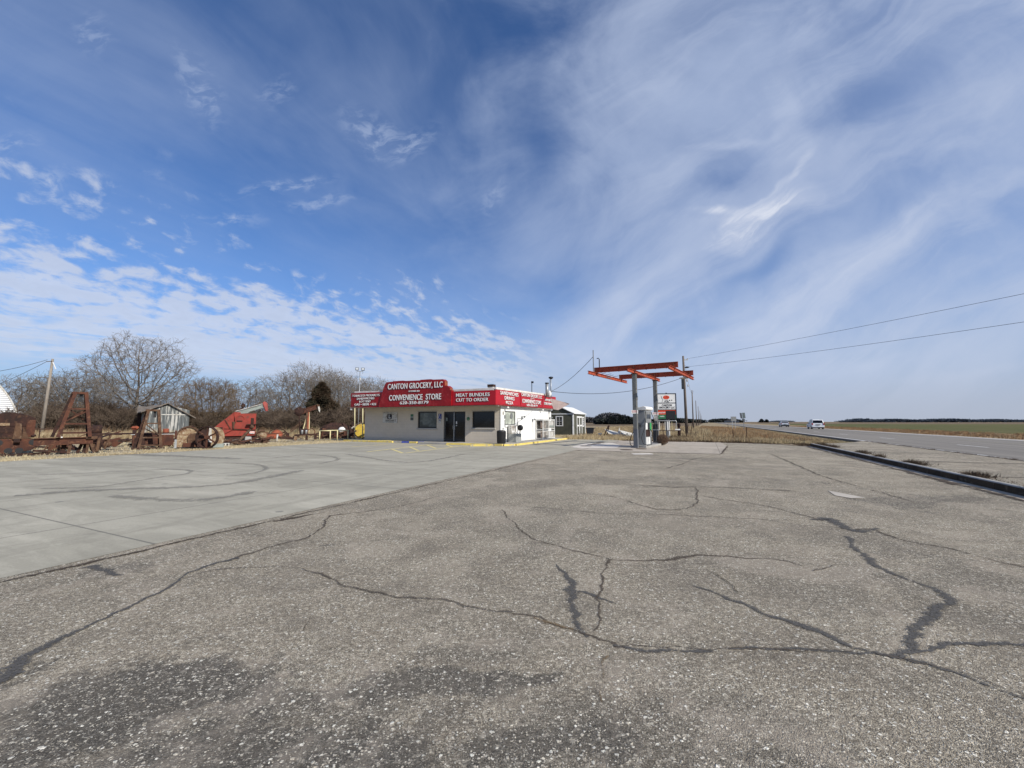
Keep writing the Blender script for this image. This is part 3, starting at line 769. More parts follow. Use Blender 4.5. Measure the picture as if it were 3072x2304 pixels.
ribbon('crack', RP([(820, 300), (960, 322), (1100, 345), (1230, 375), (1345, 408)]), [.03] * 5, M['crack'])
ribbon('crack', RP([(1120, 120), (1180, 145), (1260, 180), (1345, 215), (1500, 260)]), [.05, .07, .07, .06, .03], M['crack'])
ribbon('crack', RP([(1560, 275), (1640, 298), (1745, 328)]), [.05, .05, .03], M['crack'])
ribbon('crack', RP([(670, 180), (740, 160), (790, 140), (900, 120)]), [.06, .05, .05, .04], M['crack'])
ribbon('crack', RP([(840, 620), (920, 670), (985, 718)]), [.012, .016, .012], M['crack'])
ribbon('crack', RP([(1300, 625), (1360, 612), (1400, 600)]), [.015, .02, .01], M['crack'])
ribbon('crack', RP([(560, 255), (700, 262), (860, 262), (1160, 275), (1230, 282)]), [.05, .07, .05, .06, .03], M['crack'])
ribbon('crack', LP([(1425, 385), (1400, 430), (1330, 475), (1250, 500), (1130, 535), (1020, 570)]), [.03, .03, .028, .025, .025, .045], M['crack'])
ribbon('tar_patch', LP([(1030, 568), (900, 605), (800, 650), (720, 700), (600, 760), (480, 815), (360, 875), (240, 935), (120, 1010), (-40, 1130)]),
       [.07, .05, .03, .03, .028, .04, .05, .07, .09, .10], M['tar'])
ribbon('crack', LP([(850, 640), (1000, 612), (1150, 605), (1290, 615), (1400, 650), (1480, 680), (1600, 710), (1760, 740), (1900, 755), (2060, 785), (2215, 805)]), [.02, .015, .014, .014, .022, .022, .022, .024, .022, .018, .018], M['crack'])
ribbon('crack', LP([(1420, 385), (1560, 370), (1700, 350), (1900, 300)]), [.05, .03, .03, .02], M['crack'])
ribbon('crack', LP([(1298, 885), (1330, 842), (1345, 820)]), [.012, .014, .006], M['crack'])
ribbon('tar_patch', LP([(400, 600), (450, 622), (520, 645)]), [.08, .09, .03], M['tar'])
ribbon('tar_patch', LP([(1375, 514), (1410, 510), (1450, 512)]), [.02, .035, .01], M['tar'])
# dirt collected along the edge between concrete and asphalt
ws = [random.choice((.015, .02, .03, .05, .03)) for _ in range(60)]
ribbon('dirt_seam', None, ws, M['seam'], base=.004, world=[W(-3 + i * .62, -6.02 - max(0, (-3 + i * .62 - 20)) * .008) for i in range(60)])
ribbon('dirt_seam', LP([(1180, 412), (1240, 400), (1320, 385), (1400, 372)]), [.05, .10, .06, .02], M['seam'])
ribbon('dirt_seam', None, [.05, .07, .05, .09, .06, .05], M['seam'], base=.008, world=[W(21.5, -6.3), W(21.4, -5), W(21.45, -3.5), W(21.5, -2), W(21.5, -.5), W(21.8, .6)])
ribbon('dirt_seam', None, [.05, .10, .07, .06], M['seam'], base=.008, world=[W(21.8, .6), W(24.5, .8), W(27, 1.0), W(29, 1.15)])
ribbon('dirt_seam', None, [.10 + .06 * (i % 3) for i in range(12)], M['seam'], base=.006, world=[W(2 + i * 2.6, 5.42) for i in range(12)])
ribbon('dirt_seam', None, [.3, .35, .3, .35, .25], M['seam'], base=.0, world=[W(33.6, -5.5), W(33.9, -2.5), W(33.7, .5), W(32.8, 3.6), W(30.6, 5.3)])
for i, un in enumerate((6.0, 10.3, 14.8, 19.2, 23.9, 28.5, 33.2, 1.6, -2.8)):
    ribbon('joint_crack', None, [.07, .10, .08, .09, .08], M['seam2'], base=.13, world=[W(un - .35, 5.98), W(un - .15, 7), W(un, 8), W(un + .2, 9), W(un + .1, 10.0)])
ribbon('joint_crack', None, [.05, .08] * 8, M['seam2'], base=.13, world=[W(-2 + i * 2.6, 10.0) for i in range(16)])
# tyre marks on the concrete
ribbon('tyre_mark', LP([(180, 268), (400, 262), (560, 240), (720, 215), (800, 205), (825, 193), (790, 186), (680, 186), (440, 198), (160, 210)]), [.10] * 10, M['tyremark'], base=.004, jit=.03)
ribbon('tyre_mark', LP([(820, 160), (1000, 158), (1110, 165), (1150, 180), (1100, 200), (980, 215)]), [.12] * 6, M['tyremark'], base=.004, jit=.03)
ribbon('tyre_mark', LP([(1180, 135), (1320, 122), (1420, 128), (1460, 142), (1380, 160)]), [.14] * 5, M['tyremark'], base=.004, jit=.03)
ribbon('tyre_mark', LP([(60, 300), (400, 275), (800, 262), (1050, 240), (1300, 190)]), [.25] * 5, M['tyremark'], base=.004, jit=.1)
ribbon('tyre_mark', LP([(480, 300), (760, 318), (940, 310), (1100, 280)]), [.22] * 4, M['tyremark'], base=.004, jit=.1)
ribbon('tyre_mark', LP([(430, 118), (700, 125), (1040, 140)]), [.5, .6, .2], M['tyremark'], base=.004, jit=.1)
ribbon('tyre_mark', LP([(1500, 120), (1700, 150), (1840, 150), (2000, 120)]), [.16] * 4, M['tyremark'], base=.004, jit=.05)

# ------------------------------------------------------------------ lettering
def text_mesh(s, bold=.02, extrude=.012):
    cu = bpy.data.curves.new('lettering', 'FONT'); cu.body = s; cu.offset = bold; cu.extrude = extrude
    cu.resolution_u = 3; cu.space_character = 1.06
    o = bpy.data.objects.new('lettering', cu); COL.objects.link(o)
    dg = bpy.context.evaluated_depsgraph_get(); dg.update()
    me = bpy.data.meshes.new_from_object(o.evaluated_get(dg))
    bpy.data.objects.remove(o); bpy.data.curves.remove(cu)
    return me
def lettering(s, cx, cz, w, h, mat, parent, plane='y', off=0.0, bold=.028, depth=.02, name='lettering', cap=None):
    """letters stretched to w x h, centred at (cx, cz) of a plane across local y (or x)"""
    me = text_mesh(s, bold)
    n = len(me.vertices); co = np.empty(n * 3, np.float32); me.vertices.foreach_get('co', co); co = co.reshape(-1, 3)
    lo, hi = co.min(0), co.max(0)
    x = (co[:, 0] - (lo[0] + hi[0]) / 2) / (hi[0] - lo[0]) * w
    y = (co[:, 1] - (lo[1] + hi[1]) / 2) / (hi[1] - lo[1]) * h
    z = (co[:, 2] - lo[2]) / max(hi[2] - lo[2], 1e-6) * depth
    out = np.empty_like(co)
    if plane == 'y':
        out[:, 0] = cx + x; out[:, 1] = off - z; out[:, 2] = cz + y
    else:
        out[:, 1] = cx + x; out[:, 0] = off + z; out[:, 2] = cz + y
    me.vertices.foreach_set('co', out.ravel()); me.update()
    me.materials.clear(); me.materials.append(mat); me.name = name
    o = bpy.data.objects.new(name, me); COL.objects.link(o); o.parent = parent
    return o

# ------------------------------------------------------------------ convenience store
SX, SY = -.755, 27.6
SF = Frame(SX, SY, R(-25))
def c4(x, y): return 1000 + x * .18083, 1100 + y * .18083
def c5(x, y): return 1330 + x * .18083, 1100 + y * .18083
store = thing('convenience_store', 'low grey and white roadside grocery store with red lettered sign band round its roof', 'store', (SX, SY, .1), R(-25))
ZS = .1                                       # walk height: parts sit on it
BW, BD, SOF, FTOP = 11.9, 9.93, 2.56, 3.52
def wall_open(x0, x1, z0, z1, holes, y, dep, plane='y'):
    """a wall face with openings and their reveals"""
    mb = MB()
    xs = sorted({x0, x1, *[h[0] for h in holes], *[h[1] for h in holes]}); zs = sorted({z0, z1, *[h[2] for h in holes], *[h[3] for h in holes]})
    def pt(a, d, z): return (a, y + d, z) if plane == 'y' else (y - d, a, z)
    for i in range(len(xs) - 1):
        for j in range(len(zs) - 1):
            xm, zm = (xs[i] + xs[i + 1]) / 2, (zs[j] + zs[j + 1]) / 2
            if any(h[0] < xm < h[1] and h[2] < zm < h[3] for h in holes): continue
            mb.add([pt(xs[i], 0, zs[j]), pt(xs[i + 1], 0, zs[j]), pt(xs[i + 1], 0, zs[j + 1]), pt(xs[i], 0, zs[j + 1])], [(0, 1, 2, 3)])
    for a, b, c, d in holes:
        for p, q in (((a, c), (b, c)), ((b, c), (b, d)), ((b, d), (a, d)), ((a, d), (a, c))):
            mb.add([pt(p[0], 0, p[1]), pt(q[0], 0, q[1]), pt(q[0], dep, q[1]), pt(p[0], dep, p[1])], [(0, 1, 2, 3)])
    return mb
def rect_y(f, x0, y0, x1, y1, yp, cr):
    a = f.hy(*cr(x0, (y0 + y1) / 2), yp); b = f.hy(*cr(x1, (y0 + y1) / 2), yp)
    t = f.hy(*cr((x0 + x1) / 2, y0), yp); u = f.hy(*cr((x0 + x1) / 2, y1), yp)
    return a[0], b[0], u[1] - ZS, t[1] - ZS
w1 = rect_y(SF, 1400, 745, 1715, 1020, 0, c4); dr = rect_y(SF, 1830, 745, 2188, 1240, 0, c4); w2 = rect_y(SF, 480, 740, 852, 1015, 0, c5)
dr = (dr[0], dr[1], 0.0, dr[3])
def rect_x(f, x0, y0, x1, y1, xp, cr):
    a = f.hx(*cr(x0, (y0 + y1) / 2), xp); b = f.hx(*cr(x1, (y0 + y1) / 2), xp)
    t = f.hx(*cr((x0 + x1) / 2, y0), xp); u = f.hx(*cr((x0 + x1) / 2, y1), xp)
    return a[0], b[0], u[1] - ZS, t[1] - ZS
w3 = rect_x(SF, 1025, 740, 1195, 965, 0, c5)
SOF -= ZS; FTOP -= ZS
def brickish(name, c1, c2, gap, sc=1.0):
    m, g, b = newmat(name)
    tc = g.n('ShaderNodeTexCoord').outputs['Object']; x, y, z = g.sep(tc)
    br = g.n('ShaderNodeTexBrick'); g.put(br.inputs['Vector'], g.comb(g.m('ADD', x, y), z, 0))
    br.inputs['Scale'].default_value = 1.0; br.inputs['Brick Width'].default_value = .4; br.inputs['Row Height'].default_value = .2
    br.inputs['Mortar Size'].default_value = .008; br.inputs['Color1'].default_value = (*c1, 1); br.inputs['Color2'].default_value = (*c2, 1); br.inputs['Mortar'].default_value = (*gap, 1)
    n = g.noise(tc, 1.5, 5, .6); f = g.noise(tc, 40, 4, .6)
    c = g.mix(g.mr(n, .35, .65, 0, .35), br.outputs[0], tuple(v * .8 for v in c2))
    low = g.m('MULTIPLY', g.mr(g.m('ADD', z, g.m('MULTIPLY', n, .5)), .15, .55, 1, 0), .35)
    c = g.mix(low, c, (.3, .26, .2))
    g.put(b.inputs['Base Color'], c); b.inputs['Roughness'].default_value = .85
    g.put(b.inputs['Normal'], g.bump(g.m('ADD', g.m('MULTIPLY', br.outputs[1], -1.0), g.m('MULTIPLY', f, .5)), .25, .01))
    return m
M['wall_front'] = brickish('painted_block_greige', (.60, .53, .43), (.585, .515, .415), (.52, .455, .37))
M['wall_side'] = brickish('painted_block_white', (.82, .82, .79), (.80, .80, .77), (.70, .70, .67))
mb = wall_open(-BW, 0, 0, 3.3, [w1, dr, w2], 0, .16)
mb.add([(-BW, 0, 0), (-BW, BD, 0), (-BW, BD, 3.3), (-BW, 0, 3.3)], [(0, 1, 2, 3)])
mb.add([(-BW, BD, 0), (-0.01, BD, 0), (-0.01, BD, 3.3), (-BW, BD, 3.3)], [(0, 1, 2, 3)])
mb.build('wall', M['wall_front'], store)['label'] = 'grey beige front wall'
mb = wall_open(0.0, BD, 0, 3.3, [w3], 0.003, .12, 'x')
mb.build('wall', M['wall_side'], store)['label'] = 'bright white side wall'
MB().box(-BW + .3, -.3, .5, BD - .3, .02, .04).build('interior_floor', M['concrete_dark'], store)
# windows: frame > pane
def window(parent, r, y, dep, fm, gm, plane='y', fw=.06, mull=()):
    a, b, c, d = r
    mb = MB(); yy = y + dep
    def bx(p, q, s_, t, e0, e1):
        if plane == 'y': mb.box(p, q, yy + e0, yy + e1, s_, t)
        else: mb.box(y - dep - e1, y - dep - e0, p, q, s_, t)
    bx(a, b, c, c + fw, -.05, .01); bx(a, b, d - fw, d, -.05, .01); bx(a, a + fw, c + fw, d - fw, -.05, .01); bx(b - fw, b, c + fw, d - fw, -.05, .01)
    for mx in mull: bx(mx - .02, mx + .02, c + fw, d - fw, -.05, .01)
    f = mb.build('window', fm, parent)
    mb = MB()
    if plane == 'y': mb.box(a + fw, b - fw, yy - .02, yy - .01, c + fw, d - fw)
    else: mb.box(y - dep + .01, y - dep + .02, a + fw, b - fw, c + fw, d - fw)
    mb.build('pane', gm, f)
    return f
f1 = window(store, w1, 0, .13, M['black'], M['glass_grey'], fw=.09); f1['label'] = 'window with painted grey green reflection left of the door'
f2 = window(store, w2, 0, .13, M['black'], M['glass_dark'], fw=.07); f2['label'] = 'black window right of the door'
f3 = window(store, w3, 0.003, .08, M['black'], M['glass_pale'], 'x', .05); f3['label'] = 'pale filmed window on the white side'
mb = MB(); mb.lathe([(.20, 0), (.21, .01), (.20, .02)], 20, at=(-.045, (w3[0] * .35 + w3[1] * .65), (w3[2] + w3[3]) / 2 + .15), axis='x')
mb.build('round_sticker', M['steel_grey'], f3)
for r in (w1, w2):
    MB().box(r[0] - .06, r[1] + .06, -.07, .10, r[2] - .10, r[2] - .004).build('window_sill', M['trim_beige'], store, bevel=.008)
    MB().box(r[0] - .04, r[1] + .04, -.018, -.002, r[3] + .002, r[3] + .05).build('window_lintel', M['trim_beige'], store)
MB().box(.003, .06, w3[0] - .05, w3[1] + .05, w3[2] - .14, w3[2] - .01).build('window_sill', M['white'], store)
# double door
a, b, c, d = dr
xm = SF.hy(*c4(2010, 1000), 0.1)[0]
mb = MB(); mb.box(a, a + .05, .06, .14, 0, d); mb.box(b - .05, b, .06, .14, 0, d); mb.box(a + .05, b - .05, .06, .14, d - .05, d); mb.box(xm - .035, xm + .035, .05, .14, .02, d - .05)
mb.build('door_frame', M['black'], store)
mb = MB(); mb.box(xm - .022, xm + .022, .035, .049, .05, d - .05); mb.build('door_astragal', M['alu'], store)
for k, (p, q) in enumerate(((a + .055, xm - .04), (xm + .04, b - .055))):
    mb = MB(); mb.box(p, p + .06, .08, .12, .02, d - .06); mb.box(q - .06, q, .08, .12, .02, d - .06); mb.box(p + .06, q - .06, .08, .12, .02, .22); mb.box(p + .06, q - .06, .08, .12, d - .16, d - .06)
    leaf = mb.build('door', M['black'], store)
    MB().box(p + .06, q - .06, .095, .105, .22, d - .16).build('pane', M['glass_dark'], leaf)
    hx = q - .03 if k == 0 else p + .03
    MB().path([(hx, .08, .85), (hx, .02, .88), (hx, .02, 1.12), (hx, .08, 1.15)], .014, 6).build('handle', M['alu'], leaf)
    if k == 0:
        MB().box(p + .09, p + .2, .09, .094, 1.45, 1.68).build('paper_notice', M['jack_grey'], leaf)
        MB().box(p - .015, p + .01, .07, .079, .1, d - .4).build('weather_strip', M['alu'], leaf)
    else:
        MB().box(p + .08, p + .18, .088, .092, 1.24, 1.42).build('paper_notice', M['white'], leaf)
        MB().box(p + .08, p + .17, .088, .092, 1.1, 1.15).build('paper_notice', M['white'], leaf)
# eaves, roof
OF, OS = 1.3, .3
mb = MB(); mb.box(-BW - .3, OS - .02, -OF + .02, -.004, SOF - .02, SOF + .04); mb.box(-BW - .3, -BW - .004, .0, BD + .4, SOF - .02, SOF + .04); mb.box(.008, OS - .02, 0, BD + .4, SOF - .02, SOF + .04)
mb.build('soffit', M['soffit'], store)
mb = MB()
for xx in (-9.9, -6.4, -3.1, -.6): mb.box(xx - .9, xx + .9, -OF + .35, -OF + .47, SOF - .07, SOF - .022)
mb.each('soffit_batten', M['trim_beige'], store)
mb = MB(); mb.box(-BW + .35, .1, -.9, BD + .2, 3.31, 3.42); mb.build('roof', M['white_dirty'], store)
roofp = store.children[-1]
mb = MB()
mb.prism([(-BW - .05, FTOP + .14), (-7.9, FTOP + .10), (-7.9, FTOP + .24), (-BW - .05, FTOP + .28)], -1.12, -.95)
mb.box(-4.3, .05, -1.10, -.90, FTOP - .03, FTOP + .15)
zc0, zc1 = SF.hx(1490, 1167.0, .24)[1] - ZS, SF.hx(1655, 1188.5, .24)[1] - ZS
mb.prism([(-1.10, zc0 - .02), (9.2, zc1 - .02), (9.2, zc1 + .12), (-1.10, zc0 + .12)], .05, .24, 'x')
mb.box(-BW - .05, -BW + .1, -.949, BD, FTOP + .01, FTOP + .13)
mb.each('roof_coping', M['coping'], store, bevel=.01)
mb = MB(); mb.box(-4.3, .02, -1.16, -1.105, FTOP - .05, FTOP + .01); mb.build('roof_gap_shadow', M['concrete_dark'], store)  # dark strip stands in for the shadow gap below the right coping
mb = MB()
for i in range(16):
    yy = random.uniform(3.0, 9.1); mb.box(.245, .262, yy, yy + random.uniform(.1, .4), FTOP - .01, FTOP + random.uniform(.03, .08))
for i in range(8):
    xx = random.uniform(-12.1, -9.5); mb.box(xx, xx + random.uniform(.05, .2), -1.20, -1.13, FTOP - .02, FTOP + .03)
mb.each('broken_flashing', M['coping'], store)
# sign band
def fasc(name, x0, x1, z0, z1, y0, y1, mat, lab):
    o = MB().box(x0, x1, y0, y1, z0, z1).build(name, mat, store, bevel=.012); o['label'] = lab; return o
xl = SF.hy(*c4(290, 560), -OF)[0]
xa = SF.hy(1150, 1200, -OF)[0]; xb = SF.hy(1353.6, 1200, -OF)[0]
zL0, zL1 = SF.hy(1052, 1220.3, -OF)[1] - ZS, SF.hy(1056, 1179.5, -OF)[1] - ZS
zA1 = SF.hy(1148, 1176.0, -OF)[1] - ZS
fl = MB().prism([(xl, zL0), (xa - .02, SOF), (xa - .02, zA1), (xl, zL1)], -OF, -OF + .12).build('sign_band', M['fascia_red'], store, bevel=.012); fl['label'] = 'red sign band left of the raised sign'
fr = fasc('sign_band', xb + .01, OS, SOF + .02, FTOP - .02, -OF, -OF + .12, M['sign_red2'], 'red sign band right of the raised sign')
mb = MB(); mb.box(xb + .01, OS - .03, -OF - .03, -OF - .002, SOF + .02, SOF + .08); mb.box(xb + .01, xb + .06, -OF - .03, -OF - .002, SOF + .08, FTOP - .02)
mb.build('sign_rim', M['sign_red2'], store)
yF = BD + .45; zF0, zF1 = SF.hx(1666, 1226.6, OS)[1] - ZS, SF.hx(1664, 1190.5, OS)[1] - ZS; zN1 = SF.hx(1488.5, 1168.5, OS)[1] - ZS
fs_ = MB().prism([(-OF + .121, SOF), (yF, zF0), (yF, zF1), (-OF + .121, zN1)], OS - .12, OS, 'x').build('sign_band', M['sign_red2'], store, bevel=.01); fs_['label'] = 'red sign band along the white side'
mb = MB(); mb.prism([(-OF, SOF - .01), (yF, zF0 - .01), (yF, zF0 + .07), (-OF, SOF + .07)], OS + .002, OS + .03, 'x')
for px in (1330 + 1280 * .18083, 1330 + 1640 * .18083):
    yy = SF.hx(px, 1200, OS)[0]; mb.box(OS + .002, OS + .02, yy - .02, yy + .02, SOF + .071, FTOP - .04)
mb.build('sign_rim', M['fascia_red'], store)
mb = MB(); mb.box(xl, OS, -OF - .012, -OF - .002, SOF - .015, SOF + .012); mb.build('drip_edge', M['fascia_red'], store)
# raised sign
def cs(x, y): return SF.hy(1140 + x * .11754, 1120 + y * .11754, -OF - .1)
out = [cs(*p) for p in ((-40, 862), (60, 480), (85, 400), (110, 330), (150, 245), (175, 228), (320, 212), (330, 202), (590, 184), (625, 194), (1020, 178), (1040, 164), (1290, 148), (1330, 160), (1600, 150), (1640, 188), (1645, 310), (1715, 315), (1765, 355), (1772, 425), (1822, 428), (1815, 822))]
poly = [(x, z - ZS) for x, z in out]
top = MB().prism(poly, -OF - .1, -OF + .30).build('raised_sign', M['fascia_red'], store); top['label'] = 'tall shaped red sign in the middle of the front'
# sunlight on the sign's right ends put in as orange caps
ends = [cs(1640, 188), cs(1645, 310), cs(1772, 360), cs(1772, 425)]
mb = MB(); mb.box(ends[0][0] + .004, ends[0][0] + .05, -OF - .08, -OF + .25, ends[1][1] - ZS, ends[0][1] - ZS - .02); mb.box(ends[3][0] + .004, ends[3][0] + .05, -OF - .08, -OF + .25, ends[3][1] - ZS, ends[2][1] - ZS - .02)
mb.each('sunlit_end_cap', M['orange'], top)
def big(s, x0, x1, yc, h, par, yp, cr=c4, edge=True, bold=.012, plane='y'):
    f = SF.hy if plane == 'y' else SF.hx
    a = f(*cr(x0, yc), yp); b = f(*cr(x1, yc), yp); t = f(*cr((x0 + x1) / 2, yc - h / 2), yp); u = f(*cr((x0 + x1) / 2, yc + h / 2), yp)
    cx, cz, w, hh = (a[0] + b[0]) / 2, (t[1] + u[1]) / 2 - ZS, b[0] - a[0], t[1] - u[1]
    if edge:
        lettering(s, cx + (.012 if plane == 'y' else 0), cz - .012, w + .03, hh + .02, M['letter_shadow'], par, plane, yp + (-.002 if plane == 'y' else .002), bold + .012, .012, 'letter_shadow_copy')  # dark offset copy painted in as the raised letters' shadow
    lettering(s, cx, cz, w, hh, M['letter'], par, plane, yp + (-.016 if plane == 'y' else .016), bold, .02)
FP = -OF - .1
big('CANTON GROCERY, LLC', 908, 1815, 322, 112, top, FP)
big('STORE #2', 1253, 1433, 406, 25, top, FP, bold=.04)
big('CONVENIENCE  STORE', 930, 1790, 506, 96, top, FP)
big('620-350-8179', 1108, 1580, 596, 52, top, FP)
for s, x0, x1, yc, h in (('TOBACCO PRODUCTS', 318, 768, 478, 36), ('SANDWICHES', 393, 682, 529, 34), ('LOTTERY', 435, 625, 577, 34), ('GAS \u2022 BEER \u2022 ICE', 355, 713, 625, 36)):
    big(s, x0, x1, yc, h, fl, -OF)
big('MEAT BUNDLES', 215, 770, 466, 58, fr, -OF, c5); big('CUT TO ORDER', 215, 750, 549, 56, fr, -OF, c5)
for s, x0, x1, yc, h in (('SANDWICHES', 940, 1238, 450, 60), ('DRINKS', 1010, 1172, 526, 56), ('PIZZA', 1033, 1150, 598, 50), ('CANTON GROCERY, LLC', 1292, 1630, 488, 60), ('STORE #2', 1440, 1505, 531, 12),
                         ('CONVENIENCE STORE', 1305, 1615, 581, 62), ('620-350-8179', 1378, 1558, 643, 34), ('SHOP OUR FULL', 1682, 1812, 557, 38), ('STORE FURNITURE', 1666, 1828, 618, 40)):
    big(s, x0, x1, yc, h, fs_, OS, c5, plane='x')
# torn panel flapping at the far corner
e = SF.hx(*c5(1835, 600), OS)[0]
mb = MB(); A, B, Cc, D = (OS + .02, e - .9, FTOP - .05), (OS + .95, e + 1.6, 3.0), (OS + .25, e + .4, SOF - .05), (OS + .02, e - .25, SOF + .02)
mb.add([A, B, Cc, D, tuple(x + .015 for x in A), tuple(x + .015 for x in B), tuple(x + .015 for x in Cc), tuple(x + .015 for x in D)], [(0, 1, 2, 3), (4, 5, 6, 7), (0, 1, 5, 4), (1, 2, 6, 5), (2, 3, 7, 6)])
mb.build('torn_panel', wmat('torn_pinkish_metal', (.50, .40, .38), (.38, .30, .29), scale=2, rough=.5), store)
# roof furniture
def roofpos(px, y_img_base, yy):
    x, z = SF.hy(px, y_img_base, yy); return x, yy, z - ZS
x, yy, z = roofpos(1474.5, 1159, 1.2)
mb = MB(); mb.box(x - .2, x + .2, yy - .2, yy + .2, 3.42, 3.85); mb.build('roof_vent', M['white_dirty'], store); MB().box(x - .22, x + .22, yy - .22, yy + .22, 3.85, 4.02).build('vent_hood', M['rust_dark'], store)
x, yy, z = roofpos(1595.5, 1170, 5.0)
MB().tube((x, yy, 3.42), (x, yy, 4.42), .03).box(x - .03, x + .13, yy - .06, yy + .06, 4.38, 4.52).build('roof_pipe', M['black'], store)
x, yy, z = roofpos(1641, 1180, 7.6); zt = SF.hy(1641, 1148, 7.6)[1] - ZS
MB().tube((x, yy, 3.42), (x, yy, zt - .08), .13, n=14).build('flue_pipe', M['galv'], store, True); MB().lathe([(.15, zt - .1), (.17, zt - .06), (.16, zt)], 14, at=(x, yy, 0)).build('flue_cap', M['black'], store)
x, yy, z = roofpos(1653, 1180, 8.6); zt = SF.hy(1654, 1130, 8.6)[1] - ZS
mast_top = SF.o + Vector((x * SF.ca - yy * SF.sa, x * SF.sa + yy * SF.ca, zt - .9 + ZS))
mb = MB(); mb.tube((x, yy, 3.42), (x, yy, zt - .15), .045); mb.tube((x - .09, yy, 3.42), (x - .09, yy, zt - .25), .02); mb.build('service_mast', M['galv'], store, True)
MB().lathe([(.10, zt - .2), (.2, zt - .12), (.2, zt - .04), (.1, zt)], 12, at=(x, yy, 0)).build('mast_cap', M['black'], store)
MB().ell((x - .1, yy - .1, 3.75), (.17, .17, .28), 10, 8, .1).build('roof_turbine', M['white'], store, True)
x, z = SF.hy(1075, 1172, -1.0); MB().box(x - .16, x + .16, -1.1, -.85, FTOP + .16, FTOP + .27).build('roof_box', M['coping'], store, bevel=.03)
# lamps under the band, meters and pipes on the white side
for px, py in ((1070, 668), (1650, 708)):
    yy, z = SF.hx(*c5(px, py), OS - .05); z -= ZS
    MB().lathe([(.03, 0), (.09, -.08), (.10, -.14), (.02, -.15)], 12, at=(OS - .05, yy, SOF - .02)).build('eave_lamp', M['white'], store, True)
x, z = SF.hy(*c4(300, 685), -OF + .1); MB().lathe([(.03, 0), (.10, -.08), (.10, -.16), (.02, -.17)], 12, at=(x, -OF + .12, SOF - .02)).build('eave_lamp', M['white'], store, True)
def onx(x, y): a, z = SF.hx(*c5(x, y), 0.0); return a, z - ZS
for px, py, w, h, dpt, m_, nm in ((1295, 848, .10, .22, .22, 'steel_grey', 'wall_lamp'), (1473, 888, .13, .2, .2, 'steel_grey', 'wall_lamp'), (1760, 858, .14, .2, .2, 'steel_grey', 'wall_lamp'), (1225, 955, .15, .26, .12, 'galv', 'electric_meter'),
                            (1015, 832, .15, .22, .1, 'steel_grey', 'switch_box'), (988, 1028, .12, .14, .08, 'steel_grey', 'outlet_box'), (1748, 750, .12, .25, .12, 'black', 'junction_box')):
    yy, z = onx(px, py); mb = MB(); mb.box(.006, .006 + dpt * .4, yy - w / 2, yy + w / 2, z - h / 2, z + h / 2)
    if nm == 'wall_lamp': mb.tube((.03, yy, z + h / 3), (dpt, yy, z + h / 2), .015).ell((dpt + .03, yy, z + h / 3), (.07, .07, .08))
    mb.build(nm, M[m_], store, bevel=.01)
yy0, z0 = onx(1228, 858); yy1, z1 = onx(1288, 858)
MB().path([(.03, yy0, .5), (.03, yy0, z0), (.03, yy1, z0)], .014, 6).build('conduit', M['galv'], store)
yy0, z0 = onx(1480, 900); MB().path([(.03, yy0, z0 - .1), (.03, yy0 + .05, .3)], .016, 6).build('conduit', M['white_dirty'], store)
yy0, z0 = onx(1745, 760); MB().path([(.05, yy0, z0), (.05, yy0, z0 - .35), (.05, yy0 + .05, .9)], .014, 6).build('conduit', M['black'], store)
mb = MB()
for k in range(5):
    yy0, z0 = onx(1018, 890 + k * 24); mb.box(.006, .012, yy0 - .05, yy0 + .05, z0 - .045, z0 + .045)
mb.each('narrow_notice', M['steel_grey'], store)
yy0, z0 = onx(994, 770); mb = MB().box(.006, .014, yy0 - .13, yy0 + .13, z0 - .12, z0 + .12); pl = mb.build('number_plate', M['white_dirty'], store)
lettering('115', yy0, z0, .18, .12, M['steel_grey'], pl, 'x', .015, depth=.004)
# things fixed to the front wall
bn = rect_y(SF, 828, 757, 1065, 935, 0, c4)
o = MB().box(bn[0], bn[1], -.05, -.004, bn[2], bn[3]).build('wall_sign', M['white_dirty'], store); cxb, czb, bw, bh = (bn[0] + bn[1]) / 2, (bn[2] + bn[3]) / 2, bn[1] - bn[0], bn[3] - bn[2]
o['label'] = 'white sheet sign with a black L badge'
q = MB(); q.prism([(cxb - .17 * bw + .2 * bw * math.cos(t) * 0 + bw * .17 * (math.copysign(abs(math.cos(t)) ** .5, math.cos(t))) + bw * .15, czb + bh * .10 + bh * .25 * math.copysign(abs(math.sin(t)) ** .5, math.sin(t))) for t in [k * math.pi / 12 for k in range(24)]], -.056, -.051)
q.build('black_badge', M['black'], o)
lettering('L', cxb - .02 * bw, czb + bh * .11, .10 * bw, bh * .36, M['letter'], o, off=-.057, depth=.004, bold=.02)
lettering('EGGS', cxb + .01, czb - bh * .02, .18 * bw, bh * .05, M['letter'], o, off=-.057, depth=.004)
lettering('Kansas Lottery', cxb, czb - bh * .26, .60 * bw, bh * .10, M['black'], o, off=-.051, depth=.004)
lettering('TICKETS SOLD HERE', cxb, czb - bh * .39, .60 * bw, bh * .055, M['steel_grey'], o, off=-.051, depth=.004)
MB().path([(cxb - .3 * bw, -.056, czb), (cxb - .25 * bw, -.056, czb + .2 * bh), (cxb - .1 * bw, -.056, czb + .40 * bh), (cxb + .12 * bw, -.056, czb + .42 * bh), (cxb + .26 * bw, -.056, czb + .2 * bh)], .008, 4).build('badge_arc', M['steel_grey'], o)
nb = rect_y(SF, 1283, 790, 1330, 892, 0, c4)
o = MB().box(nb[0], nb[1], -.02, -.004, nb[2], nb[3]).build('wall_notice', M['jack_grey'], store)
dz = nb[3] - nb[2]; MB().box(nb[0], nb[1], -.024, -.021, nb[2] + dz * .14, nb[2] + dz * .34).build('notice_band', M['black'], o); MB().box(nb[0] + .02, nb[1] - .02, -.024, -.021, nb[3] - dz * .28, nb[3] - .01).build('notice_head', M['green_sign'], o)
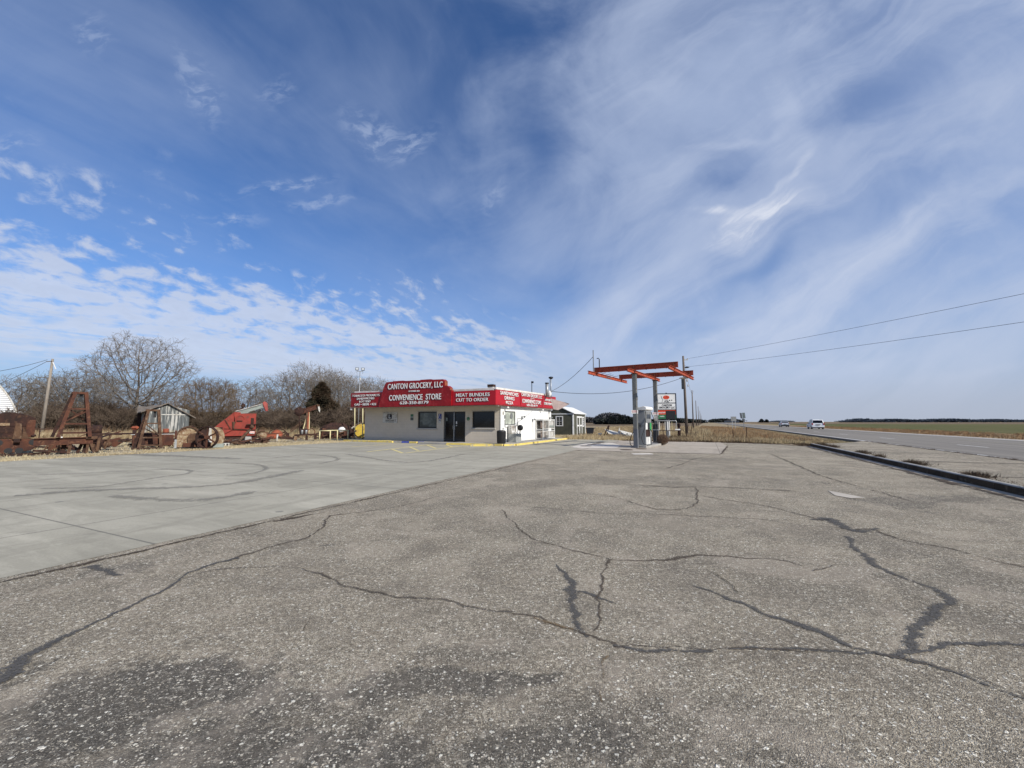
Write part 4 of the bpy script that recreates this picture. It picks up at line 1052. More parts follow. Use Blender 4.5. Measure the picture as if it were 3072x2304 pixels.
hs = rect_y(SF, 1745, 782, 1796, 868, 0, c4)
o = MB().box(hs[0], hs[1], -.02, -.004, hs[2], hs[3]).build('accessible_sign', M['blue'], store)
cx, cz, hh = (hs[0] + hs[1]) / 2, (hs[2] + hs[3]) / 2, hs[3] - hs[2]
mb = MB(); mb.ell((cx - .03, -.024, cz + .3 * hh), (.035, .004, .035)); mb.bar((cx - .03, -.024, cz + .25 * hh), (cx - .01, -.024, cz), .035, .006); mb.bar((cx - .01, -.024, cz), (cx + .08, -.024, cz - .02), .03, .006); mb.bar((cx + .08, -.024, cz - .02), (cx + .11, -.024, cz - .2 * hh), .03, .006)
mb.path([(cx - .02 + .10 * math.cos(t), -.024, cz - .12 * hh + .10 * math.sin(t)) for t in [R(110 + k * 22) for k in range(11)]], .012, 4)
mb.build('wheelchair_symbol', M['letter'], o)
o = MB().box(hs[0] + .01, hs[1] - .01, -.02, -.004, hs[2] - .30, hs[2] - .03).build('parking_notice', M['white_dirty'], store)
lettering('VAN', cx, hs[2] - .12, .14, .07, M['blue'], o, off=-.021, depth=.003)
gx, gz = SF.hy(*c5(415, 865), 0); gz -= ZS
o = MB().lathe([(.115, -.03), (.125, -.02), (.12, -.006)], 24, at=(gx, 0, gz), axis='y').build('round_sign', M['green_sign'], store); o['label'] = 'round green badge beside the door'
mb = MB(); mb.bar((gx - .05, -.034, gz + .04), (gx + .05, -.034, gz - .05), .018, .005); mb.bar((gx - .05, -.034, gz - .05), (gx + .0, -.034, gz), .018, .005); mb.build('badge_mark', M['letter'], o)
# corner guard strip where grey meets white
MB().box(-.05, .002, -.012, -.002, .0, SOF - .03).build('corner_strip', M['trim_beige'], store)

# ------------------------------------------------------------------ walk, kerbs and parking marks
def SW(x, y, z=0.0): return Vector((SX + x * SF.ca - y * SF.sa, SY + x * SF.sa + y * SF.ca, z))
def sslab(name, pts, z0, z1, mat, bevel=0):
    n = len(pts); mb = MB(); mb.add([SW(a, b, z0) for a, b in pts] + [SW(a, b, z1) for a, b in pts], [tuple(range(n))[::-1], tuple(range(n, 2 * n))] + [(i, (i + 1) % n, n + (i + 1) % n, n + i) for i in range(n)])
    return struct(mb.build(name, mat, bevel=bevel))
sslab('pavement', [(-12.9, -1.0), (-5.9, -1.0), (-5.5, -1.6), (-2.9, -1.6), (-2.6, -1.35), (.9, -1.35), (1.35, -.9), (1.35, 10.9), (.004, 10.9), (.004, -.003), (-12.9, -.003)], -.02, .1, M['walk_concrete'])
kerbs = [((-12.9, -1.0), (-10.3, -1.02)), ((-10.25, -1.02), (-8.1, -1.03)), ((-6.6, -1.0), (-5.95, -1.02)), ((-3.1, -1.62), (-1.4, -1.42)), ((-1.38, -1.42), (.9, -1.42)), ((.9, -1.42), (1.42, -.9)), ((1.42, -.88), (1.44, 2.6)), ((1.44, 2.75), (1.44, 6.4)), ((1.44, 6.45), (1.44, 10.9))]
for (a, b) in kerbs:
    d = Vector((b[0] - a[0], b[1] - a[1], 0)).normalized(); n_ = Vector((d.y, -d.x, 0)) * .16
    sslab('painted_kerb', [(a[0], a[1]), (a[0] + n_.x, a[1] + n_.y), (b[0] + n_.x, b[1] + n_.y), (b[0], b[1])][::-1], -.02, .118, M['kerb_yellow'], .012)
def stop(px0, px1, py, mat, label, name='wheel_stop'):
    a, b = GP(px0, py, .004), GP(px1, py + .3, .004); mid = (a + b) / 2; L = (b - a).length
    t = thing(name, label, 'wheel stop', (mid.x, mid.y, .004), math.atan2(b.y - a.y, b.x - a.x), 'parking wheel stops')
    MB().prism([(-.09, 0), (-.07, .10), (.0, .12), (.07, .10), (.09, 0)], -L / 2, L / 2, 'x').build('stop_body', mat, t)
    mb = MB()
    for s_ in (-1, 1): mb.tube((s_ * L * .35, 0, .1), (s_ * L * .35, 0, .128), .02)
    mb.each('pin', M['rust'], t); return t
stop(1132, 1202, 1325.5, M['kerb_yellow'], 'yellow wheel stop before the grey wall under the white sheet sign')
s_ = stop(1206, 1272, 1328.5, M['blue'], 'dark blue wheel stop of the accessible bay left of the door')
stop(1412, 1478, 1338.5, M['kerb_yellow'], 'yellow wheel stop in front of the black window right of the door')
s_.rotation_euler[2] += 0
mb = MB()
def line4(p, q, w, cr=c4):
    a, b = GP(*cr(*p), .008), GP(*cr(*q), .008); d = (b - a).normalized(); n_ = Vector((-d.y, d.x, 0)) * w / 2
    mb.add([a - n_, b - n_, b + n_, a + n_], [(0, 1, 2, 3)])
for p, q in (((560, 1412), (1640, 1287)), ((1200, 1432), (2330, 1290)), ((300, 1330), (900, 1290))): line4(p, q, .17)
struct(mb.build('parking_line', M['line_yellow']))
mb = MB()
for p, q in (((975, 1368), (1150, 1434)), ((1272, 1333), (1410, 1392)), ((1552, 1299), (1700, 1356)), ((1832, 1277), (1970, 1331))):
    a, b = GP(*c4(*p), .0092), GP(*c4(*q), .0092); d = (b - a).normalized(); n_ = Vector((-d.y, d.x, 0)) * .08
    mb.add([a - n_, b - n_, b + n_, a + n_], [(0, 1, 2, 3)])
struct(mb.build('parking_hatching', M['line_yellow']))

# ------------------------------------------------------------------ things standing by the store
def at_ground(px, py, z=0.0): p = GP(px, py, z); return (p.x, p.y, z)
# black litter bin
p = GP(1504, 1331, .1)
t = thing('litter_bin', 'tall black ribbed litter bin at the corner where grey and white walls meet', 'bin', (p.x, p.y, .1), R(-25))
MB().lathe([(.25, 0), (.27, .03), (.29, .70), (.30, .73), (.27, .76)], 20).build('bin_body', M['black_plastic'], t, True)
MB().lathe([(.305, .70), (.31, .76), (.24, .84), (.10, .86)], 20).build('lid', M['black_rubber'], t, True)
mb = MB()
for k in range(20):
    a = k * math.pi / 10; mb.bar((.272 * math.cos(a), .272 * math.sin(a), .05), (.292 * math.cos(a), .292 * math.sin(a), .68), .02, .012)
mb.build('rib', M['black_plastic'], t)
# air station
ax0, ax1 = onx(1062, 1200)[0], onx(1235, 1200)[0]
q = SW(.42, onx(1130, 1100)[0] - .35, .1)
t = thing('air_station', 'pale coin air station with hose ring and black round reel against the white wall', 'air machine', q, R(-25))
MB().box(-.30, .30, -.42, .42, 0, .58).build('lower_cabinet', wmat('streaked_grey_cabinet', (.34, .35, .33), (.24, .25, .235), (.42, .42, .38), scale=3, rough=.6, stretch=(1, 1, .3)), t, bevel=.015)
o = MB().box(-.30, -.06, -.42, .30, .585, 1.16).build('upper_panel', M['white_dirty'], t, bevel=.01)
MB().box(-.055, -.045, -.34, .22, .95, 1.10).build('instruction_plate', M['copper'], o); MB().box(-.055, -.045, -.36, .1, .66, .80).build('instruction_plate', M['white'], o)
MB().path([(.05, .10 + .34 * math.cos(a), .86 + .34 * math.sin(a)) for a in [R(-100 + 20 * k) for k in range(18)]], .014, 6).build('air_hose', M['galv'], t)
MB().path([(.1, .22 + .30 * math.cos(a), .9 + .30 * math.sin(a)) for a in [R(100 + 18 * k) for k in range(11)]], .014, 6).build('air_hose', M['black_rubber'], t)
o = MB().lathe([(.17, -.09), (.20, -.06), (.20, .06), (.16, .09)], 20, at=(.22, .42, .98), axis='y').build('hose_reel', M['black'], t, True)
MB().bar((.2, .40, .58), (.22, .42, .85), .05, .05).build('reel_bracket', M['steel_grey'], t)
# bottled gas cage
y0, y1 = onx(1525, 1050)[0], onx(1722, 1050)[0]; L = y1 - y0
q = SW(.36, (y0 + y1) / 2, .1); zt = onx(1640, 880)[1]
t = thing('gas_cylinder_cage', 'white metal cage locker with rusty mesh doors standing by the white side wall', 'cage', q, R(-25))
mb = MB()
for sx in (-.3, .3):
    for sy in (-L / 2, 0, L / 2): mb.bar((sx, sy, 0), (sx, sy, zt), .05)
    for zz in (.08, zt * .42, zt * .52, zt * .97): mb.bar((sx, -L / 2, zz), (sx, L / 2, zz), .04)
for sy in (-L / 2, L / 2):
    for zz in (.08, zt * .5, zt * .97): mb.bar((-.3, sy, zz), (.3, sy, zz), .04)
mb.build('cage_frame', M['white'], t)
MB().box(-.33, .33, -L / 2 - .02, L / 2 + .02, zt, zt + .03).build('cage_roof', M['white'], t)
mb = MB(); mb.box(-.28, -.26, -L / 2 + .03, L / 2 - .03, .1, zt - .05); mb.build('cage_back', M['white_dirty'], t)
for k, (a, b, m_) in enumerate(((-L / 2 + .05, -.08, 'rust_brown'), (.06, L / 2 - .05, 'white'))):
    for j, (c, d) in enumerate(((.12, zt * .40), (zt * .55, zt * .94))):
        mb = MB(); n_ = 9
        for i in range(n_ + 1):
            yy = a + (b - a) * i / n_; mb.bar((.312, yy, c), (.312, yy, d), .012)
            zz = c + (d - c) * i / n_; mb.bar((.318, a, zz), (.318, b, zz), .010)
        dd = mb.build('mesh_door', M['white_dirty'], t)
        if k == 0: MB().box(.05, .07, a + .02, b - .02, c + .02, d - .02).build('rusty_shelf', wmat('streaky_rust_sheet', (.30, .25, .22), (.20, .14, .11), (.5, .47, .43), scale=4, rough=.8), t)
        else: MB().box(.20, .22, a + .02, b - .02, c + .02, d - .02).build('white_liner', M['white'], t)
MB().box(.321, .33, .1, L / 2 - .12, zt * .62, zt * .7).build('label_plate', M['jack_grey'], t)

# ------------------------------------------------------------------ garden shed
def c8(x, y): return 1640 + x * .11754, 1200 + y * .11754
SHX, SHY = 6.04, 41.0
HF = Frame(SHX, SHY, R(-25))
shed = thing('garden_shed', 'dark olive shed with white trim and white gable roof behind the store', 'shed', (SHX, SHY, 0), R(-25))
HW, HD, HE, HP = 2.75, 4.4, 2.34, 2.98
mb = MB(); mb.prism([(-HW, 0), (0, 0), (0, HE), (-HW / 2, HP - .12), (-HW, HE)], 0, .05)
mb.box(-HW, -HW + .05, .051, HD, 0, HE); mb.box(-.05, 0, .051, HD, 0, HE); mb.prism([(-HW, 0), (0, 0), (0, HE), (-HW / 2, HP - .12), (-HW, HE)], HD + .001, HD + .05)
for i in range(14):
    xx = -HW + .2 * (i + .5); mb.box(xx - .005, xx + .005, -.004, -.001, .05, HE - .1)
for i in range(21):
    yy = .2 * (i + .5) + .05; mb.box(.001, .004, yy - .005, yy + .005, .05, HE - .1)
mb.build('wall', M['shed_green'], shed)
mb = MB()
for sg in (-1, 1):
    x0 = -HW / 2; x1 = -HW / 2 + sg * (HW / 2 + .14); z1 = HE - .07 
    vs = []
    for yy in (-.12, HD + .15):
        for x, z in ((x0, HP), (x1, z1), (x1, z1 + .06), (x0, HP + .06)): vs.append((x, yy, z))
    mb.add(vs, [(0, 1, 2, 3), (7, 6, 5, 4), (0, 4, 5, 1), (1, 5, 6, 2), (2, 6, 7, 3)])
mb.build('roof', M['white'], shed)
mb = MB(); mb.box(-HW - .02, .02, -.03, -.002, HE - .12, HE - .02); mb.box(-.10, .025, -.032, -.003, 0, HE - .13); mb.box(.003, .028, 0, .12, 0, HE - .06); mb.box(.003, .028, HD - .1, HD + .05, 0, HE - .06); mb.box(.003, .03, .13, HD - .11, HE - .1, HE - .01)
mb.build('corner_trim', M['white'], shed)
def hr(x0, y0, x1, y1): return HF.hy(*c8(x0, y0), 0)[0], HF.hy(*c8(x1, y0), 0)[0], HF.hy(*c8(x0, y1), 0)[1], HF.hy(*c8(x0, y0), 0)[1]
def sash(par, a, b, c, d, plane='y'):
    def bx(mb, p, q, s_, t, e0, e1):
        if plane == 'y': mb.box(p, q, -e1, -e0, s_, t)
        else: mb.box(e0, e1, p, q, s_, t)
    mb = MB(); w = .10
    bx(mb, a, b, c, c + w, .003, .04); bx(mb, a, b, d - w, d, .003, .04); bx(mb, a, a + w, c + w, d - w, .003, .04); bx(mb, b - w, b, c + w, d - w, .003, .04)
    m_ = (a + b) / 2; bx(mb, m_ - .015, m_ + .015, c + w, d - w, .014, .026)
    for f in (.25, .5, .75): zz = c + w + (d - c - 2 * w) * f; bx(mb, a + w, b - w, zz - (.02 if f == .5 else .01), zz + (.02 if f == .5 else .01), .013, .0255)
    o = mb.build('window', M['white'], par); mb = MB(); bx(mb, a + w, b - w, c + w, d - w, .004, .010); mb.build('pane', M['glass_dark'], o)
a, b, c, d = hr(230, 410, 418, 668); sash(shed, a, b, c, d)
def hxr(x0, x1): return HF.hx(*c8(x0, 650), 0)[0], HF.hx(*c8(x1, 650), 0)[0]
a, b = hxr(765, 900)
mb = MB()
w = .13
mb.box(.003, .04, a, a + w, .12, 1.98); mb.box(.003, .04, b - w, b, .12, 1.98); mb.box(.003, .04, (a + b) / 2 - w * .8, (a + b) / 2 + w * .8, .12, 1.98)
for zz in (.03, 1.02, 1.90): mb.box(.003, .036, a + .01, b - .01, zz, zz + .15)
dd = mb.build('door', M['white'], shed); MB().box(.041, .06, (a + b) / 2 - .03, (a + b) / 2 + .02, 1.05, 1.15).build('handle', M['black'], dd)
a, b = hxr(905, 950); sash(shed, a, b, .98, 2.0, 'x')
MB().box(-.3, .5, .9, 2.6, .0, .08).build('step', M['concrete'], shed)
# white topped marker post before the shed
p = GP(1697, 1306)
t = thing('marker_post', 'white topped thin marker post in front of the olive shed', 'post', (p.x, p.y, 0))
mb = MB(); mb.tube((-.05, 0, 0), (-.05, 0, .62), .022, n=6); mb.tube((.05, 0, 0), (.05, 0, .62), .022, n=6); mb.build('leg', M['galv'], t)
MB().box(-.09, .09, -.02, .02, .6, 1.42).build('white_plate', M['white'], t)

# wheeled black bin, bucket, scrap sheet pile
p = GP(1771, 1310)
t = thing('wheeled_bin', 'black tipped wheeled bin with wide rim right of the olive shed', 'bin', (p.x, p.y, 0), R(-12))
MB().prism([(-.28, .05), (.26, .05), (.37, .82), (-.40, .82)], -.34, .34).build('bin_body', M['black_plastic'], t, bevel=.03)
MB().box(-.44, .42, -.38, .38, .80, .90).build('rim', M['black_plastic'], t, bevel=.03)
mb = MB(); mb.path([(.38, -.2, .85), (.50, -.2, .82), (.50, .2, .82), (.38, .2, .85)], .02, 6); mb.build('handle', M['black'], t)
for sy in (-.3, .3): MB().lathe([(.12, -.03), (.12, .03)], 14, at=(.3, sy, .12), axis='y').build('wheel', M['tyre'], t)
MB().box(.385, .40, -.12, .12, .45, .68).build('white_sticker', M['white_dirty'], t)
p = GP(1800, 1312)
t = thing('white_bucket', 'white plastic bucket on the ground between bin and broken panels', 'bucket', (p.x, p.y, 0))
MB().lathe([(.15, 0), (.155, .02), (.18, .36), (.19, .37), (.19, .40)], 18).build('bucket_body', M['white'], t, True)
MB().path([(-.19, 0, .36), (-.15, -.12, .25), (0, -.19, .2), (.15, -.12, .25), (.19, 0, .36)], .006, 5).build('handle', M['galv'], t)
p = GP(1857, 1313)
t = thing('broken_panels', 'heap of broken white sheet panels lying beside the dry grass', 'scrap panels', (p.x, p.y, 0), R(8))
mb = MB(); mb.box(-.9, .9, -.5, .5, -.02, .02, Matrix.Rotation(R(22), 3, 'X') @ Matrix.Rotation(R(14), 3, 'Y'), (-.35, .1, .42)); mb.build('sheet', M['white_dirty'], t)
mb = MB(); mb.box(-.9, .9, -.45, .45, -.02, .02, Matrix.Rotation(R(24), 3, 'X') @ Matrix.Rotation(R(16), 3, 'Y') @ Matrix.Rotation(R(6), 3, 'Z'), (1.1, .2, .32)); mb.build('sheet', M['white_dirty'], t)
mb = MB(); mb.prism([(.2, 0), (1.0, .05), (.7, .45)], -.3, -.25); mb.build('gusset', M['steel_grey'], t)
for x0, x1, y in ((-1.55, -1.0, 0), (-1.2, -.85, .2)): MB().bar((x0, y, 0), (x1, y, 1.15), .07).build('bent_post', M['rust_dark'], t)
MB().prism([(-.05, .5), (.15, .5), (.1, .98), (.0, .7)], .05, .1).build('torn_flap', M['white_dirty'], t)

# ------------------------------------------------------------------ fuel canopy
CA = R(-33)
c1 = Vector((7.1, 23.9, 0)); c2 = Vector((9.63, 27.8, 0)); span = (c2 - c1).length
can = thing('fuel_canopy', 'bare orange steel canopy frame on two grey columns over the fuel pump', 'canopy', c1, CA)
for k, yy in enumerate((0, span)):
    mb = MB(); mb.box(-.115, .115, yy - .115, yy + .115, 1.08 if k == 0 else 1.3, 4.26); col = mb.build('column', M['column'], can, bevel=.008)
    MB().box(-.119, .119, yy - .119, yy + .119, 0, 1.078 if k == 0 else 1.298).build('column_base', M['column_dark'], can, bevel=.008)
    MB().box(-.16, .16, yy - .16, yy + .16, 4.255, 4.285).build('cap_plate', M['rust_dark'], can)
    MB().box(.116, .16, yy - .06, yy + .04, 2.75, 2.98).build('conduit_box', M['galv'], can)
    MB().tube((.13, yy, 1.1), (.13, yy, 4.2), .012, n=5).build('conduit', M['galv'], can)
for yy in (0, span):
    MB().ibeam((-2.45, yy, 4.635), (2.42, yy, 4.635), .31, .16, .02).build('main_beam', M['orange_beam'], can)
for xx in (-2.32, .0, 2.2):
    MB().ibeam((xx, -1.25, 4.38), (xx, span + 1.3, 4.38), .19, .12, .02).build('cross_beam', M['orange_beam'], can)
mb = MB()
for xx in (-2.32, 0, 2.2):
    for yy in (0, span): mb.box(xx - .012, xx + .012, yy - .13, yy - .08, 4.29, 4.75)
mb.each('stiffener', M['rust'], can)
mb = MB()
for yy in (0, span):
    for xx in (-2.0, -1.5, -.9, .7, 1.2, 1.8): mb.box(xx - .03, xx + .03, yy - .06, yy - .02, 4.455, 4.478)
mb.each('clip', M['rust'], can)
MB().tube((-2.40, -.25, 4.25), (-2.40, -.25, 5.85), .028, n=6).build('mast', M['steel_grey'], can)
MB().path([(-2.25, .35, 4.7), (-2.25, .35, 5.35), (-2.3, .3, 5.42), (-2.37, .25, 5.38)], .03, 6).build('conduit_elbow', M['black'], can)
mb = MB()
for k in range(4): mb.bar((-2.32, .9 + k * .7, 4.5), (-2.0 + .1 * (k % 2), .8 + k * .7, 4.53), .02, .02)
mb.each('dangling_bracket', M['rust_dark'], can)
MB().path([(-2.32, 1.6, 4.46), (-2.28, 1.9, 4.36), (-2.26, 2.4, 4.42), (-2.3, 2.9, 4.47)], .02, 5).build('loose_cable', M['galv'], can)
MB().ell((1.9, span - .3, 4.3), (.30, .14, .07), 12, 6).build('flood_lamp', M['white_dirty'], can, True)
# island
t = thing('pump_island', 'low concrete kerbed island under the fuel dispenser', 'island', c1, CA)
MB().prism([(-.30, .35), (-.22, .22), (.50, .22), (.58, .35), (.58, span + .3), (-.30, span + .3)], .0, .13, 'z').build('island_slab', M['concrete'], t, bevel=.02)
MB().box(-.20, .50, .26, .42, .131, .15).build('white_rim', M['white_dirty'], t)
# dispenser
dsp = thing('fuel_dispenser', 'grey fuel dispenser with white hood and green panel between the canopy columns', 'fuel pump', c1 + Vector((.20 * math.cos(CA), .20 * math.sin(CA), .13)), CA)
D0, D1 = .45, 1.80
MB().box(-.24, .22, D0, D1, .0, 2.02).build('cabinet', M['pump_grey'], dsp, bevel=.012)
MB().prism([(-.27, 2.03), (.27, 2.03), (.33, 2.10), (.31, 2.22), (.18, 2.27), (-.05, 2.22), (-.27, 2.21)], D0 - .06, D1 + .06).build('hood', M['white'], dsp, bevel=.03)
MB().box(-.19, .17, D0 - .012, D0 - .002, 1.15, 1.95).build('end_panel_seam', M['pump_grey'], dsp)
MB().box(-.23, -.14, D0 - .06, D0 - .004, .45, 1.28).build('squeegee_holder', M['black'], dsp)
MB().path([(-.12, D0 - .03, 1.28), (-.06, D0 - .05, 1.25), (-.02, D0 - .04, 1.0)], .012, 5).build('squeegee_handle', M['black_rubber'], dsp)
x = .222
MB().box(x, x + .02, D0 + .12, D1 - .12, 1.32, 1.95).build('display_panel', M['steel_grey'], dsp)
d_ = dsp.children[-1]; MB().box(x + .021, x + .028, D0 + .3, D1 - .3, 1.55, 1.80).build('screen', M['glass_dark'], d_)
MB().box(x, x + .02, D0 + .06, D0 + .40, .92, 1.30).build('side_panel', M['white'], dsp); MB().box(x, x + .02, D1 - .42, D1 - .08, .85, 1.30).build('side_panel', M['green_leaf'], dsp)
MB().box(x, x + .018, D0 + .42, D1 - .44, .92, 1.30).build('keypad', M['black'], dsp)
MB().box(x, x + .015, D0 + .06, D1 - .44, .50, .90).build('grade_panel', M['rust_dark'], dsp)
for k in range(3): MB().box(x, x + .02, D0 + .08 + k * .28, D0 + .30 + k * .28, .06, .47).build('lower_panel', M['white'], dsp)
for k in range(2):
    yy = D0 + .5 + k * .5; o = MB().bar((x + .03, yy, .92), (x + .12, yy + .02, .70), .05, .04).bar((x + .12, yy + .02, .70), (x + .08, yy + .02, .52), .035, .03).build('nozzle', M['black'] if k else M['rust_dark'], dsp)
MB().path([(x + .02, D0 + .1, 1.98), (x + .05, D0 + .0, 1.6), (x - .02, D0 - .15, .95), (x - .16, D0 - .3, .45), (x - .05, D0 - .32, .12), (x + .12, D0 - .1, .03), (x + .25, D0 + .3, .06), (x + .16, D0 + .55, .5)], .02, 7).build('hose', M['black_rubber'], dsp, True)
MB().path([(x + .02, D1 - .1, 1.95), (x + .16, D1, 1.5), (x + .25, D1 + .1, .8), (x + .28, D1 - .1, .2), (x + .2, D1 - .4, .15), (x + .14, D1 - .45, .6)], .02, 7).build('hose', M['black_rubber'], dsp, True)
# loose hose left of the near column
MB().path([(-.23, D0 + .2, 1.45), (-.50, D0 + .2, 1.3), (-.42, D0 + .1, .95), (-.66, D0 + .2, .55), (-.82, D0 + .4, .20), (-.80, D0 + .4, .0), (-.62, D0 + .2, -.07), (-.40, D0 - .05, -.09)], .022, 7).build('hose', M['black_rubber'], dsp, True)
# bin with squeegee at the far column
t = thing('squeegee_station', 'narrow black service bin standing against the far canopy column', 'service bin', c2 + Vector((0, -.0, .13)), CA)
MB().box(-.16, .17, -.34, -.125, .0, 1.15).build('bin_body', M['black_plastic'], t, bevel=.03)
MB().box(-.17, .18, -.35, -.12, .80, .87).build('band', M['galv'], t); MB().box(-.17, .18, -.35, -.12, 1.16, 1.2).build('lid', M['black'], t)
# warning plates on the columns
for nm, cc, zz, lab in (('a', 0, 2.06, 'white warning plate with red writing on the near canopy column'), ('b', span, 2.02, 'white warning plate with red writing on the far canopy column')):
    pos = c1 + Vector((math.sin(-CA) * 0, 0, 0)); dd = (c2 - c1).normalized()
    q = c1 + dd * cc - dd * .13
    t = thing('warning_plate', lab, 'sign', (q.x, q.y, zz), R(-14), 'warning plates on the canopy columns')
    MB().box(-.19, .19, -.008, 0, -.10, .10).build('plate', M['white'], t, bevel=.002)
    lettering('NO SMOKING', 0, .05, .30, .045, M['red_sign'], t, off=-.009, depth=.003)
    lettering('STOP ENGINE', 0, -.02, .26, .035, M['red_sign'], t, off=-.009, depth=.003)
q = c2 - dd * .14
t = thing('paper_notice', 'white paper notice taped below the warning plate on the far column', 'notice', (q.x, q.y, 1.74), R(-14))
MB().box(-.10, .12, -.006, 0, -.16, .14).build('sheet', M['white_dirty'], t)
mb = MB()
for k in range(5): mb.box(-.07, .09, -.009, -.0065, -.11 + k * .045, -.09 + k * .045)
mb.build('print', M['steel_grey'], t)

# ------------------------------------------------------------------ price sign
Y = 36.0
def sp_(x, y, YY=Y): return P(1840 + x * .12054, 1160 + y * .12054, YY)
A, B = sp_(1095, 490), sp_(1555, 490)
px_c = (A + B) / 2; sw = (B - A).length * .99
zt, zb = sp_(1325, 168).z, sp_(1325, 812).z
t = thing('price_sign', 'tall fuel price sign with white, red and green panels behind the canopy', 'sign', (px_c.x, px_c.y, 0), R(-10))
hw = sw / 2
def zf(y): return sp_(1325, y).z
mb = MB(); mb.box(-hw, -hw + .05, -.14, .14, zb, zt); mb.box(hw - .05, hw, -.14, .14, zb, zt); mb.box(-hw + .05, hw - .05, -.14, .14, zt - .05, zt); mb.box(-hw + .05, hw - .05, -.14, .14, zb, zb + .05)
for y in (405, 572): mb.box(-hw + .05, hw - .05, -.14, .14, zf(y) - .02, zf(y) + .02)
mb.build('sign_frame', M['black'], t)
o = MB().box(-hw + .05, hw - .05, -.11, .11, zf(405) + .02, zt - .05).build('logo_panel', M['white'], t)
lettering('CO & B', .16, zf(342), .62, .09, M['black'], o, off=-.112, depth=.006); lettering('FUEL', 0.02, zf(376), .40, .10, M['black'], o, off=-.112, depth=.006)
zc = zf(268); mb = MB(); mb.prism([(-.03 + .27 * math.cos(a), zc + .17 * math.sin(a)) for a in [k * math.pi / 12 for k in range(24)]], -.118, -.111); q = mb.build('oval_logo', M['red_sign'], o)
mb = MB(); mb.bar((-.12, -.121, zc - .08), (.05, -.121, zc + .08), .035, .005); mb.bar((-.02, -.121, zc + .09), (.12, -.121, zc - .02), .02, .005); mb.build('logo_stroke', M['rust'], q)
mb = MB(); mb.bar((-.42, -.115, zf(232)), (-.40, -.115, zf(290)), .04, .006); mb.path([(-.40, -.115, zf(290)), (-.30, -.115, zf(320)), (-.34, -.115, zf(350)), (-.38, -.115, zf(385))], .012, 4); mb.build('logo_mark', M['black'], o)
o = MB().box(-hw + .05, hw - .05, -.11, .11, zf(572) + .02, zf(405) - .02).build('name_panel', M['white'], t)
lettering('CANTON', 0, zf(463), sw * .52, .17, M['black'], o, off=-.112, depth=.006, bold=.04); lettering('GROCERY LLC', 0, zf(520), sw * .82, .17, M['black'], o, off=-.112, depth=.006, bold=.04)
o = MB().box(-hw + .05, hw - .05, -.11, .11, zf(694), zf(572) - .02).build('unleaded_panel', M['red_sign'], t)
lettering('UNLEADED', -sw * .27, zf(645), sw * .36, .11, M['letter'], o, off=-.112, depth=.006)
o = MB().box(-hw + .05, hw - .05, -.11, .11, zb + .05, zf(694) - .003).build('diesel_panel', M['green_sign'], t)
lettering('DIESEL', -sw * .26, zf(740), sw * .24, .09, M['letter'], o, off=-.112, depth=.006)
MB().box(-sw * .05, hw - .12, -.135, -.113, zb + .06, zf(600)).build('price_display', M['black'], t)
MB().box(-.05, .05, -.05, .05, zt, zt + .06).build('lifting_lug', M['black'], t)
for xx in (-.05, .14): MB().tube((xx + .02, 0, .0), (xx + .02, 0, zb - .002), .055 if xx > 0 else .09, n=10).build('post', M['steel_grey'] if xx < 0 else M['white'], t)
# pipe stand below the sign
q = P(2000, 1300, 34.0)
t = thing('pipe_rack', 'rack of white upright pipes with dark rail under the price sign', 'rack', (q.x, q.y, 0), R(-10))
def rx_(x): return (sp_(x, 900, 34).x - q.x)
def rz_(y): return sp_(1330, y, 34).z
mb = MB(); mb.bar((rx_(1110), 0, rz_(1095)), (rx_(1650), 0, rz_(1095)), .05, .05); mb.build('rail', M['rust_dark'], t)
for x, w, m_ in ((1155, .05, 'white'), (1228, .035, 'rust_brown'), (1290, .05, 'white_dirty'), (1350, .09, 'white'), (1385, .05, 'white_dirty'), (1452, .03, 'rail_yellow')):
    MB().bar((rx_(x), 0, rz_(1085)), (rx_(x - 3), 0, rz_(870)), w, w).build('upright', M[m_], t)
MB().path([(rx_(1125), .02, rz_(850)), (rx_(1540), .02, rz_(850)), (rx_(1560), .02, rz_(865)), (rx_(1545), .02, rz_(1040))], .035, 7).build('bent_pipe', M['galv'], t)
for x, zz in ((1235, 1290), (1345, 1290)): MB().bar((rx_(x), 0, 0), (rx_(x), 0, rz_(1100)), .07 if x < 1300 else .2, .07).build('leg', M['rust_brown'] if x < 1300 else M['steel_grey'], t)
mb = MB(); mb.box(rx_(1520), rx_(1640), -.05, .05, rz_(1080), rz_(1050)); mb.build('white_shelf', M['white'], t)
q = P(2038, 1312, 36)
t = thing('old_hand_pump', 'dark rusty upright stub post between price sign and utility pole', 'post', (q.x, q.y, 0))
MB().lathe([(.13, 0), (.12, .5), (.15, .9), (.10, 1.0), (.15, 1.15), (.12, 1.25), (.16, 1.30), (.05, 1.36)], 12).build('pump_body', M['rust_dark'], t, True)
MB().bar((0, 0, 1.2), (-.2, 0, 1.30), .05).build('handle', M['rust_dark'], t)

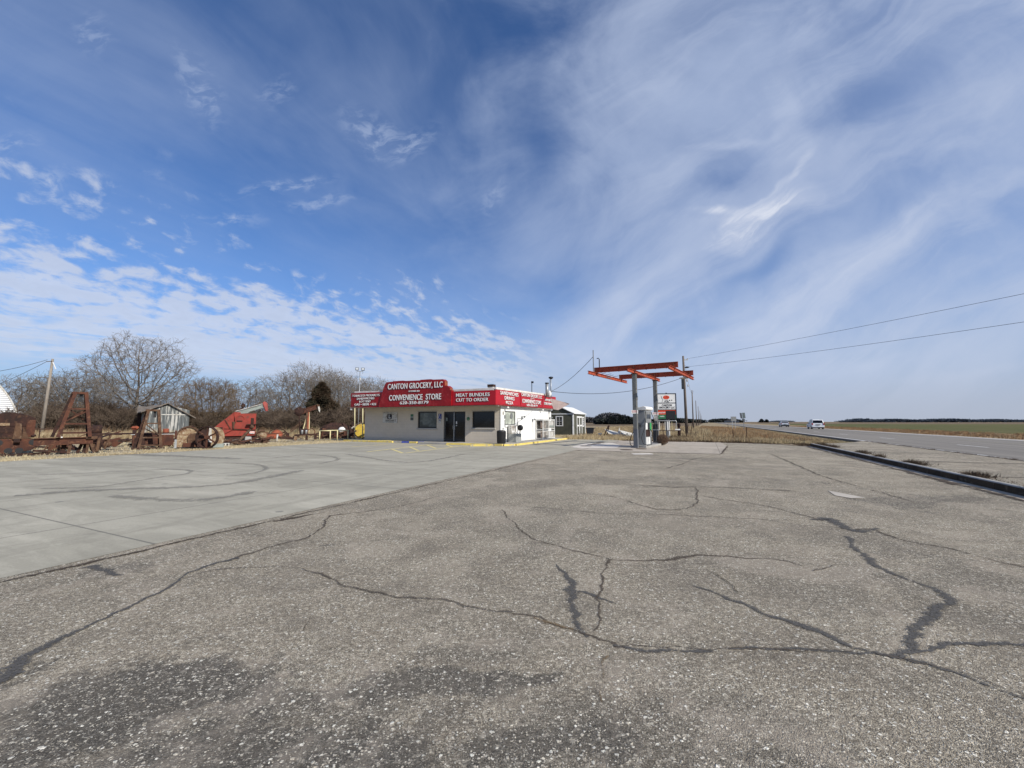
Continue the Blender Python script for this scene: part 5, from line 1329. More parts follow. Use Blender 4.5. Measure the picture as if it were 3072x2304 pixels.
# ------------------------------------------------------------------ poles and wires
def pole(px, Y, h, r, lean, label, mat='wood_pole', arms=0, name='utility_pole', group=None):
    q = P(px, 1300, Y)
    t = thing(name, label, 'utility pole', (q.x, q.y, 0), 0, group)
    MB().tube((0, 0, 0), (lean, 0, h), r, r * .62, 12).build('shaft', M[mat], t, True)
    return t, Vector((q.x + lean, q.y, h))
t, top1 = pole(2060.5, 41.4, 8.1, .15, -.08, 'nearest weathered wooden utility pole right of the price sign')
mb = MB(); mb.box(-.05, .45, -.04, .04, -.05, .05, at=(-.08, 0, 7.72)); mb.build('top_bracket', M['galv'], t)
MB().ell((.35, 0, 7.80), (.06, .06, .09)).build('insulator', M['white_dirty'], t, True)
MB().lathe([(.02, .10), (.22, .02), (.24, -.03), (.05, -.08)], 14, at=(.26, 0, 6.95)).build('street_lamp_head', M['black'], t, True)
MB().lathe([(.06, -.1), (.07, .12), (.03, .16)], 8, at=(.22, 0, 5.6)).lathe([(.05, -.1), (.06, .1)], 8, at=(.30, 0, 5.1)).build('cutout_fuse', M['white_dirty'], t, True)
MB().box(-.32, -.16, -.12, .12, 4.75, 5.9).build('transformer_box', M['black'], t, bevel=.03)
for i, (px, Y) in enumerate(((2081, 87), (2091, 130), (2097.5, 180), (2102, 250), (2104.5, 340), (2106.5, 450))):
    pole(px, Y, 8.1, .14, 0, ['second', 'third', 'fourth', 'fifth', 'sixth', 'seventh and farthest'][i] + ' pole of the row running away along the highway', group='poles receding beside the highway')
t, topL = pole(124, 41, 7.75, .15, .38, 'leaning bleached utility pole behind the scrap at far left', 'pole_pale')
MB().bar((.48, -.05, 7.4), (.85, -.05, 6.7), .06).build('white_stay', M['white'], t)
MB().bar((-.1, -.12, 7.45), (.45, -.12, 7.5), .06).build('insulator_arm', M['wood_pole'], t)
def wire(name, a, b, sag, label, r=.014, n=24):
    a, b = Vector(a), Vector(b); pts = []
    for i in range(n + 1):
        s_ = i / n; p = a.lerp(b, s_); p.z -= 4 * sag * s_ * (1 - s_); pts.append(p)
    o = MB().path(pts, r, 5).build(name, M['black']); return tag(o, label, 'wire')
e1 = P(3072, 868, 19); d1 = (e1 - (top1 + Vector((.4, 0, -.3)))); wire('power_line', top1 + Vector((.38, 0, -.28)), top1 + Vector((.38, 0, -.28)) + d1 * 1.55, -.05 + .3, 'upper of two wires rising right from the near utility pole', .010)
e2 = P(3072, 945, 19); d2 = (e2 - (top1 + Vector((.3, 0, -1.05)))); wire('power_line', top1 + Vector((.3, 0, -1.1)), top1 + Vector((.3, 0, -1.1)) + d2 * 1.55, .3, 'lower of two wires rising right from the near utility pole', .010)
canw = lambda x, y, z: c1 + Vector((x * math.cos(CA) - y * math.sin(CA), x * math.sin(CA) + y * math.cos(CA), z))
wire('service_cable', canw(-2.4, -.25, 5.45), mast_top + Vector((0, 0, -.35)), .25, 'cable from the canopy mast down to the store roof', .016)
wire('service_cable', mast_top + Vector((0, 0, -.35)), top1 + Vector((-.15, 0, -2.2)), .75, 'long sagging cable from the store roof to the near utility pole', .02)
wire('power_line', top1 + Vector((.15, 0, -.9)), (P(2081, 1172, 87) + Vector((0, 0, .0))), 1.6, 'thin wire from the near utility pole to the next pole', .012)
wire('power_line', topL + Vector((-.4, -.1, -.1)), P(-60, 1122, 38), .15, 'upper wire leaving the leaning pole to the left', .02)
wire('power_line', topL + Vector((-.4, -.1, -.25)), P(-60, 1176, 38), .12, 'lower wire leaving the leaning pole to the left', .02)
wire('overhead_wire', P(-120, 60, 9), P(120, -70, 9), .0, 'short dark wire crossing the top left corner of the sky', .02)

# ------------------------------------------------------------------ bare trees, brush, grass
def prisms(segs, nside, name, mat, parent=None):
    """segs (N,8): p0, p1, r0, r1 -> open tapered prisms"""
    S = np.asarray(segs, float)
    p0, p1, r0, r1 = S[:, 0:3], S[:, 3:6], S[:, 6], S[:, 7]
    d = p1 - p0; L = np.linalg.norm(d, axis=1, keepdims=True); d = d / np.maximum(L, 1e-6)
    up = np.where(np.abs(d[:, 2:3]) > .9, np.array([[1., 0, 0]]), np.array([[0, 0, 1.]]))
    a = np.cross(d, up); a /= np.maximum(np.linalg.norm(a, axis=1, keepdims=True), 1e-6); b = np.cross(d, a)
    N = len(S); V = np.empty((N, 2 * nside, 3))
    for k in range(nside):
        t = 2 * math.pi * k / nside; o = a * math.cos(t) + b * math.sin(t)
        V[:, k] = p0 + o * r0[:, None]; V[:, nside + k] = p1 + o * r1[:, None]
    base = np.arange(N)[:, None] * 2 * nside; F = []
    for k in range(nside):
        k2 = (k + 1) % nside; F.append(np.stack([base[:, 0] + k, base[:, 0] + k2, base[:, 0] + nside + k2, base[:, 0] + nside + k], 1))
    F = np.concatenate(F)
    return fast_mesh(name, V.reshape(-1, 3), F, mat, parent)
def grow(rng, H, trunk_h, r0, spread=.75, levels=6, kids=3, up=.25, lean=(0, 0), twig_r=.012, stems=1, droop=0.0, wob=.22, start_len=None, ratio=.72, limbs=0):
    thick, thin = [], []
    def rv(): return Vector((rng.uniform(-1, 1), rng.uniform(-1, 1), rng.uniform(-1, 1)))
    def branch(p, d, L, r, lev):
        n = 3 if lev < 3 else 2
        pts = [p]; dd = d.copy()
        for i in range(n):
            dd = (dd + rv() * wob + Vector((0, 0, up * .35 - droop * (lev > 3)))).normalized()
            q = pts[-1] + dd * (L / n); ra = r * (1 - .45 * i / n); rb = r * (1 - .45 * (i + 1) / n)
            seg = (*pts[-1], *q, max(ra, twig_r * .6), max(rb, twig_r * .45))
            (thick if lev < 3 else thin).append(seg); pts.append(q)
        if lev >= levels: return
        k = kids + (1 if rng.random() < .4 else 0)
        for j in range(k):
            t = rng.uniform(.35, 1.0) if j else 1.0
            idx = min(int(t * n), n - 1); f = t * n - idx; base = pts[idx].lerp(pts[idx + 1], f)
            nd = (dd + rv().normalized() * spread * rng.uniform(.6, 1.2) + Vector((0, 0, up))).normalized()
            branch(base, nd, L * ratio * rng.uniform(.75, 1.15), max(r * .58 * rng.uniform(.8, 1.1), twig_r), lev + 1)
    if limbs:
        th = trunk_h; thick.append((0, 0, 0, .1, .05, th * .6, r0, r0 * .85)); thick.append((.1, .05, th * .6, .12, .1, th, r0 * .85, r0 * .75))
        for k in range(limbs):
            az = k * 2.4 + rng.uniform(-.3, .3); el = R(16 + 70 * ((k * .618) % 1.0)); h = th * (.72 + .28 * ((k * .37) % 1.0))
            d = Vector((math.cos(az) * math.cos(el), math.sin(az) * math.cos(el), math.sin(el)))
            branch(Vector((.1, .08, h)), d, (start_len or trunk_h) * (.86 + .40 * math.sin(el)), r0 * rng.uniform(.38, .55), 1)
        stems = 0
    for s_ in range(stems):
        off = Vector((rng.uniform(-.3, .3), rng.uniform(-.3, .3), 0)) * (stems > 1)
        d = Vector((lean[0] + (rng.uniform(-.5, .5) if stems > 1 else 0), lean[1] + (rng.uniform(-.5, .5) if stems > 1 else 0), 1)).normalized()
        branch(off, d, start_len or trunk_h, r0, 0)
    T, t_ = np.array(thick), np.array(thin)
    top = max(T[:, 5].max(), t_[:, 5].max()); s_ = H / top
    sc = np.ones(8) * s_; sc[6:] = 1.0
    return T * sc, t_ * sc
def colonise(seed, H, Rx, Ry, trunk_h, zlow, n_attr=1300, step=.38, twig_n=2, twig_l=.75, r_tip=.0135, asym=0.0, stems=1):
    """branch skeleton grown towards points spread through a domed crown"""
    rng = np.random.default_rng(seed)
    A = []
    while len(A) < n_attr:
        p = rng.uniform(-1, 1, 3); q = p * (1 + .10 * math.sin(4 * math.atan2(p[1], p[0]) + seed) + .08 * math.sin(7 * p[2] + seed))
        r = math.sqrt((q ** 2).sum())
        if r > 1 or (r < .35 and rng.random() < .5): continue
        zc_ = (zlow + H) / 2; z = zc_ + p[2] * (H - zlow) / 2
        A.append((p[0] * Rx + asym * (z - zlow), p[1] * Ry, z))
    A = np.array(A)
    nodes, par = [], []
    for s_ in range(stems):
        a = s_ * 2.4; bx, by = (.25 * math.cos(a), .25 * math.sin(a)) if stems > 1 else (0, 0); z = 0.0; last = -1
        while z < trunk_h:
            nodes.append((bx + bx * z * .5, by + by * z * .5 + .04 * math.sin(z * 3), z)); par.append(last); last = len(nodes) - 1; z += step
    nodes = np.array(nodes); par = list(par)
    kc = {}
    near = np.full(len(A), 1e9); idx = np.zeros(len(A), int); start = 0
    alive = np.ones(len(A), bool)
    for it in range(90):
        newn = nodes[start:]
        if len(newn) == 0: break
        for c0 in range(0, len(newn), 400):
            D = ((A[:, None, :] - newn[None, c0:c0 + 400]) ** 2).sum(2); j = D.argmin(1); dm = D[np.arange(len(A)), j]; m_ = dm < near
            near[m_] = dm[m_]; idx[m_] = j[m_] + start + c0
        alive &= near > (step * 1.05) ** 2
        if not alive.any(): break
        start = len(nodes)
        dirs = {}
        for i_ in np.nonzero(alive)[0]:
            k = idx[i_]
            if kc.get(k, 0) >= 3: alive[i_] = False; continue
            d = A[i_] - nodes[k]; d = d / (np.linalg.norm(d) + 1e-9)
            if k in dirs: dirs[k] += d
            else: dirs[k] = d.copy()
        add_ = []
        for k, d in dirs.items():
            kc[k] = kc.get(k, 0) + 1
            pd = nodes[k] - nodes[par[k]] if par[k] >= 0 else np.array([0, 0, 1.0])
            pd = pd / (np.linalg.norm(pd) + 1e-9)
            d = d / (np.linalg.norm(d) + 1e-9) + pd * .35 + rng.normal(0, .12, 3) + np.array([0, 0, .04]); d /= np.linalg.norm(d) + 1e-9
            add_.append(nodes[k] + d * step); par.append(int(k))
        if not add_: break
        nodes = np.vstack([nodes, np.array(add_)])
        if len(nodes) > 5200: break
    N = len(nodes); wgt = np.zeros(N); par = np.array(par)
    kids = np.bincount(par[par >= 0], minlength=N)
    for i_ in range(N - 1, -1, -1):
        if kids[i_] == 0: wgt[i_] += 1
        if par[i_] >= 0: wgt[par[i_]] += wgt[i_]
    rad = r_tip * np.maximum(wgt, 1) ** .43
    ch = np.nonzero(par >= 0)[0]
    segs = np.hstack([nodes[par[ch]], nodes[ch], np.minimum(rad[par[ch]], rad[ch] * 1.5)[:, None], rad[ch][:, None]])
    thick = segs[segs[:, 7] > .045]; thin = segs[segs[:, 7] <= .045]
    # twigs from every young node
    yi = ch[rad[ch] < .035]; tw = []
    for rep in range(twig_n):
        base = nodes[yi]; d = nodes[yi] - nodes[par[yi]]; d /= np.linalg.norm(d, axis=1, keepdims=True) + 1e-9
        d = d + rng.normal(0, .55, d.shape) + np.array([0, 0, .15]); d /= np.linalg.norm(d, axis=1, keepdims=True)
        L = twig_l * rng.uniform(.4, 1.1, (len(yi), 1)); mid_ = base + d * L * .5; d2 = d + rng.normal(0, .3, d.shape); d2 /= np.linalg.norm(d2, axis=1, keepdims=True); tip = mid_ + d2 * L * .5
        o1 = np.full((len(yi), 1), r_tip * .8); o2 = np.full((len(yi), 1), r_tip * .65); o3 = np.full((len(yi), 1), r_tip * .4)
        tw += [np.hstack([base, mid_, o1, o2]), np.hstack([mid_, tip, o2, o3])]
        d3 = d + rng.normal(0, .8, d.shape); d3 /= np.linalg.norm(d3, axis=1, keepdims=True); tw.append(np.hstack([mid_, mid_ + d3 * L * .45, o2, o3]))
    return thick, np.vstack([thin] + tw)
PROTO = {}
def dome_tree(label, cat, loc, H, kind, width=1.0, rot=0.0, group=None, name='bare_tree'):
    """kind -> one of a few grown skeletons, shared by copies of the tree"""
    if kind not in PROTO:
        kw, bark, twig = KINDS[kind]; T, t_ = colonise(**kw)
        root = thing(name, label, cat, loc, rot, group)
        prisms(T, 6, 'trunk', M[bark], root); prisms(t_, 3, 'crown', M[twig], root); PROTO[kind] = (root, kw['H'])
    else:
        root = copy_tree(PROTO[kind][0]); root['label'] = label
        if group: root['group'] = group
        elif 'group' in root: del root['group']
    k = H / PROTO[kind][1]; root.location = loc; root.rotation_euler = (0, 0, rot); root.scale = (k * width, k * width, k)
    return root
KINDS = {
    'big': (dict(seed=4, H=13.4, Rx=6.6, Ry=6.0, trunk_h=3.3, zlow=3.6, n_attr=2300, step=.36, twig_n=2, twig_l=.85), 'bark', 'twig'),
    'round': (dict(seed=8, H=9.0, Rx=4.4, Ry=4.2, trunk_h=1.4, zlow=1.2, n_attr=1300, step=.34, twig_n=2, twig_l=.8), 'bark', 'twig'),
    'tall': (dict(seed=15, H=11.0, Rx=3.4, Ry=3.2, trunk_h=2.2, zlow=2.4, n_attr=1200, step=.36, twig_n=2, twig_l=.9, asym=.06), 'bark', 'twig'),
    'lean': (dict(seed=23, H=10.0, Rx=3.8, Ry=3.6, trunk_h=1.8, zlow=2.0, n_attr=1200, step=.36, twig_n=2, twig_l=.9, asym=-.16), 'bark', 'twig'),
    'bushy': (dict(seed=31, H=6.8, Rx=3.5, Ry=3.3, trunk_h=.8, zlow=.5, n_attr=1700, step=.27, twig_n=3, twig_l=.8, stems=4), 'bark', 'twig_brown'),
}
def make_tree(name, label, cat, loc, H, seed, group=None, bark='bark', twig='twig', width=1.0, **kw):
    rng = random.Random(seed)
    T, t_ = grow(rng, H, kw.pop('trunk', H * .22), kw.pop('r0', H * .022), **kw)
    if width != 1.0:
        for A in (T, t_): A[:, [0, 1, 3, 4]] *= width
    root = thing(name, label, cat, loc, rng.uniform(-.4, .4) * 0, group)
    prisms(T, 5, 'trunk', M[bark], root); prisms(t_, 3, 'crown', M[twig], root)
    return root
def gpos(px, Y): q = P(px, 1300, Y); return (q.x, q.y, -.03)
def hgt(py, Y): return P(1536, py, Y).z
# the big spreading tree
dome_tree('largest bare tree with a wide domed crown behind the rusty derricks', 'tree', gpos(405, 52), hgt(1012, 52), 'big')
trees = [  # px, Y, top py, seed, width, label
    (40, 58, 1125, 11, 1.35, 'bare tree at the far left edge behind the white arched hut'),
    (228, 60, 1100, 12, 1.05, 'mid sized bare tree between the leaning pole and the largest tree'),
    (300, 66, 1135, 31, 1.0, 'bare tree just left behind the largest tree'),
    (735, 66, 1140, 14, 1.15, 'rounded bare tree above the red pump jack beam'),
    (800, 72, 1165, 33, .9, 'small bare tree right of the red pump jack head'),
    (870, 62, 1110, 15, 1.0, 'tall bare tree left behind the dark cedar'),
    (925, 68, 1090, 16, .8, 'bare tree with the tallest top directly behind the cedar'),
    (968, 62, 1095, 17, .8, 'bare tree rising right behind the dark cedar'),
    (1015, 64, 1108, 18, .8, 'narrow bare tree between the cedar and the floodlight pole'),
    (1065, 70, 1130, 19, .85, 'bare tree behind the floodlight pole'),
    (1118, 72, 1128, 20, .9, 'bare tree behind the left end of the store roof'),
    (1150, 80, 1140, 34, .8, 'faint bare tree behind the raised red sign'),
    (120, 70, 1160, 35, 1.2, 'low bare tree left of the leaning pole'),
    (190, 64, 1120, 36, 1.1, 'bare tree directly behind the leaning pole'),
    (480, 72, 1150, 37, 1.1, 'bare tree under the right side of the largest crown'),
    (1000, 76, 1112, 40, .9, 'faint bare tree behind and right of the cedar'),
    (1095, 78, 1135, 41, .9, 'faint bare tree just right of the floodlight pole'),
]
for i, (px, Y, py, sd, w, lab) in enumerate(trees):
    dome_tree(lab, 'tree', gpos(px, Y), hgt(py, Y), ('round', 'lean', 'tall')[sd % 3] if w < 1.05 else 'round', w * (1.1 if w >= 1.05 else 1.15), i * 2.1, 'bare winter trees behind the scrap yard')
# dense brown bushy tree
dome_tree('dense brown bushy tree with upright twigs right of the wooden barn', 'tree', gpos(622, 50), hgt(1138, 50), 'bushy', 1.0, 0, None, 'bushy_tree')
# brush thicket
brush = [(15, 50, 1215), (90, 48, 1222), (150, 46, 1205), (200, 50, 1200), (255, 47, 1205), (310, 49, 1195), (350, 46, 1215), (385, 50, 1205), (612, 48, 1235), (650, 52, 1225), (700, 54, 1222), (760, 50, 1232), (815, 49, 1226), (860, 47, 1228), (900, 53, 1215),
         (985, 48, 1225), (1030, 50, 1210), (1072, 52, 1205), (1110, 55, 1215), (275, 56, 1185), (460, 60, 1195), (530, 62, 1200), (180, 56, 1190), (850, 57, 1205), (1045, 58, 1190)]
where = ['at the far left edge', 'behind the rusty winch drum', 'left of the tall derrick', 'behind the tall derrick top', 'right of the tall derrick', 'with pale stems under the big tree', 'left of the small derrick', 'at the big tree foot', 'between barn and red pump jack',
         'behind the red pump jack rear', 'behind the red pump jack middle', 'right under the red pump jack head', 'right of the red pump jack', 'left of the small pump jack', 'behind the small pump jack', 'right of the dark cedar', 'behind the yellow rail', 'left of the store corner',
         'touching the store corner', 'under the left side of the big crown', 'left behind the barn roof', 'right behind the barn roof', 'behind the leaning pole', 'left behind the cedar', 'between cedar and floodlight pole']
protos = {}
for i, (px, Y, py) in enumerate(brush):
    sd = 50 + i % 5
    lab = 'tangled leafless brush ' + where[i]
    if sd not in protos:
        o = make_tree('brush_thicket', lab, 'shrub', gpos(px, Y), 2.6, sd, 'leafless brush below the trees', bark='brush', twig='brush', levels=4, kids=3, spread=.85, up=.18, width=1.5, trunk=1.0, r0=.03, stems=9, twig_r=.012, ratio=.78)
        protos[sd] = o
    else:
        o = copy_tree(protos[sd]); o.location = gpos(px, Y); o['label'] = lab
    k = hgt(py, Y) / 2.6; o.scale = (k * 1.15, k * 1.15, k); o.rotation_euler = (0, 0, i * 1.3)
# dark cedar
def cedar(loc, H, Rr, label, n=2600, seed=1, group=None, mat='cedar', size=.28):
    rng = np.random.default_rng(seed)
    root = thing('cedar_tree', label, 'evergreen', loc, 0, group)
    z = rng.uniform(.03, 1, n) ** .85; ang = rng.uniform(0, 2 * np.pi, n)
    prof = (1 - z) ** .75 * (.75 + .35 * np.sin(z * 23 + ang * 2) * .6 + .18 * np.sin(ang * 5 + z * 9)); rr = Rr * prof * rng.uniform(.45, 1.05, n) ** .5
    c = np.stack([rr * np.cos(ang), rr * np.sin(ang), z * H], 1)
    m = 5; V = []; 
    for k in range(m):
        d = np.stack([np.cos(ang) * .9, np.sin(ang) * .9, np.full(n, .5)], 1) + rng.normal(0, .55, (n, 3)); d /= np.linalg.norm(d, axis=1, keepdims=True)
        s_ = np.cross(d, rng.normal(0, 1, (n, 3))); s_ /= np.linalg.norm(s_, axis=1, keepdims=True)
        L = size * rng.uniform(.6, 1.4, (n, 1)); w = L * .16
        V.append(np.stack([c - s_ * w, c + s_ * w, c + d * L], 1))
    V = np.concatenate(V).reshape(-1, 3); F = np.arange(len(V)).reshape(-1, 3)
    fast_mesh('crown', V, F, M[mat], root)
    MB().tube((0, 0, 0), (0, 0, H * .9), H * .025, .02, 6).build('trunk', M['bark'], root)
    return root
cedar(gpos(960, 52), hgt(1150, 52), 3.3, 'dark brownish green cedar behind the small pump jack', 4200, 3, size=.34)

# ---------------- grass
def tufts(name, region_fn, n, h0, h1, w, mat, seed=0, lean=.35, kind='stuff', parent=None, z0=0.0, bl=3):
    rng = np.random.default_rng(seed)
    pts = region_fn(rng, n); n = len(pts)
    hsc = pts[:, 3] if pts.shape[1] > 3 else np.ones(n)
    V = []
    for k in range(bl):
        ang = rng.uniform(0, 2 * np.pi, n); h = rng.uniform(h0, h1, n) * hsc
        b = pts[:, :3] + np.stack([rng.normal(0, .05, n), rng.normal(0, .05, n), np.full(n, -.02)], 1)
        la = rng.uniform(0, 2 * np.pi, n); ll = np.abs(rng.normal(0, lean, n)) * h
        tip = b + np.stack([np.cos(la) * ll + .12 * h, np.sin(la) * ll, h], 1)
        side = np.stack([np.cos(ang), np.sin(ang), np.zeros(n)], 1) * (w * rng.uniform(.6, 1.4, n))[:, None]
        V.append(np.stack([b - side, b + side, tip], 1))
    V = np.concatenate(V).reshape(-1, 3); F = np.arange(len(V)).reshape(-1, 3)
    o = fast_mesh(name, V, F, M[mat], parent)
    o['kind'] = kind
    return o
def un_region(polys, bump=None):
    """polys: list of (u0,u1,n0,n1,weight)"""
    def f(rng, n):
        out = []; tot = sum(p[4] for p in polys)
        for u0, u1, n0, n1, wt in polys:
            m = int(n * wt / tot); u = rng.uniform(u0, u1, m); v = rng.uniform(n0, n1, m)
            # clumping
            k = .5 + .5 * np.sin(u * 1.7 + 3 * np.sin(v * .9)) * np.sin(v * 1.3 + 2 * np.sin(u * .6))
            keep = rng.random(m) < (.25 + .75 * k); u, v, k = u[keep], v[keep], k[keep]
            out.append(np.stack([u * UX + v * UY, u * UY - v * UX, np.zeros(len(u)), (.55 + .6 * k) * np.where((v > -3) & (v < 10), np.clip(1.05 - .085 * (v + 1), .22, 1.05), 1.0)], 1))
        return np.concatenate(out)
    return f
tufts('grass', un_region([(34, 44, -11.5, 8.5, 1.0), (44, 60, -16, 9.6, .9)]), 34000, .16, .52, .012, 'grass_gold', 1)
tufts('grass', un_region([(60, 130, -22, 9.6, 1)]), 22000, .25, .5, .03, 'grass_gold', 2)
tufts('grass', un_region([(40, 64, .5, 7.5, 1), (64, 110, -1, 9.0, 1)]), 15000, .30, .85, .018, 'grass_rust', 3, lean=.30)
tufts('grass', un_region([(34.5, 42, 2, 9.8, 1), (42, 90, 7.5, 9.9, .8)]), 9000, .08, .22, .02, 'grass_green', 4)
tufts('grass', un_region([(33.3, 34.8, -6, 5.5, 1), (31, 35, 5.3, 6.4, .4)]), 3500, .06, .20, .016, 'weed_dark', 5, lean=.8)
tufts('grass', un_region([(-5, 14, -26.3, -24.1, 1), (14, 26, -27.5, -24.0, 1)]), 15000, .03, .10, .010, 'grass_tan', 6, lean=.9)
tufts('grass', un_region([(-2, 20, -40, -26.3, .7), (20, 46, -48, -26, 1)]), 15000, .04, .16, .014, 'grass_tan', 7, lean=.8)
tufts('grass', un_region([(26, 46, -46, -33, 1), (14, 24, -56, -46, .8)]), 9000, .35, .9, .014, 'grass_gold', 8, lean=.3)
tufts('grass', un_region([(30, 50, -60, -48, 1), (10, 30, -72, -58, .8), (46, 60, -50, -26, .6)]), 11000, .5, 1.2, .02, 'brush_red', 9, lean=.35)
tufts('grass', un_region([(34.8, 38.8, -14.5, -11.0, 1), (35.8, 37.2, -11, -6, .5)]), 3000, .08, .32, .012, 'grass_tan', 10, lean=.7)
tufts('grass', un_region([(-30, 160, 21.95, 32.5, 1)]), 30000, .10, .34, .03, 'grass_rust', 12, lean=.5)
tufts('grass', un_region([(38, 70, -1, 8.5, 1)]), 12000, .25, .8, .018, 'grass_gold', 31, lean=.35)
tufts('grass', un_region([(33.6, 52, -3, 9.8, 1)]), 4000, .1, .45, .012, 'weed_dark', 32, lean=.7)
# weeds along the kerb and the slab joints
def kerb_weeds(rng, n):
    cen = [(3.2, .5), (4.3, .6), (5.8, .7), (7.0, .5), (8.6, .8), (10.2, .6), (12.0, .4), (14.5, .7), (1.5, .7), (-.5, .8), (18, .6), (23, .8), (28, 1.0), (30, .8), (9.4, .25), (20.5, .3), (6.4, .3)]
    out = []
    for u, s_ in cen:
        m = n // len(cen); uu = rng.normal(u, s_ * .8, m); nn = 5.98 + np.abs(rng.normal(0, .05 + .12 * (s_ > .5), m)) + .06 * np.sin(uu * 3)
        out.append(np.stack([uu * UX + nn * UY, uu * UY - nn * UX, np.full(m, .13), np.clip(1.1 - np.abs(uu - u) / s_, .25, 1) * (.45 + .55 * rng.random(m))], 1))
    return np.concatenate(out)
tufts('weeds', kerb_weeds, 11000, .04, .27, .008, 'weed_dark', 13, lean=.9)
def joint_weeds(rng, n):
    u = rng.uniform(-6, 37, n); k = np.sin(u * 2.1) + np.sin(u * 5.3 + 1); keep = k > .3; u = u[keep]
    nn = rng.normal(10.02, .05, len(u)); return np.stack([u * UX + nn * UY, u * UY - nn * UX, np.full(len(u), .13), np.ones(len(u)) * .6], 1)
tufts('weeds', joint_weeds, 2600, .03, .16, .008, 'weed_dark', 14, lean=.9)
def store_weeds(rng, n):
    x = rng.uniform(-1.2, 2.2, n); y = rng.uniform(10.2, 12.8, n)
    return np.stack([SX + x * SF.ca - y * SF.sa, SY + x * SF.sa + y * SF.ca, np.full(n, .05), np.ones(n)], 1)
tufts('weeds', store_weeds, 1600, .08, .35, .012, 'grass_tan', 15, lean=.8)
# russet weed clump near the pump bin
def clump(cx, cy, rx, ry):
    def f(rng, n):
        a = rng.uniform(0, 2 * np.pi, n); r = np.sqrt(rng.random(n)); return np.stack([cx + rx * r * np.cos(a), cy + ry * r * np.sin(a), np.zeros(n), 1.1 - .6 * r], 1)
    return f
q = GP(2030, 1318); tufts('weeds', clump(q.x, q.y, 1.6, .5), 1500, .15, .5, .012, 'weed_dark', 16, lean=.7)
q = GP(905, 1310); tufts('weeds', clump(q.x + .5, q.y + 1, 4.5, 1.5), 1800, .4, 1.2, .014, 'grass_gold', 17, lean=.35)
# dark mound of low dry earth beside the store rear corner
# tumbleweed
q = GP(1988, 1336)
rng = np.random.default_rng(5); segs = []
for i in range(900):
    a = rng.normal(0, 1, 3); a /= np.linalg.norm(a); b = a + rng.normal(0, .5, 3); b /= np.linalg.norm(b)
    r0_, r1_ = .12 + .18 * rng.random(), .30 + .09 * rng.random()
    segs.append((*(a * r0_), *(b * r1_), .004, .003)); c_ = b + rng.normal(0, .5, 3); c_ /= np.linalg.norm(c_); segs.append((*(b * r1_), *(c_ * (.38)), .003, .0025))
S_ = np.array(segs); S_[:, [2, 5]] = S_[:, [2, 5]] * .92 + .36
o = prisms(S_, 3, 'tumbleweed', M['tumble']); o.location = (q.x, q.y, 0.008); tag(o, 'round brown tumbleweed resting beside the pump island', 'tumbleweed')

# ------------------------------------------------------------------ far tree lines and fields' edges
def far_wood(name, px0, px1, Y, top, base_py, seed, mat, n=2500, size=2.0, rag=.5, dx=0):
    rng = np.random.default_rng(seed); A, B = P(px0, HOR, Y), P(px1, HOR, Y + dx); V = []
    t = rng.random(n); env = np.interp(t, np.linspace(0, 1, len(top)), [P(1536, p, Y).z for p in top]) * (1 - rag * .35 * np.abs(np.sin(t * 61)) * rng.random(n))
    zb = P(1536, base_py, Y).z if base_py < HOR + 20 else 0
    c = np.stack([A.x + (B.x - A.x) * t, A.y + (B.y - A.y) * t + rng.normal(0, Y * .01, n), env * rng.random(n) ** .7], 1)
    for k in range(5):
        d = rng.normal(0, 1, (n, 3)); d[:, 2] = np.abs(d[:, 2]) * .8; d /= np.linalg.norm(d, axis=1, keepdims=True); s_ = np.cross(d, rng.normal(0, 1, (n, 3))); s_ /= np.linalg.norm(s_, axis=1, keepdims=True)
        L = size * rng.uniform(.5, 1.2, (n, 1)); L = np.minimum(L, np.maximum(env[:, None] * .4, .4)); V.append(np.stack([c - s_ * L * .35, c + s_ * L * .35, c + d * L], 1))
    V = np.concatenate(V).reshape(-1, 3); V[:, 2] = np.maximum(V[:, 2], 0)
    o = fast_mesh(name, V, np.arange(len(V)).reshape(-1, 3), M[mat]); o['kind'] = 'stuff'; return o
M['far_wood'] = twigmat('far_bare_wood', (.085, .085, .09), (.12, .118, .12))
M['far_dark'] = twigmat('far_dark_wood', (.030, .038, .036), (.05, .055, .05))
M['far_hazed'] = twigmat('far_hazed_wood', (.075, .095, .12), (.10, .12, .145))  # distance haze put into the tree colour as blue
far_wood('far_treeline', 1740, 1800, 520, [1256, 1253, 1255, 1256], 1265, 1, 'far_wood', 1600, 2.5)
far_wood('far_grove', 1786, 1900, 240, [1256, 1247, 1244, 1243, 1245, 1250, 1256, 1254], 1265, 2, 'far_wood', 3800, 1.8)
far_wood('far_grove_undergrowth', 1786, 1905, 232, [1259, 1258, 1258, 1257, 1258], 1265, 3, 'far_dark', 2600, 1.5)
for i, (px, py) in enumerate(((1833, 1251), (1842, 1253), (1860, 1247), (1868, 1251), (1885, 1250))):
    q = P(px, 1265, 226); cedar((q.x, q.y, 0), P(1536, py, 226).z, 1.7, ['far dark cedar at the left of the grove', 'second far dark cedar from the left of the grove', 'tallest far dark cedar of the grove', 'far dark cedar beside the tallest one', 'far dark cedar nearest the pump'][i], 500, 60 + i, 'far cedars in the grove', 'far_dark', .8)
far_wood('far_treeline', 1960, 2112, 420, [1258, 1257, 1256, 1257, 1259, 1260], 1265, 4, 'far_dark', 1800, 2.2)
far_wood('far_treeline', 2130, 2225, 620, [1262, 1258, 1257, 1257, 1258, 1259, 1262], 1265, 5, 'far_dark', 1500, 2.5)
far_wood('far_treeline', 2316, 2375, 1300, [1263, 1262, 1262, 1263], 1265, 6, 'far_hazed', 700, 4)
far_wood('far_treeline', 2520, 2625, 950, [1262.5, 1261.5, 1259, 1256, 1258.5, 1261], 1265, 7, 'far_hazed', 1500, 4)
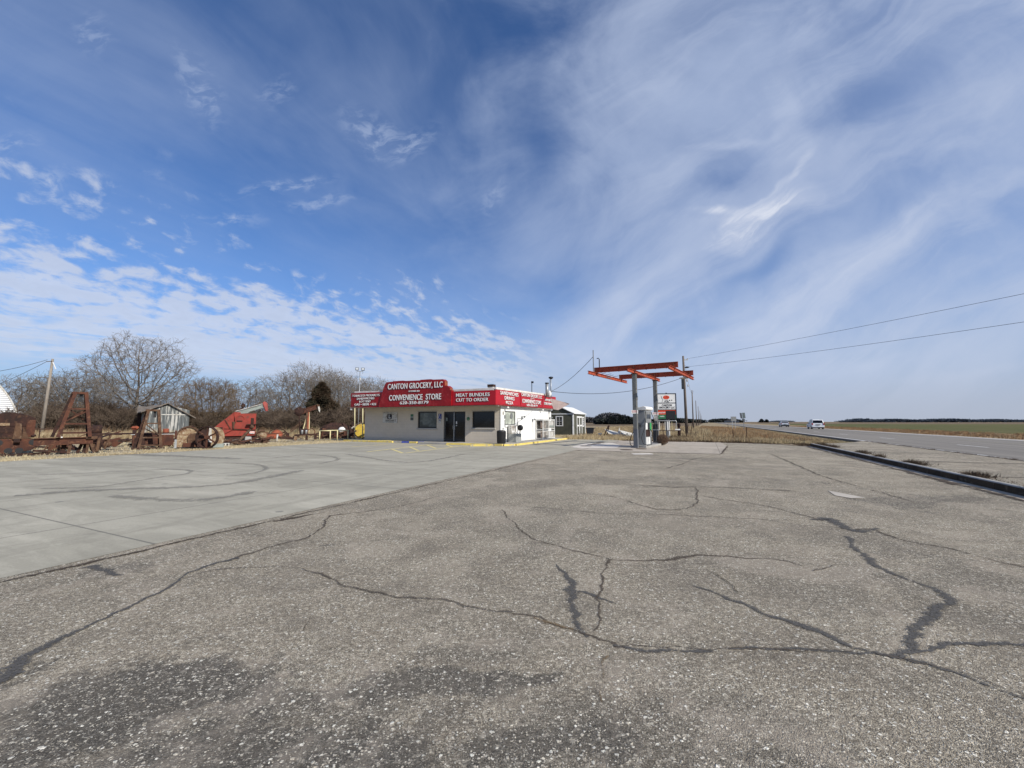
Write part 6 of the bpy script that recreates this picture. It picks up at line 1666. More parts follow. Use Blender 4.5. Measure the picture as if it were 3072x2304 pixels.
far_wood('far_treeline', 2600, 3140, 900, [1262, 1259, 1257.5, 1258, 1259, 1260, 1258, 1257.5, 1257, 1258.5, 1260, 1259, 1258, 1259, 1261, 1260, 1258.5, 1259.5], 1265, 8, 'far_hazed', 7000, 4.5)
far_wood('far_treeline', 1100, 1740, 700, [1262, 1259, 1260, 1258, 1260], 1265, 9, 'far_wood', 2500, 3.5)
far_wood('far_treeline', -100, 1100, 95, [1238, 1236, 1234, 1236, 1238, 1242, 1240, 1236, 1232], 1265, 10, 'brush', 11000, 1.0)
for px, py, w in ((2285, 1259, 1.5), (2300, 1260.5, 1.0)):
    q = P(px, 1265, 700); o = cedar((q.x, q.y, 0), P(1536, py, 700).z, w * 3, 'lone dark round tree on the horizon beyond the highway, %s one' % ('larger' if w > 1.2 else 'smaller'), 300, 70, 'lone trees on the horizon', 'far_dark', 2.0)

# ------------------------------------------------------------------ scrap yard
class At:
    """a thing standing at forward distance Y, measured in photo columns and rows"""
    def __init__(s, name, label, cat, pc, Y, rz=None, group=None):
        s.Y = Y; s.x0 = P(pc, HOR, Y).x
        if rz is None: rz = math.atan2(-s.x0, Y)          # side on to where the camera stands
        s.c, s.s = math.cos(rz), math.sin(rz)
        s.t = thing(name, label, cat, (s.x0, Y, 0), rz, group)
    def x(s, px, dy=0.0):
        k = (px - CX) / FPX / (math.cos(PITCH) + math.sin(PITCH) * 0 + math.tan(PITCH) * math.sin(PITCH))
        k = P(px, HOR, 1.0).x
        return (k * (s.Y + dy * s.c) - s.x0 + dy * s.s) / (s.c - k * s.s)
    def z(s, py, dy=0.0): return P(1536, py, s.Y + dy * s.c).z
    def p(s, px, py, dy=0.0): return (s.x(px, dy), dy, max(s.z(py, dy), .005))
# rusty winch at the left edge
A = At('rusty_winch', 'massive dark rusty winch casting cut by the left edge of the picture', 'machine', 40, 19.3)
xr = A.x(113)
MB().prism([(-2.2, .45), (-1.6, .12), (A.x(30), .05), (A.x(70), .12), (xr - .12, .18), (xr, .34), (xr - .02, .66), (A.x(90), .72), (-2.2, .74)], -.5, .9).build('base_casting', M['rust'], A.t, bevel=.03)
mb = MB(); arch = [(-2.3 + (xr - .07 + 2.3) * i / 14, 1.58 + .34 * math.sin(math.pi * min(1, max(0, (i / 14 - .42) / .62))) ** .8) for i in range(15)]
mb.prism(arch + [(xr - .07, .76), (-2.3, .76)], -.25, 1.0); mb.build('drum_cover', M['rust_dark'], A.t, bevel=.02)
MB().box(A.x(80), A.x(107), -.35, -.26, .78, 1.58).build('side_plate', M['rust'], A.t, bevel=.01)
MB().prism([(A.x(42), .7), (A.x(70), .7), (A.x(66), 1.42), (A.x(48), 1.44)], -.62, -.36).build('bearing_bracket', M['rust_brown'], A.t, bevel=.02)
MB().prism([(A.x(70), .72), (A.x(92), .72), (A.x(72), 1.25)], -.5, -.40).build('gusset', M['rust_brown'], A.t)
MB().box(A.x(46), A.x(66), -.72, -.5, .55, .72).build('journal_box', M['rust_dark'], A.t, bevel=.03)
mb = MB(); mb.box(-2.2, A.x(90), -.27, -.252, 1.28, 1.31); mb.box(-2.2, A.x(104), -.27, -.252, 1.0, 1.03)
mb.each('seam_strip', M['rust_dark'], A.t)
MB().box(-.9, A.x(30), -.28, -.255, 1.32, 1.44).build('bare_patch', M['tan_scale'], A.t)
for px in (34, 66, 104, 3):
    MB().lathe([(.13, -.012), (.13, .0)], 14, at=(A.x(px), -.502 if px != 104 else -.503, .18 if px in (34, 66) else .55), axis='y').build('slot_hole', M['black'], A.t)
MB().tube((A.x(98), -.55, .83), (A.x(110), -.5, .86), .05).build('shaft_end', M['rust_dark'], A.t)
A = At('timber_skid', 'dark flat skid timber under the rusty winch and beam', 'beam', 130, 19.0)
MB().bar((A.x(-40), .1, .04), (A.x(160), .2, .05), .18, .10).build('timber', M['rust_dark'], A.t); MB().bar((A.x(108), 0, .20), (A.x(215), .3, .06), .12, .10).build('diagonal_timber', M['rust_dark'], A.t)
# beam trestle
A = At('beam_trestle', 'long rusty steel beam lying on splayed trestle legs below the tall derrick', 'beam', 200, 19.6)
MB().ibeam((A.x(107), 0, .58), (A.x(284), 0, .61), .33, .22, .035).build('beam', M['rust'], A.t)
MB().box(A.x(262), A.x(297), -.12, .3, .66, .79).build('end_block', M['rust_brown'], A.t, bevel=.02)
for a, b, y, w, m_ in ((200, 196, .3, .16, 'rust_dark'), (218, 214, .0, .11, 'rust_brown'), (152, 136, 1.1, .06, 'rust_brown'), (168, 150, 1.3, .06, 'rust_brown'), (186, 198, 1.0, .05, 'rust_brown'), (252, 240, .4, .12, 'rust_dark'), (262, 260, .3, .12, 'rust_dark'), (270, 268, .0, .10, 'rust_brown'), (280, 292, -.1, .11, 'rust_brown'), (290, 300, .5, .10, 'rust_dark')):
    MB().bar((A.x(b, y), y, .0), (A.x(a, y), y, .44), w, w).build('leg', M[m_], A.t)
MB().lathe([(.03, -.02), (.03, .02)], 8, at=(A.x(190), -.13, .78), axis='y').build('bolt', M['white'], A.t)
# tall A frame derrick
def derrick(A, bl, br, tl, tr, zb, zt, back, mat, rungs, diag, w=.11):
    b0, b1, t0, t1 = A.x(bl), A.x(br), A.x(tl), A.x(tr)
    D = back
    cm = D / 2
    mb_ = []
    for (bx, tx) in ((b0, t0), (b1, t1)):
        MB().ibeam((bx, 0, zb), (tx, cm - .22, zt), w, w, .02).build('leg', M[mat], A.t)
        off = -.20 if bx == b0 else -.06
        MB().ibeam((bx + off, D, zb), (tx + off * .35, cm + .22, zt), w * .9, w * .9, .02).build('leg', M['rust_dark'], A.t)
    MB().box(t0 - .12, t1 + .05, cm - .28, cm + .28, zt - .10, zt).build('top_plate', M[mat], A.t, bevel=.01)
    MB().box(t1 - .22, t1 - .10, cm - .1, cm + .1, zt - .45, zt - .1).build('hanging_block', M['black'], A.t)
    def edge(side, f, yb=True):
        bx, tx = ((b0, t0), (b1, t1))[side]; return (bx + (tx - bx) * f, (cm - .22) * f if yb else D + (cm + .22 - D) * f, zb + (zt - zb) * f)
    for f in rungs: MB().bar(edge(0, f), edge(1, f), .07, .07).build('rung', M[mat], A.t)
    for f in rungs[:2]:
        MB().bar(edge(0, f, False), edge(1, f, False), .06, .06).build('rung', M['rust_dark'], A.t); MB().bar(edge(0, f), edge(0, f, False), .05, .05).build('side_rung', M['rust_dark'], A.t); MB().bar(edge(1, f), edge(1, f, False), .05, .05).build('side_rung', M['rust_dark'], A.t)
    for f, g_, s0, s1, yb in diag: MB().bar(edge(s0, f, yb), edge(s1, g_, yb), .07, .05).build('brace', M[mat], A.t)
A = At('tall_derrick', 'tall dark rusty four legged derrick frame standing on the long beam', 'derrick', 218, 19.6)
derrick(A, 166 + 12, 274, 219, 251, .78, 2.92, .9, 'rust', (.09, .29, .62), ((.33, .58, 0, 1, True), (.36, .62, 0, 1, False), (.62, .30, 0, 1, False)), .13)
A = At('small_derrick', 'shorter brown rusty derrick frame standing on the ground left of the spoked wheel', 'derrick', 450, 23.0)
derrick(A, 421, 489, 444, 474, .02, 2.18, .9, 'rust_brown', (.08, .28, .64), ((.64, .32, 0, 1, True), (.52, .30, 0, 1, False)), .13)
MB().tube((A.x(490), .3, .1), (A.x(488), .3, .75), .10, n=10).build('pipe', M['rust'], A.t)
MB().bar((A.x(400), -.1, .05), (A.x(500), -.1, .05), .1, .08).build('sill', M['rust_dark'], A.t)
def boxy(name, label, cat, pc, Y, parts, rz=None, group=None):
    A = At(name, label, cat, pc, Y, rz, group)
    for nm, m_, x0, x1, yt, yb, dy, dp in parts:
        MB().box(A.x(x0, dy), A.x(x1, dy), dy, dy + dp, max(A.z(yb, dy), .01), A.z(yt, dy)).build(nm, M[m_], A.t, bevel=.015)
    return A
boxy('rusty_tank_box', 'dark rusty box frame standing behind the small derrick', 'machine', 450, 24.6, [('body', 'rust', 402, 525, 1306, 1338, .3, 1.0), ('rail', 'rust_brown', 398, 540, 1340, 1347, .0, .2), ('lid', 'rust_dark', 408, 470, 1300, 1305.5, .4, .6), ('panel', 'rust_dark', 408, 440, 1312, 1334, .27, .02)])
boxy('long_rail', 'long dark straight rail lying behind the derricks', 'beam', 400, 26.5, [('rail', 'rust_dark', 272, 535, 1298.5, 1303, 0, .25), ('flange', 'galv', 395, 532, 1303.3, 1305, 0, .1)])
boxy('long_pipe', 'thin black pipe lying behind the winch and tall derrick', 'pipe', 150, 27, [('pipe', 'rust_dark', 104, 200, 1285.5, 1288.5, 0, .12), ('support', 'rust_dark', 120, 124, 1289, 1322, 0, .1), ('support', 'rust_dark', 188, 192, 1289, 1322, 0, .1)])
A = At('rusty_barrel', 'dark rusty barrel lying on its side right of the tall derrick', 'barrel', 292, 26)
MB().lathe([(.26, A.x(277)), (.30, A.x(278)), (.28, A.x(290)), (.30, A.x(300)), (.28, A.x(309))], 18, at=(0, 0, A.z(1289)), axis='x').build('barrel_body', M['rust_dark'], A.t, True); MB().box(-.3, .3, -.1, .2, .0, A.z(1289) - .27).build('barrel_rest', M['rust_dark'], A.t)
A = At('dark_ramp_plate', 'dark sloping steel plate leaning between the two derricks', 'plate', 330, 24.5)
MB().bar((A.x(296), 0, A.z(1316)), (A.x(334), .1, A.z(1302)), .5, .05).build('plate', M['rust_dark'], A.t); MB().bar((A.x(296), 0, 0), (A.x(298), 0, A.z(1317)), .06).build('prop', M['rust_dark'], A.t); MB().bar((A.x(332), .1, 0), (A.x(332), .1, A.z(1303)), .06).build('prop', M['rust_dark'], A.t)
A = At('engine_block', 'small reddish rusty engine block on the grass between the derricks', 'engine', 330, 22.5)
MB().box(A.x(312), A.x(340), 0, .5, .18, A.z(1320)).build('block', M['rust'], A.t, bevel=.03); MB().box(A.x(306), A.x(326), -.1, .3, A.z(1320) + .002, A.z(1320) + .06).build('head', M['rust_brown'], A.t, bevel=.01)
for px in (322, 331): MB().lathe([(.13, -.06), (.14, .12), (.10, .16)], 12, at=(A.x(px), -.1, .30), axis='y').build('cylinder', M['rust_brown'], A.t, True)
MB().lathe([(.16, -.05), (.17, .08)], 14, at=(A.x(350), .1, .30), axis='y').build('flywheel', M['rust'], A.t)
MB().bar((A.x(298), 0, .05), (A.x(306), 0, .7), .09).build('stand', M['rust_brown'], A.t); MB().bar((A.x(300), .3, .0), (A.x(312), .3, .5), .06).build('stand', M['galv'], A.t)
A = At('rusty_bracket_pile', 'tangled dark rusty brackets beside the trestle end', 'scrap', 302, 20.6)
for k in range(9):
    a = random.uniform(0, 6.28); x = random.uniform(-.25, .25); MB().bar((x, random.uniform(-.2, .2), random.uniform(.02, .3)), (x + .22 * math.cos(a), .1, random.uniform(.35, .85)), random.uniform(.04, .10)).build('bracket', M[random.choice(('rust_dark', 'rust_brown'))], A.t)
A = At('orange_scrap', 'small bright orange rag of metal on the long rail behind the derricks', 'scrap', 406, 28)
MB().ell((0, 0, A.z(1284)), (.17, .15, .12), 9, 6, .35).build('crumpled_sheet', M['orange'], A.t); MB().bar((0, 0, 0), (0, 0, A.z(1289)), .3, .2).build('base', M['rust_dark'], A.t)
A = At('orange_drum', 'small orange steel drum in front of the wooden barn', 'drum', 500, 30)
MB().lathe([(.17, .35), (.18, .36), (.17, .7), (.18, .72), (.17, A.z(1287)), (.16, A.z(1286))], 18).build('drum_body', M['orange'], A.t, True); MB().box(-.3, .3, -.3, .3, 0, .345).build('drum_stand', M['rust_dark'], A.t)
for i, (pc, Y_, w_, h_, lab) in enumerate(((372, 25, 1.6, .5, 'low tangle of rusty rods between the two derricks'), (210, 22.5, 1.5, .7, 'dark rusty scrap heaped behind the tall derrick'), (515, 26, 1.0, .45, 'low scrap between small derrick and gear housing'), (150, 24, 1.6, .35, 'low pale and rusty scrap behind the trestle beam'),
        (710, 27.5, 1.8, .3, 'flat heap of brown bars before the red pump jack'), (775, 28.5, 1.6, .45, 'dark heap of pipes right of the concrete chunk'), (870, 36, 1.5, .6, 'dim scrap in the weeds left of the old engine'), (975, 37, 1.6, .8, 'dark scrap left behind the yellow rail'), (1045, 37.5, 1.4, .7, 'rusty scrap right behind the yellow rail'), (330, 30, 2.2, .9, 'dark machine parts far behind the dark ramp plate'))):
    A = At('scrap_heap', lab, 'scrap', pc, Y_, None, 'scrap heaps in the yard')
    for k in range(11):
        a = random.uniform(-.5, .5); x = random.uniform(-w_, w_) * .5; yy = random.uniform(-.4, .5); L_ = random.uniform(.2, .55) * w_; zz = random.uniform(.04, h_ * .7)
        if k % 4 == 3: MB().box(x - .12, x + .16, yy, yy + .3, .0, random.uniform(.4, 1.0) * h_, None).build('casting', M[random.choice(('rust', 'rust_dark', 'rust_brown'))], A.t, bevel=.02)
        else: MB().bar((x - L_ / 2, yy, zz), (x + L_ / 2, yy + a, max(.04, min(h_, zz + a * .8))), random.uniform(.05, .13), random.uniform(.05, .12)).build('rusty_bar', M[random.choice(('rust', 'rust_dark', 'rust_brown', 'rust_dark'))], A.t)
# gear housing
A = At('gear_housing', 'big flaking tan gear housing with arched top left of the spoked wheel', 'machine', 570, 23.8)
xa_, xb_ = A.x(533), A.x(602)
zc_, rr_ = .58, (A.x(602) - A.x(533)) / 2
arc = [((xa_ + xb_) / 2 + rr_ * math.cos(t), .62 + .58 * math.sin(t)) for t in [math.pi * k / 16 for k in range(17)]]
MB().prism([(xb_, .05)] + arc + [(xa_, .05)], .05, .75).build('housing', M['tan_scale'], A.t, bevel=.02)
MB().prism([((xa_ + xb_) / 2 + (rr_ + .05) * math.cos(t), .62 + .63 * math.sin(t)) for t in [math.pi * k / 16 for k in range(17)]] + [((xa_ + xb_) / 2 + (rr_ - .03) * math.cos(t), .62 + .55 * math.sin(t)) for t in [math.pi * (16 - k) / 16 for k in range(17)]], -.03, .04).build('flange_rim', M['rust_brown'], A.t)
MB().prism([((xa_ + xb_) / 2 + .28 + .33 * math.cos(t), .55 + .30 * math.sin(t)) for t in [math.pi * k / 10 for k in range(11)]] + [(.0, .16), (.62, .16)][::1], -.06, .04).build('inspection_cover', M['rust_brown'], A.t, bevel=.02)
MB().box(xa_ + .3, xb_ - .1, -.10, .03, .06, .30).build('foot_casting', M['rust'], A.t, bevel=.02)
MB().box(A.x(528), A.x(535), -.05, .3, .02, .5).build('grey_pipe', M['galv'], A.t); MB().box(A.x(527), A.x(533), -.04, .4, .55, 1.0).build('side_lug', M['rust'], A.t, bevel=.02)
MB().box(A.x(575), A.x(583), -.05, .3, 1.20, 1.27).build('top_lug', M['rust_dark'], A.t)
A = At('round_housing', 'second flaking tan round housing half hidden behind the spoked wheel', 'machine', 650, 24.2)
MB().prism([(.32 * math.cos(t) * 1.35, .58 + .60 * math.sin(t)) for t in [2 * math.pi * k / 28 for k in range(28)]], .15, .8).build('housing', M['tan_scale'], A.t, bevel=.02)
MB().box(-.7, -.2, .1, .5, .02, .9).build('mount', M['rust_dark'], A.t, bevel=.03); MB().box(-.1, .42, .0, .5, .01, .22).build('foot', M['jack_grey'], A.t)
A = At('belt_guard', 'dark rusty belt guard plate just behind the spoked wheel', 'plate', 610, 23.9)
MB().box(A.x(596), A.x(622), 0, .06, .05, 1.05).build('guard_plate', M['rust_dark'], A.t, bevel=.01); MB().box(A.x(598), A.x(600), .07, .4, .02, .9).build('stay', M['rust'], A.t)
MB().prism([(A.x(628), .35), (A.x(640), .3), (A.x(636), 1.1), (A.x(627), 1.15)], .0, .04).build('torn_white_panel', M['white_dirty'], A.t)
# spoked wheel
A = At('spoked_wheel', 'large dark rusty six spoked belt wheel leaning upright on the grass', 'wheel', 624.7, 23.3, 0)
R0 = .61; zc = R0 + .02
mb = MB(); mb.lathe([(R0, -.09), (R0, .09), (R0 - .05, .09), (R0 - .05, -.09), (R0, -.09)], 40, at=(0, 0, zc), axis='y'); mb.build('rim', M['rust_dark'], A.t)
mb = MB(); mb.lathe([(.10, -.10), (.10, .10)], 16, at=(0, 0, zc), axis='y'); mb.build('hub', M['rust'], A.t)
for k in range(6):
    a = R(27 + 60 * k); MB().bar((.09 * math.cos(a), 0, zc + .09 * math.sin(a)), ((R0 - .05) * math.cos(a), 0, zc + (R0 - .05) * math.sin(a)), .05, .10, up=(0, 1, 0)).build('spoke', M['rust'], A.t)
# red pump jack
def q5(x, y): return 640 + x * .1085, 1190 + y * .1085
Yj = 34.0
A = At('red_pump_jack', 'large faded red pump jack base with pale grey walking beam and red horse head', 'pump jack', 715, Yj)
def jp(x, y, dy=0): a = A.p(*q5(x, y), dy); return (a[0], a[2])
MB().prism([jp(40, 840), jp(560, 430), jp(580, 900), jp(290, 1050), jp(250, 1000)], -.05, .05).build('side_gusset', M['jack_red'], A.t, bevel=.02)
body = [jp(560, 425), jp(740, 430), jp(745, 468), jp(1180, 462), jp(1180, 900), jp(570, 890)]
MB().prism(body, .06, 1.2).build('gear_guard', M['jack_red'], A.t, bevel=.02)
MB().prism([jp(60, 842), jp(300, 1050), jp(320, 1090), jp(1180, 1085), jp(1180, 905), jp(290, 885)], .055, 1.25).build('skid_base', M['jack_red'], A.t, bevel=.02)
MB().prism([jp(150, 840), jp(270, 840), jp(270, 1010), jp(200, 960)], -.10, .0).build('dark_opening', M['rust_dark'], A.t)
a, b = jp(300, 890), jp(1180, 925); MB().bar((a[0], -.0, a[1]), (b[0], -.0, b[1]), .10, .06).build('ledge', M['rust_dark'], A.t)
for (p, q) in (((320, 640), (480, 880)), ((560, 440), (625, 700))): a, b = jp(*p), jp(*q); MB().bar((a[0], -.09, a[1]), (b[0], -.09, b[1]), .05, .06).build('stiffener', M['rust'] if p[0] < 400 else M['jack_red'], A.t)
MB().prism([jp(1035, 590), jp(1120, 590), jp(1120, 750), jp(1035, 750)], .03, .055).build('opening', M['rust_dark'], A.t)
MB().prism([jp(920, 762), jp(1180, 755), jp(1180, 780), jp(925, 785)], -.35, .05).build('shelf', M['rust_dark'], A.t)
MB().prism([jp(640, 655), jp(810, 660), jp(800, 690), jp(650, 685)], .0, .055).build('slot', M['rust_dark'], A.t)
MB().prism([jp(520, 690), jp(610, 690), jp(600, 760), (jp(580, 890)), jp(545, 880), jp(530, 760)], -.15, .0).build('motor_bracket', M['rust_brown'], A.t, bevel=.02)
a = jp(418, 632); MB().ell((a[0], -.06, a[1]), (.07, .03, .06)).build('pale_spot', M['orange'], A.t)
a = jp(740, 590); mb = MB(); mb.path([(a[0] + .28 * math.cos(t), .04, a[1] - .1 + .30 * math.sin(t)) for t in [math.pi * k / 10 for k in range(11)]], .03, 5); mb.build('embossed_arch', M['jack_red'], A.t)
o = MB().prism([jp(1020, 960), jp(1150, 962), jp(1150, 1025), jp(1020, 1020)], -.06, .05).build('white_plate', M['white'], A.t)
a = jp(1085, 992); lettering('PJ', a[0], a[1], .22, .12, M['red_sign'], o, off=-.062, depth=.01)
a, b = jp(600, 400), jp(1335, 180)
mb = MB(); mb.prism([jp(600, 425), jp(1335, 200), jp(1370, 290), jp(1000, 400), jp(940, 450), jp(735, 465)], .45, .55); mb.build('walking_beam', M['jack_grey'], A.t)
MB().bar((a[0], .5, a[1]), (b[0], .5, b[1]), .35, .05).build('beam_flange', M['white_dirty'], A.t)
MB().prism([jp(1335, 150), jp(1400, 105), jp(1475, 160), jp(1505, 380), jp(1440, 395)], .30, .72).build('horse_head', M['jack_head'], A.t, bevel=.02)
MB().prism([jp(605, 395), jp(800, 270), jp(830, 330), jp(640, 420)], .58, .72).build('rear_arm', M['rust_dark'], A.t)
a = jp(800, 235); MB().ell((a[0], .6, a[1]), (.14, .12, .20), 10, 7).build('bearing', M['rust_dark'], A.t, True)
MB().box(A.x(*[q5(300, 0)[0]]) if False else A.x(q5(300, 0)[0]), A.x(q5(1180, 0)[0]), .2, 1.1, .0, jp(600, 1095)[1]).build('support_block', M['rust_dark'], A.t)
# rubble in front of the red jack
A = At('plank_pile', 'pile of weathered grey planks on the ground before the red pump jack', 'planks', 690, 29)
for k in range(9):
    x = A.x(665) + k * .22; MB().bar((x, .3 * (k % 3), .05 + .05 * (k % 3)), (x + 1.25, .4 + .2 * (k % 2), .16 + .10 * (k % 3)), .16, .05).build('plank', M['rust_brown' if k % 3 == 0 else 'wood_pole'], A.t)
A = At('cinder_block', 'pale two holed cinder block on the verge near the plank pile', 'block', 681, 26)
MB().box(-.2, .2, -.1, .1, 0, .17).build('block', M['white_dirty'], A.t); MB().box(-.13, -.04, -.104, -.098, .03, .14).build('hole', M['black'], A.t); MB().box(.04, .13, -.104, -.098, .03, .14).build('hole', M['black'], A.t)
A = At('leaning_pipe', 'brown pipe leaning diagonally before the red pump jack', 'pipe', 740, 29.5)
MB().tube(A.p(721, 1322), A.p(756, 1284), .10, .09, 8).build('pipe', M['rust_brown'], A.t); a = A.p(757, 1281); MB().lathe([(.12, -.15), (.14, .1), (.1, .2)], 10, at=a, axis='y').build('elbow', M['rust_brown'], A.t, True)
A = At('concrete_chunk', 'pale grey concrete chunk standing beside the leaning pipe', 'block', 747, 28.4)
MB().prism([(-.2, 0), (.22, 0), (.19, .48), (-.17, .50)], -.2, .2).build('chunk', M['concrete'], A.t, bevel=.04)
A = At('valve_housing', 'tan broken valve housing on dark pipes right of the red base', 'machine', 787, 30)
MB().ell(A.p(790, 1308), (.30, .3, .24), 10, 7, .12).build('housing', M['tan_scale'], A.t, True)
mb = MB(); mb.path([A.p(768, 1312), A.p(772, 1298), A.p(784, 1292), A.p(796, 1293)], .09, 7); mb.build('bent_pipe', M['rust_brown'], A.t, True)
MB().bar(A.p(762, 1324), A.p(812, 1318), .14, .12).build('dark_pipe', M['rust_dark'], A.t); MB().bar(A.p(770, 1328, -.2), A.p(808, 1324, .3), .2, .10).build('dark_pipe', M['rust_dark'], A.t)
A = At('orange_channel', 'long orange steel channel lying on blocks right of the red pump jack', 'beam', 815, 32)
MB().bar(A.p(799, 1308), A.p(829, 1306), .3, .28).build('channel', M['orange'], A.t); MB().bar(A.p(795, 1302), A.p(850, 1299.5), .35, .05).build('top_flange', M['rust'], A.t); MB().box(A.x(832), A.x(837), -.1, .1, .0, A.z(1303)).build('white_block', M['white_dirty'], A.t); MB().box(A.x(800), A.x(806), -.1, .2, .0, .2).build('foot', M['rust_dark'], A.t)
A = At('dark_timber', 'dark timber lying on the ground left of the small engine', 'beam', 858, 31.5)
MB().bar(A.p(836, 1312), A.p(883, 1317), .25, .14).build('timber', M['rust_dark'], A.t)
A = At('orange_dome', 'bright orange rusty dome shaped tank end in the dry grass', 'tank', 832, 36)
MB().lathe([(.56, .0), (.55, .25), (.40, .55), (.2, .72), (.03, .78)], 18, at=(0, 0, A.z(1304) * 0 + .05)).build('dome', M['orange'], A.t, True); mb = MB(); mb.path([(-.7, -.2, .1), (-.5, -.3, .7), (-.1, -.2, .95), (.5, -.1, .8), (.85, 0, .45)], .04, 6); mb.build('hoop', M['rust_dark'], A.t)
MB().bar((-1.6, .2, .5), (-.6, .2, .55), .2, .1).build('arm', M['rust'], A.t); MB().bar((-1.6, .2, .0), (-1.6, .2, .46), .12, .12).build('arm_post', M['rust_dark'], A.t)
# small pump jack
def q6(x, y): return 840 + x * .11754, 1190 + y * .11754
A = At('small_pump_jack', 'small orange brown pump jack with pale tipped head before the cedar', 'pump jack', 922, 42)
def sp6(x, y, dy=0): a = A.p(*q6(x, y), dy); return a
a, b = sp6(545, 385), sp6(945, 250); MB().ibeam(a, b, .45, .22, .05).build('walking_beam', M['rust'], A.t)
x_, z_ = [], []
MB().prism([(sp6(915, 190)[0], sp6(915, 190)[2]), (sp6(985, 200)[0], sp6(985, 200)[2]), (sp6(1015, 300)[0], sp6(1015, 300)[2]), (sp6(1010, 400)[0], sp6(1010, 400)[2]), (sp6(975, 360)[0], sp6(975, 360)[2])], -.18, .18).build('horse_head', M['rust_brown'], A.t)
o = MB().prism([(sp6(950, 260)[0], sp6(950, 260)[2]), (sp6(985, 240)[0], sp6(985, 240)[2]), (sp6(1014, 320)[0], sp6(1014, 320)[2]), (sp6(1005, 402)[0], sp6(1005, 402)[2]), (sp6(975, 360)[0], sp6(975, 360)[2])], -.21, -.185).build('pale_head_face', M['white_dirty'], A.t)
for p, q, w, m_ in (((690, 390), (650, 800), .16, 'rust_brown'), ((720, 390), (720, 800), .14, 'orange'), ((700, 400), (560, 700), .08, 'rail_yellow'), ((735, 400), (760, 780), .09, 'rail_yellow')):
    MB().bar(sp6(*p), (sp6(*q)[0], 0, 0), w).build('post_leg', M[m_], A.t)
for p, q in (((540, 650), (270, 860)), ((600, 670), (280, 900)), ((560, 690), (430, 800))): MB().bar(sp6(*p), sp6(*q), .10).build('brace', M['rust_brown'], A.t)
for k, (p, q, r_) in enumerate((((380, 350), (570, 330), .10), ((400, 380), (560, 360), .07))): MB().path([sp6(p[0], p[1] + 20), sp6(430, 300 + k * 40), sp6(500, 285 + k * 40), sp6(570, 320 + k * 40), sp6(600, 350 + k * 30)], r_, 6).build('rear_crank', M['rust_dark'], A.t)
a = sp6(480, 390); MB().ell(a, (.45, .2, .42), 12, 8, .1).build('counterweight', M['rust_dark'], A.t)
MB().bar((sp6(480, 400)[0], 0, sp6(480, 420)[2]), (sp6(520, 700)[0], 0, 0), .1).build('pitman', M['rust_dark'], A.t)
# engine beneath it
A = At('old_engine', 'dark old engine with dusty flywheel on a skid left of the yellow rail', 'engine', 915, 34)
MB().box(A.x(900), A.x(925), 0, .7, A.z(1303), A.z(1287)).build('engine_body', M['rust_dark'], A.t, bevel=.05)
for px in (908, 914, 920): MB().lathe([(.10, 0), (.11, .3), (.09, .35)], 10, at=(A.x(px), -.05, A.z(1303)), axis='z').build('cylinder', M['galv'] if px != 914 else M['rust_dark'], A.t, True)
mb = MB(); mb.lathe([(.30, -.05), (.30, .05), (.24, .05), (.24, -.05), (.30, -.05)], 20, at=(A.x(935), -.05, A.z(1296)), axis='y'); mb.build('flywheel', M['rust'], A.t)
MB().bar(A.p(885, 1305), A.p(955, 1303), .3, .12).build('skid', M['rust_dark'], A.t)
for px in (889, 922, 948): MB().box(A.x(px - 4), A.x(px + 4), -.1, .3, .0, A.z(1307)).build('foot', M['tan_scale'] if px == 889 else M['rust_dark'], A.t)
A = At('tarp_heap', 'dark brown heap of scrap behind the pale yellow rail', 'scrap', 1010, 38)
MB().ell((0, .4, .55), (1.5, .6, .85), 16, 8, .10).build('heap', M['rust_dark'], A.t); MB().box(-.2, .4, -.3, .0, .0, .9).build('box', M['rust_dark'], A.t, bevel=.02)
MB().ell((A.x(1026), -.35, .78), (.30, .12, .24), 10, 6, .2).build('white_cloth', M['white'], A.t, True); MB().bar((-.2, -.3, .22), (1.5, -.3, .30), .25, .2).build('red_bar', M['rust'], A.t); MB().bar((-1.1, -.2, 0), (-1.0, -.2, .9), .5, .3).build('side_plate', M['rust'], A.t)
A = At('yellow_tank', 'yellow and orange painted round tank half hidden by the store corner', 'tank', 1082, 39)
MB().lathe([(.62, -.45), (.64, -.42), (.64, .42), (.62, .45)], 28, at=(.12, .5, .66), axis='y').build('tank_body', M['yellow'], A.t); MB().path([(.12 + .72 * math.cos(t), -.0, .66 + .66 * math.sin(t)) for t in [R(160 + 14 * k) for k in range(14)]], .05, 6).build('hoop', M['rust_dark'], A.t)
MB().box(-.75, -.45, .1, .5, .0, 1.25).build('side_plate', M['rust_dark'], A.t, bevel=.02); mb = MB(); mb.path([(-1.1, 0, .35), (-.95, 0, .7), (-.7, 0, .95), (-.5, 0, 1.1)], .06, 6); mb.build('bent_pipe', M['white_dirty'], A.t)
A = At('green_pump_jack', 'weathered grey green pump jack head beside the left end of the store', 'pump jack', 1070, 43)
MB().prism([(A.x(1062), A.z(1277)), (A.x(1084), A.z(1264)), (A.x(1085), A.z(1284)), (A.x(1066), A.z(1286))], 0, .3).build('grey_green_plate', M['jack_grey'], A.t)
MB().bar(A.p(1058, 1282), A.p(1085, 1266), .12, .12).build('arm', M['rust'], A.t); MB().ell(A.p(1060, 1275), (.22, .2, .3), 9, 6, .2).build('bearing', M['rust_dark'], A.t); MB().bar((A.x(1072), .1, 0), (A.x(1074), .1, A.z(1286)), .25).build('post', M['rust_dark'], A.t)
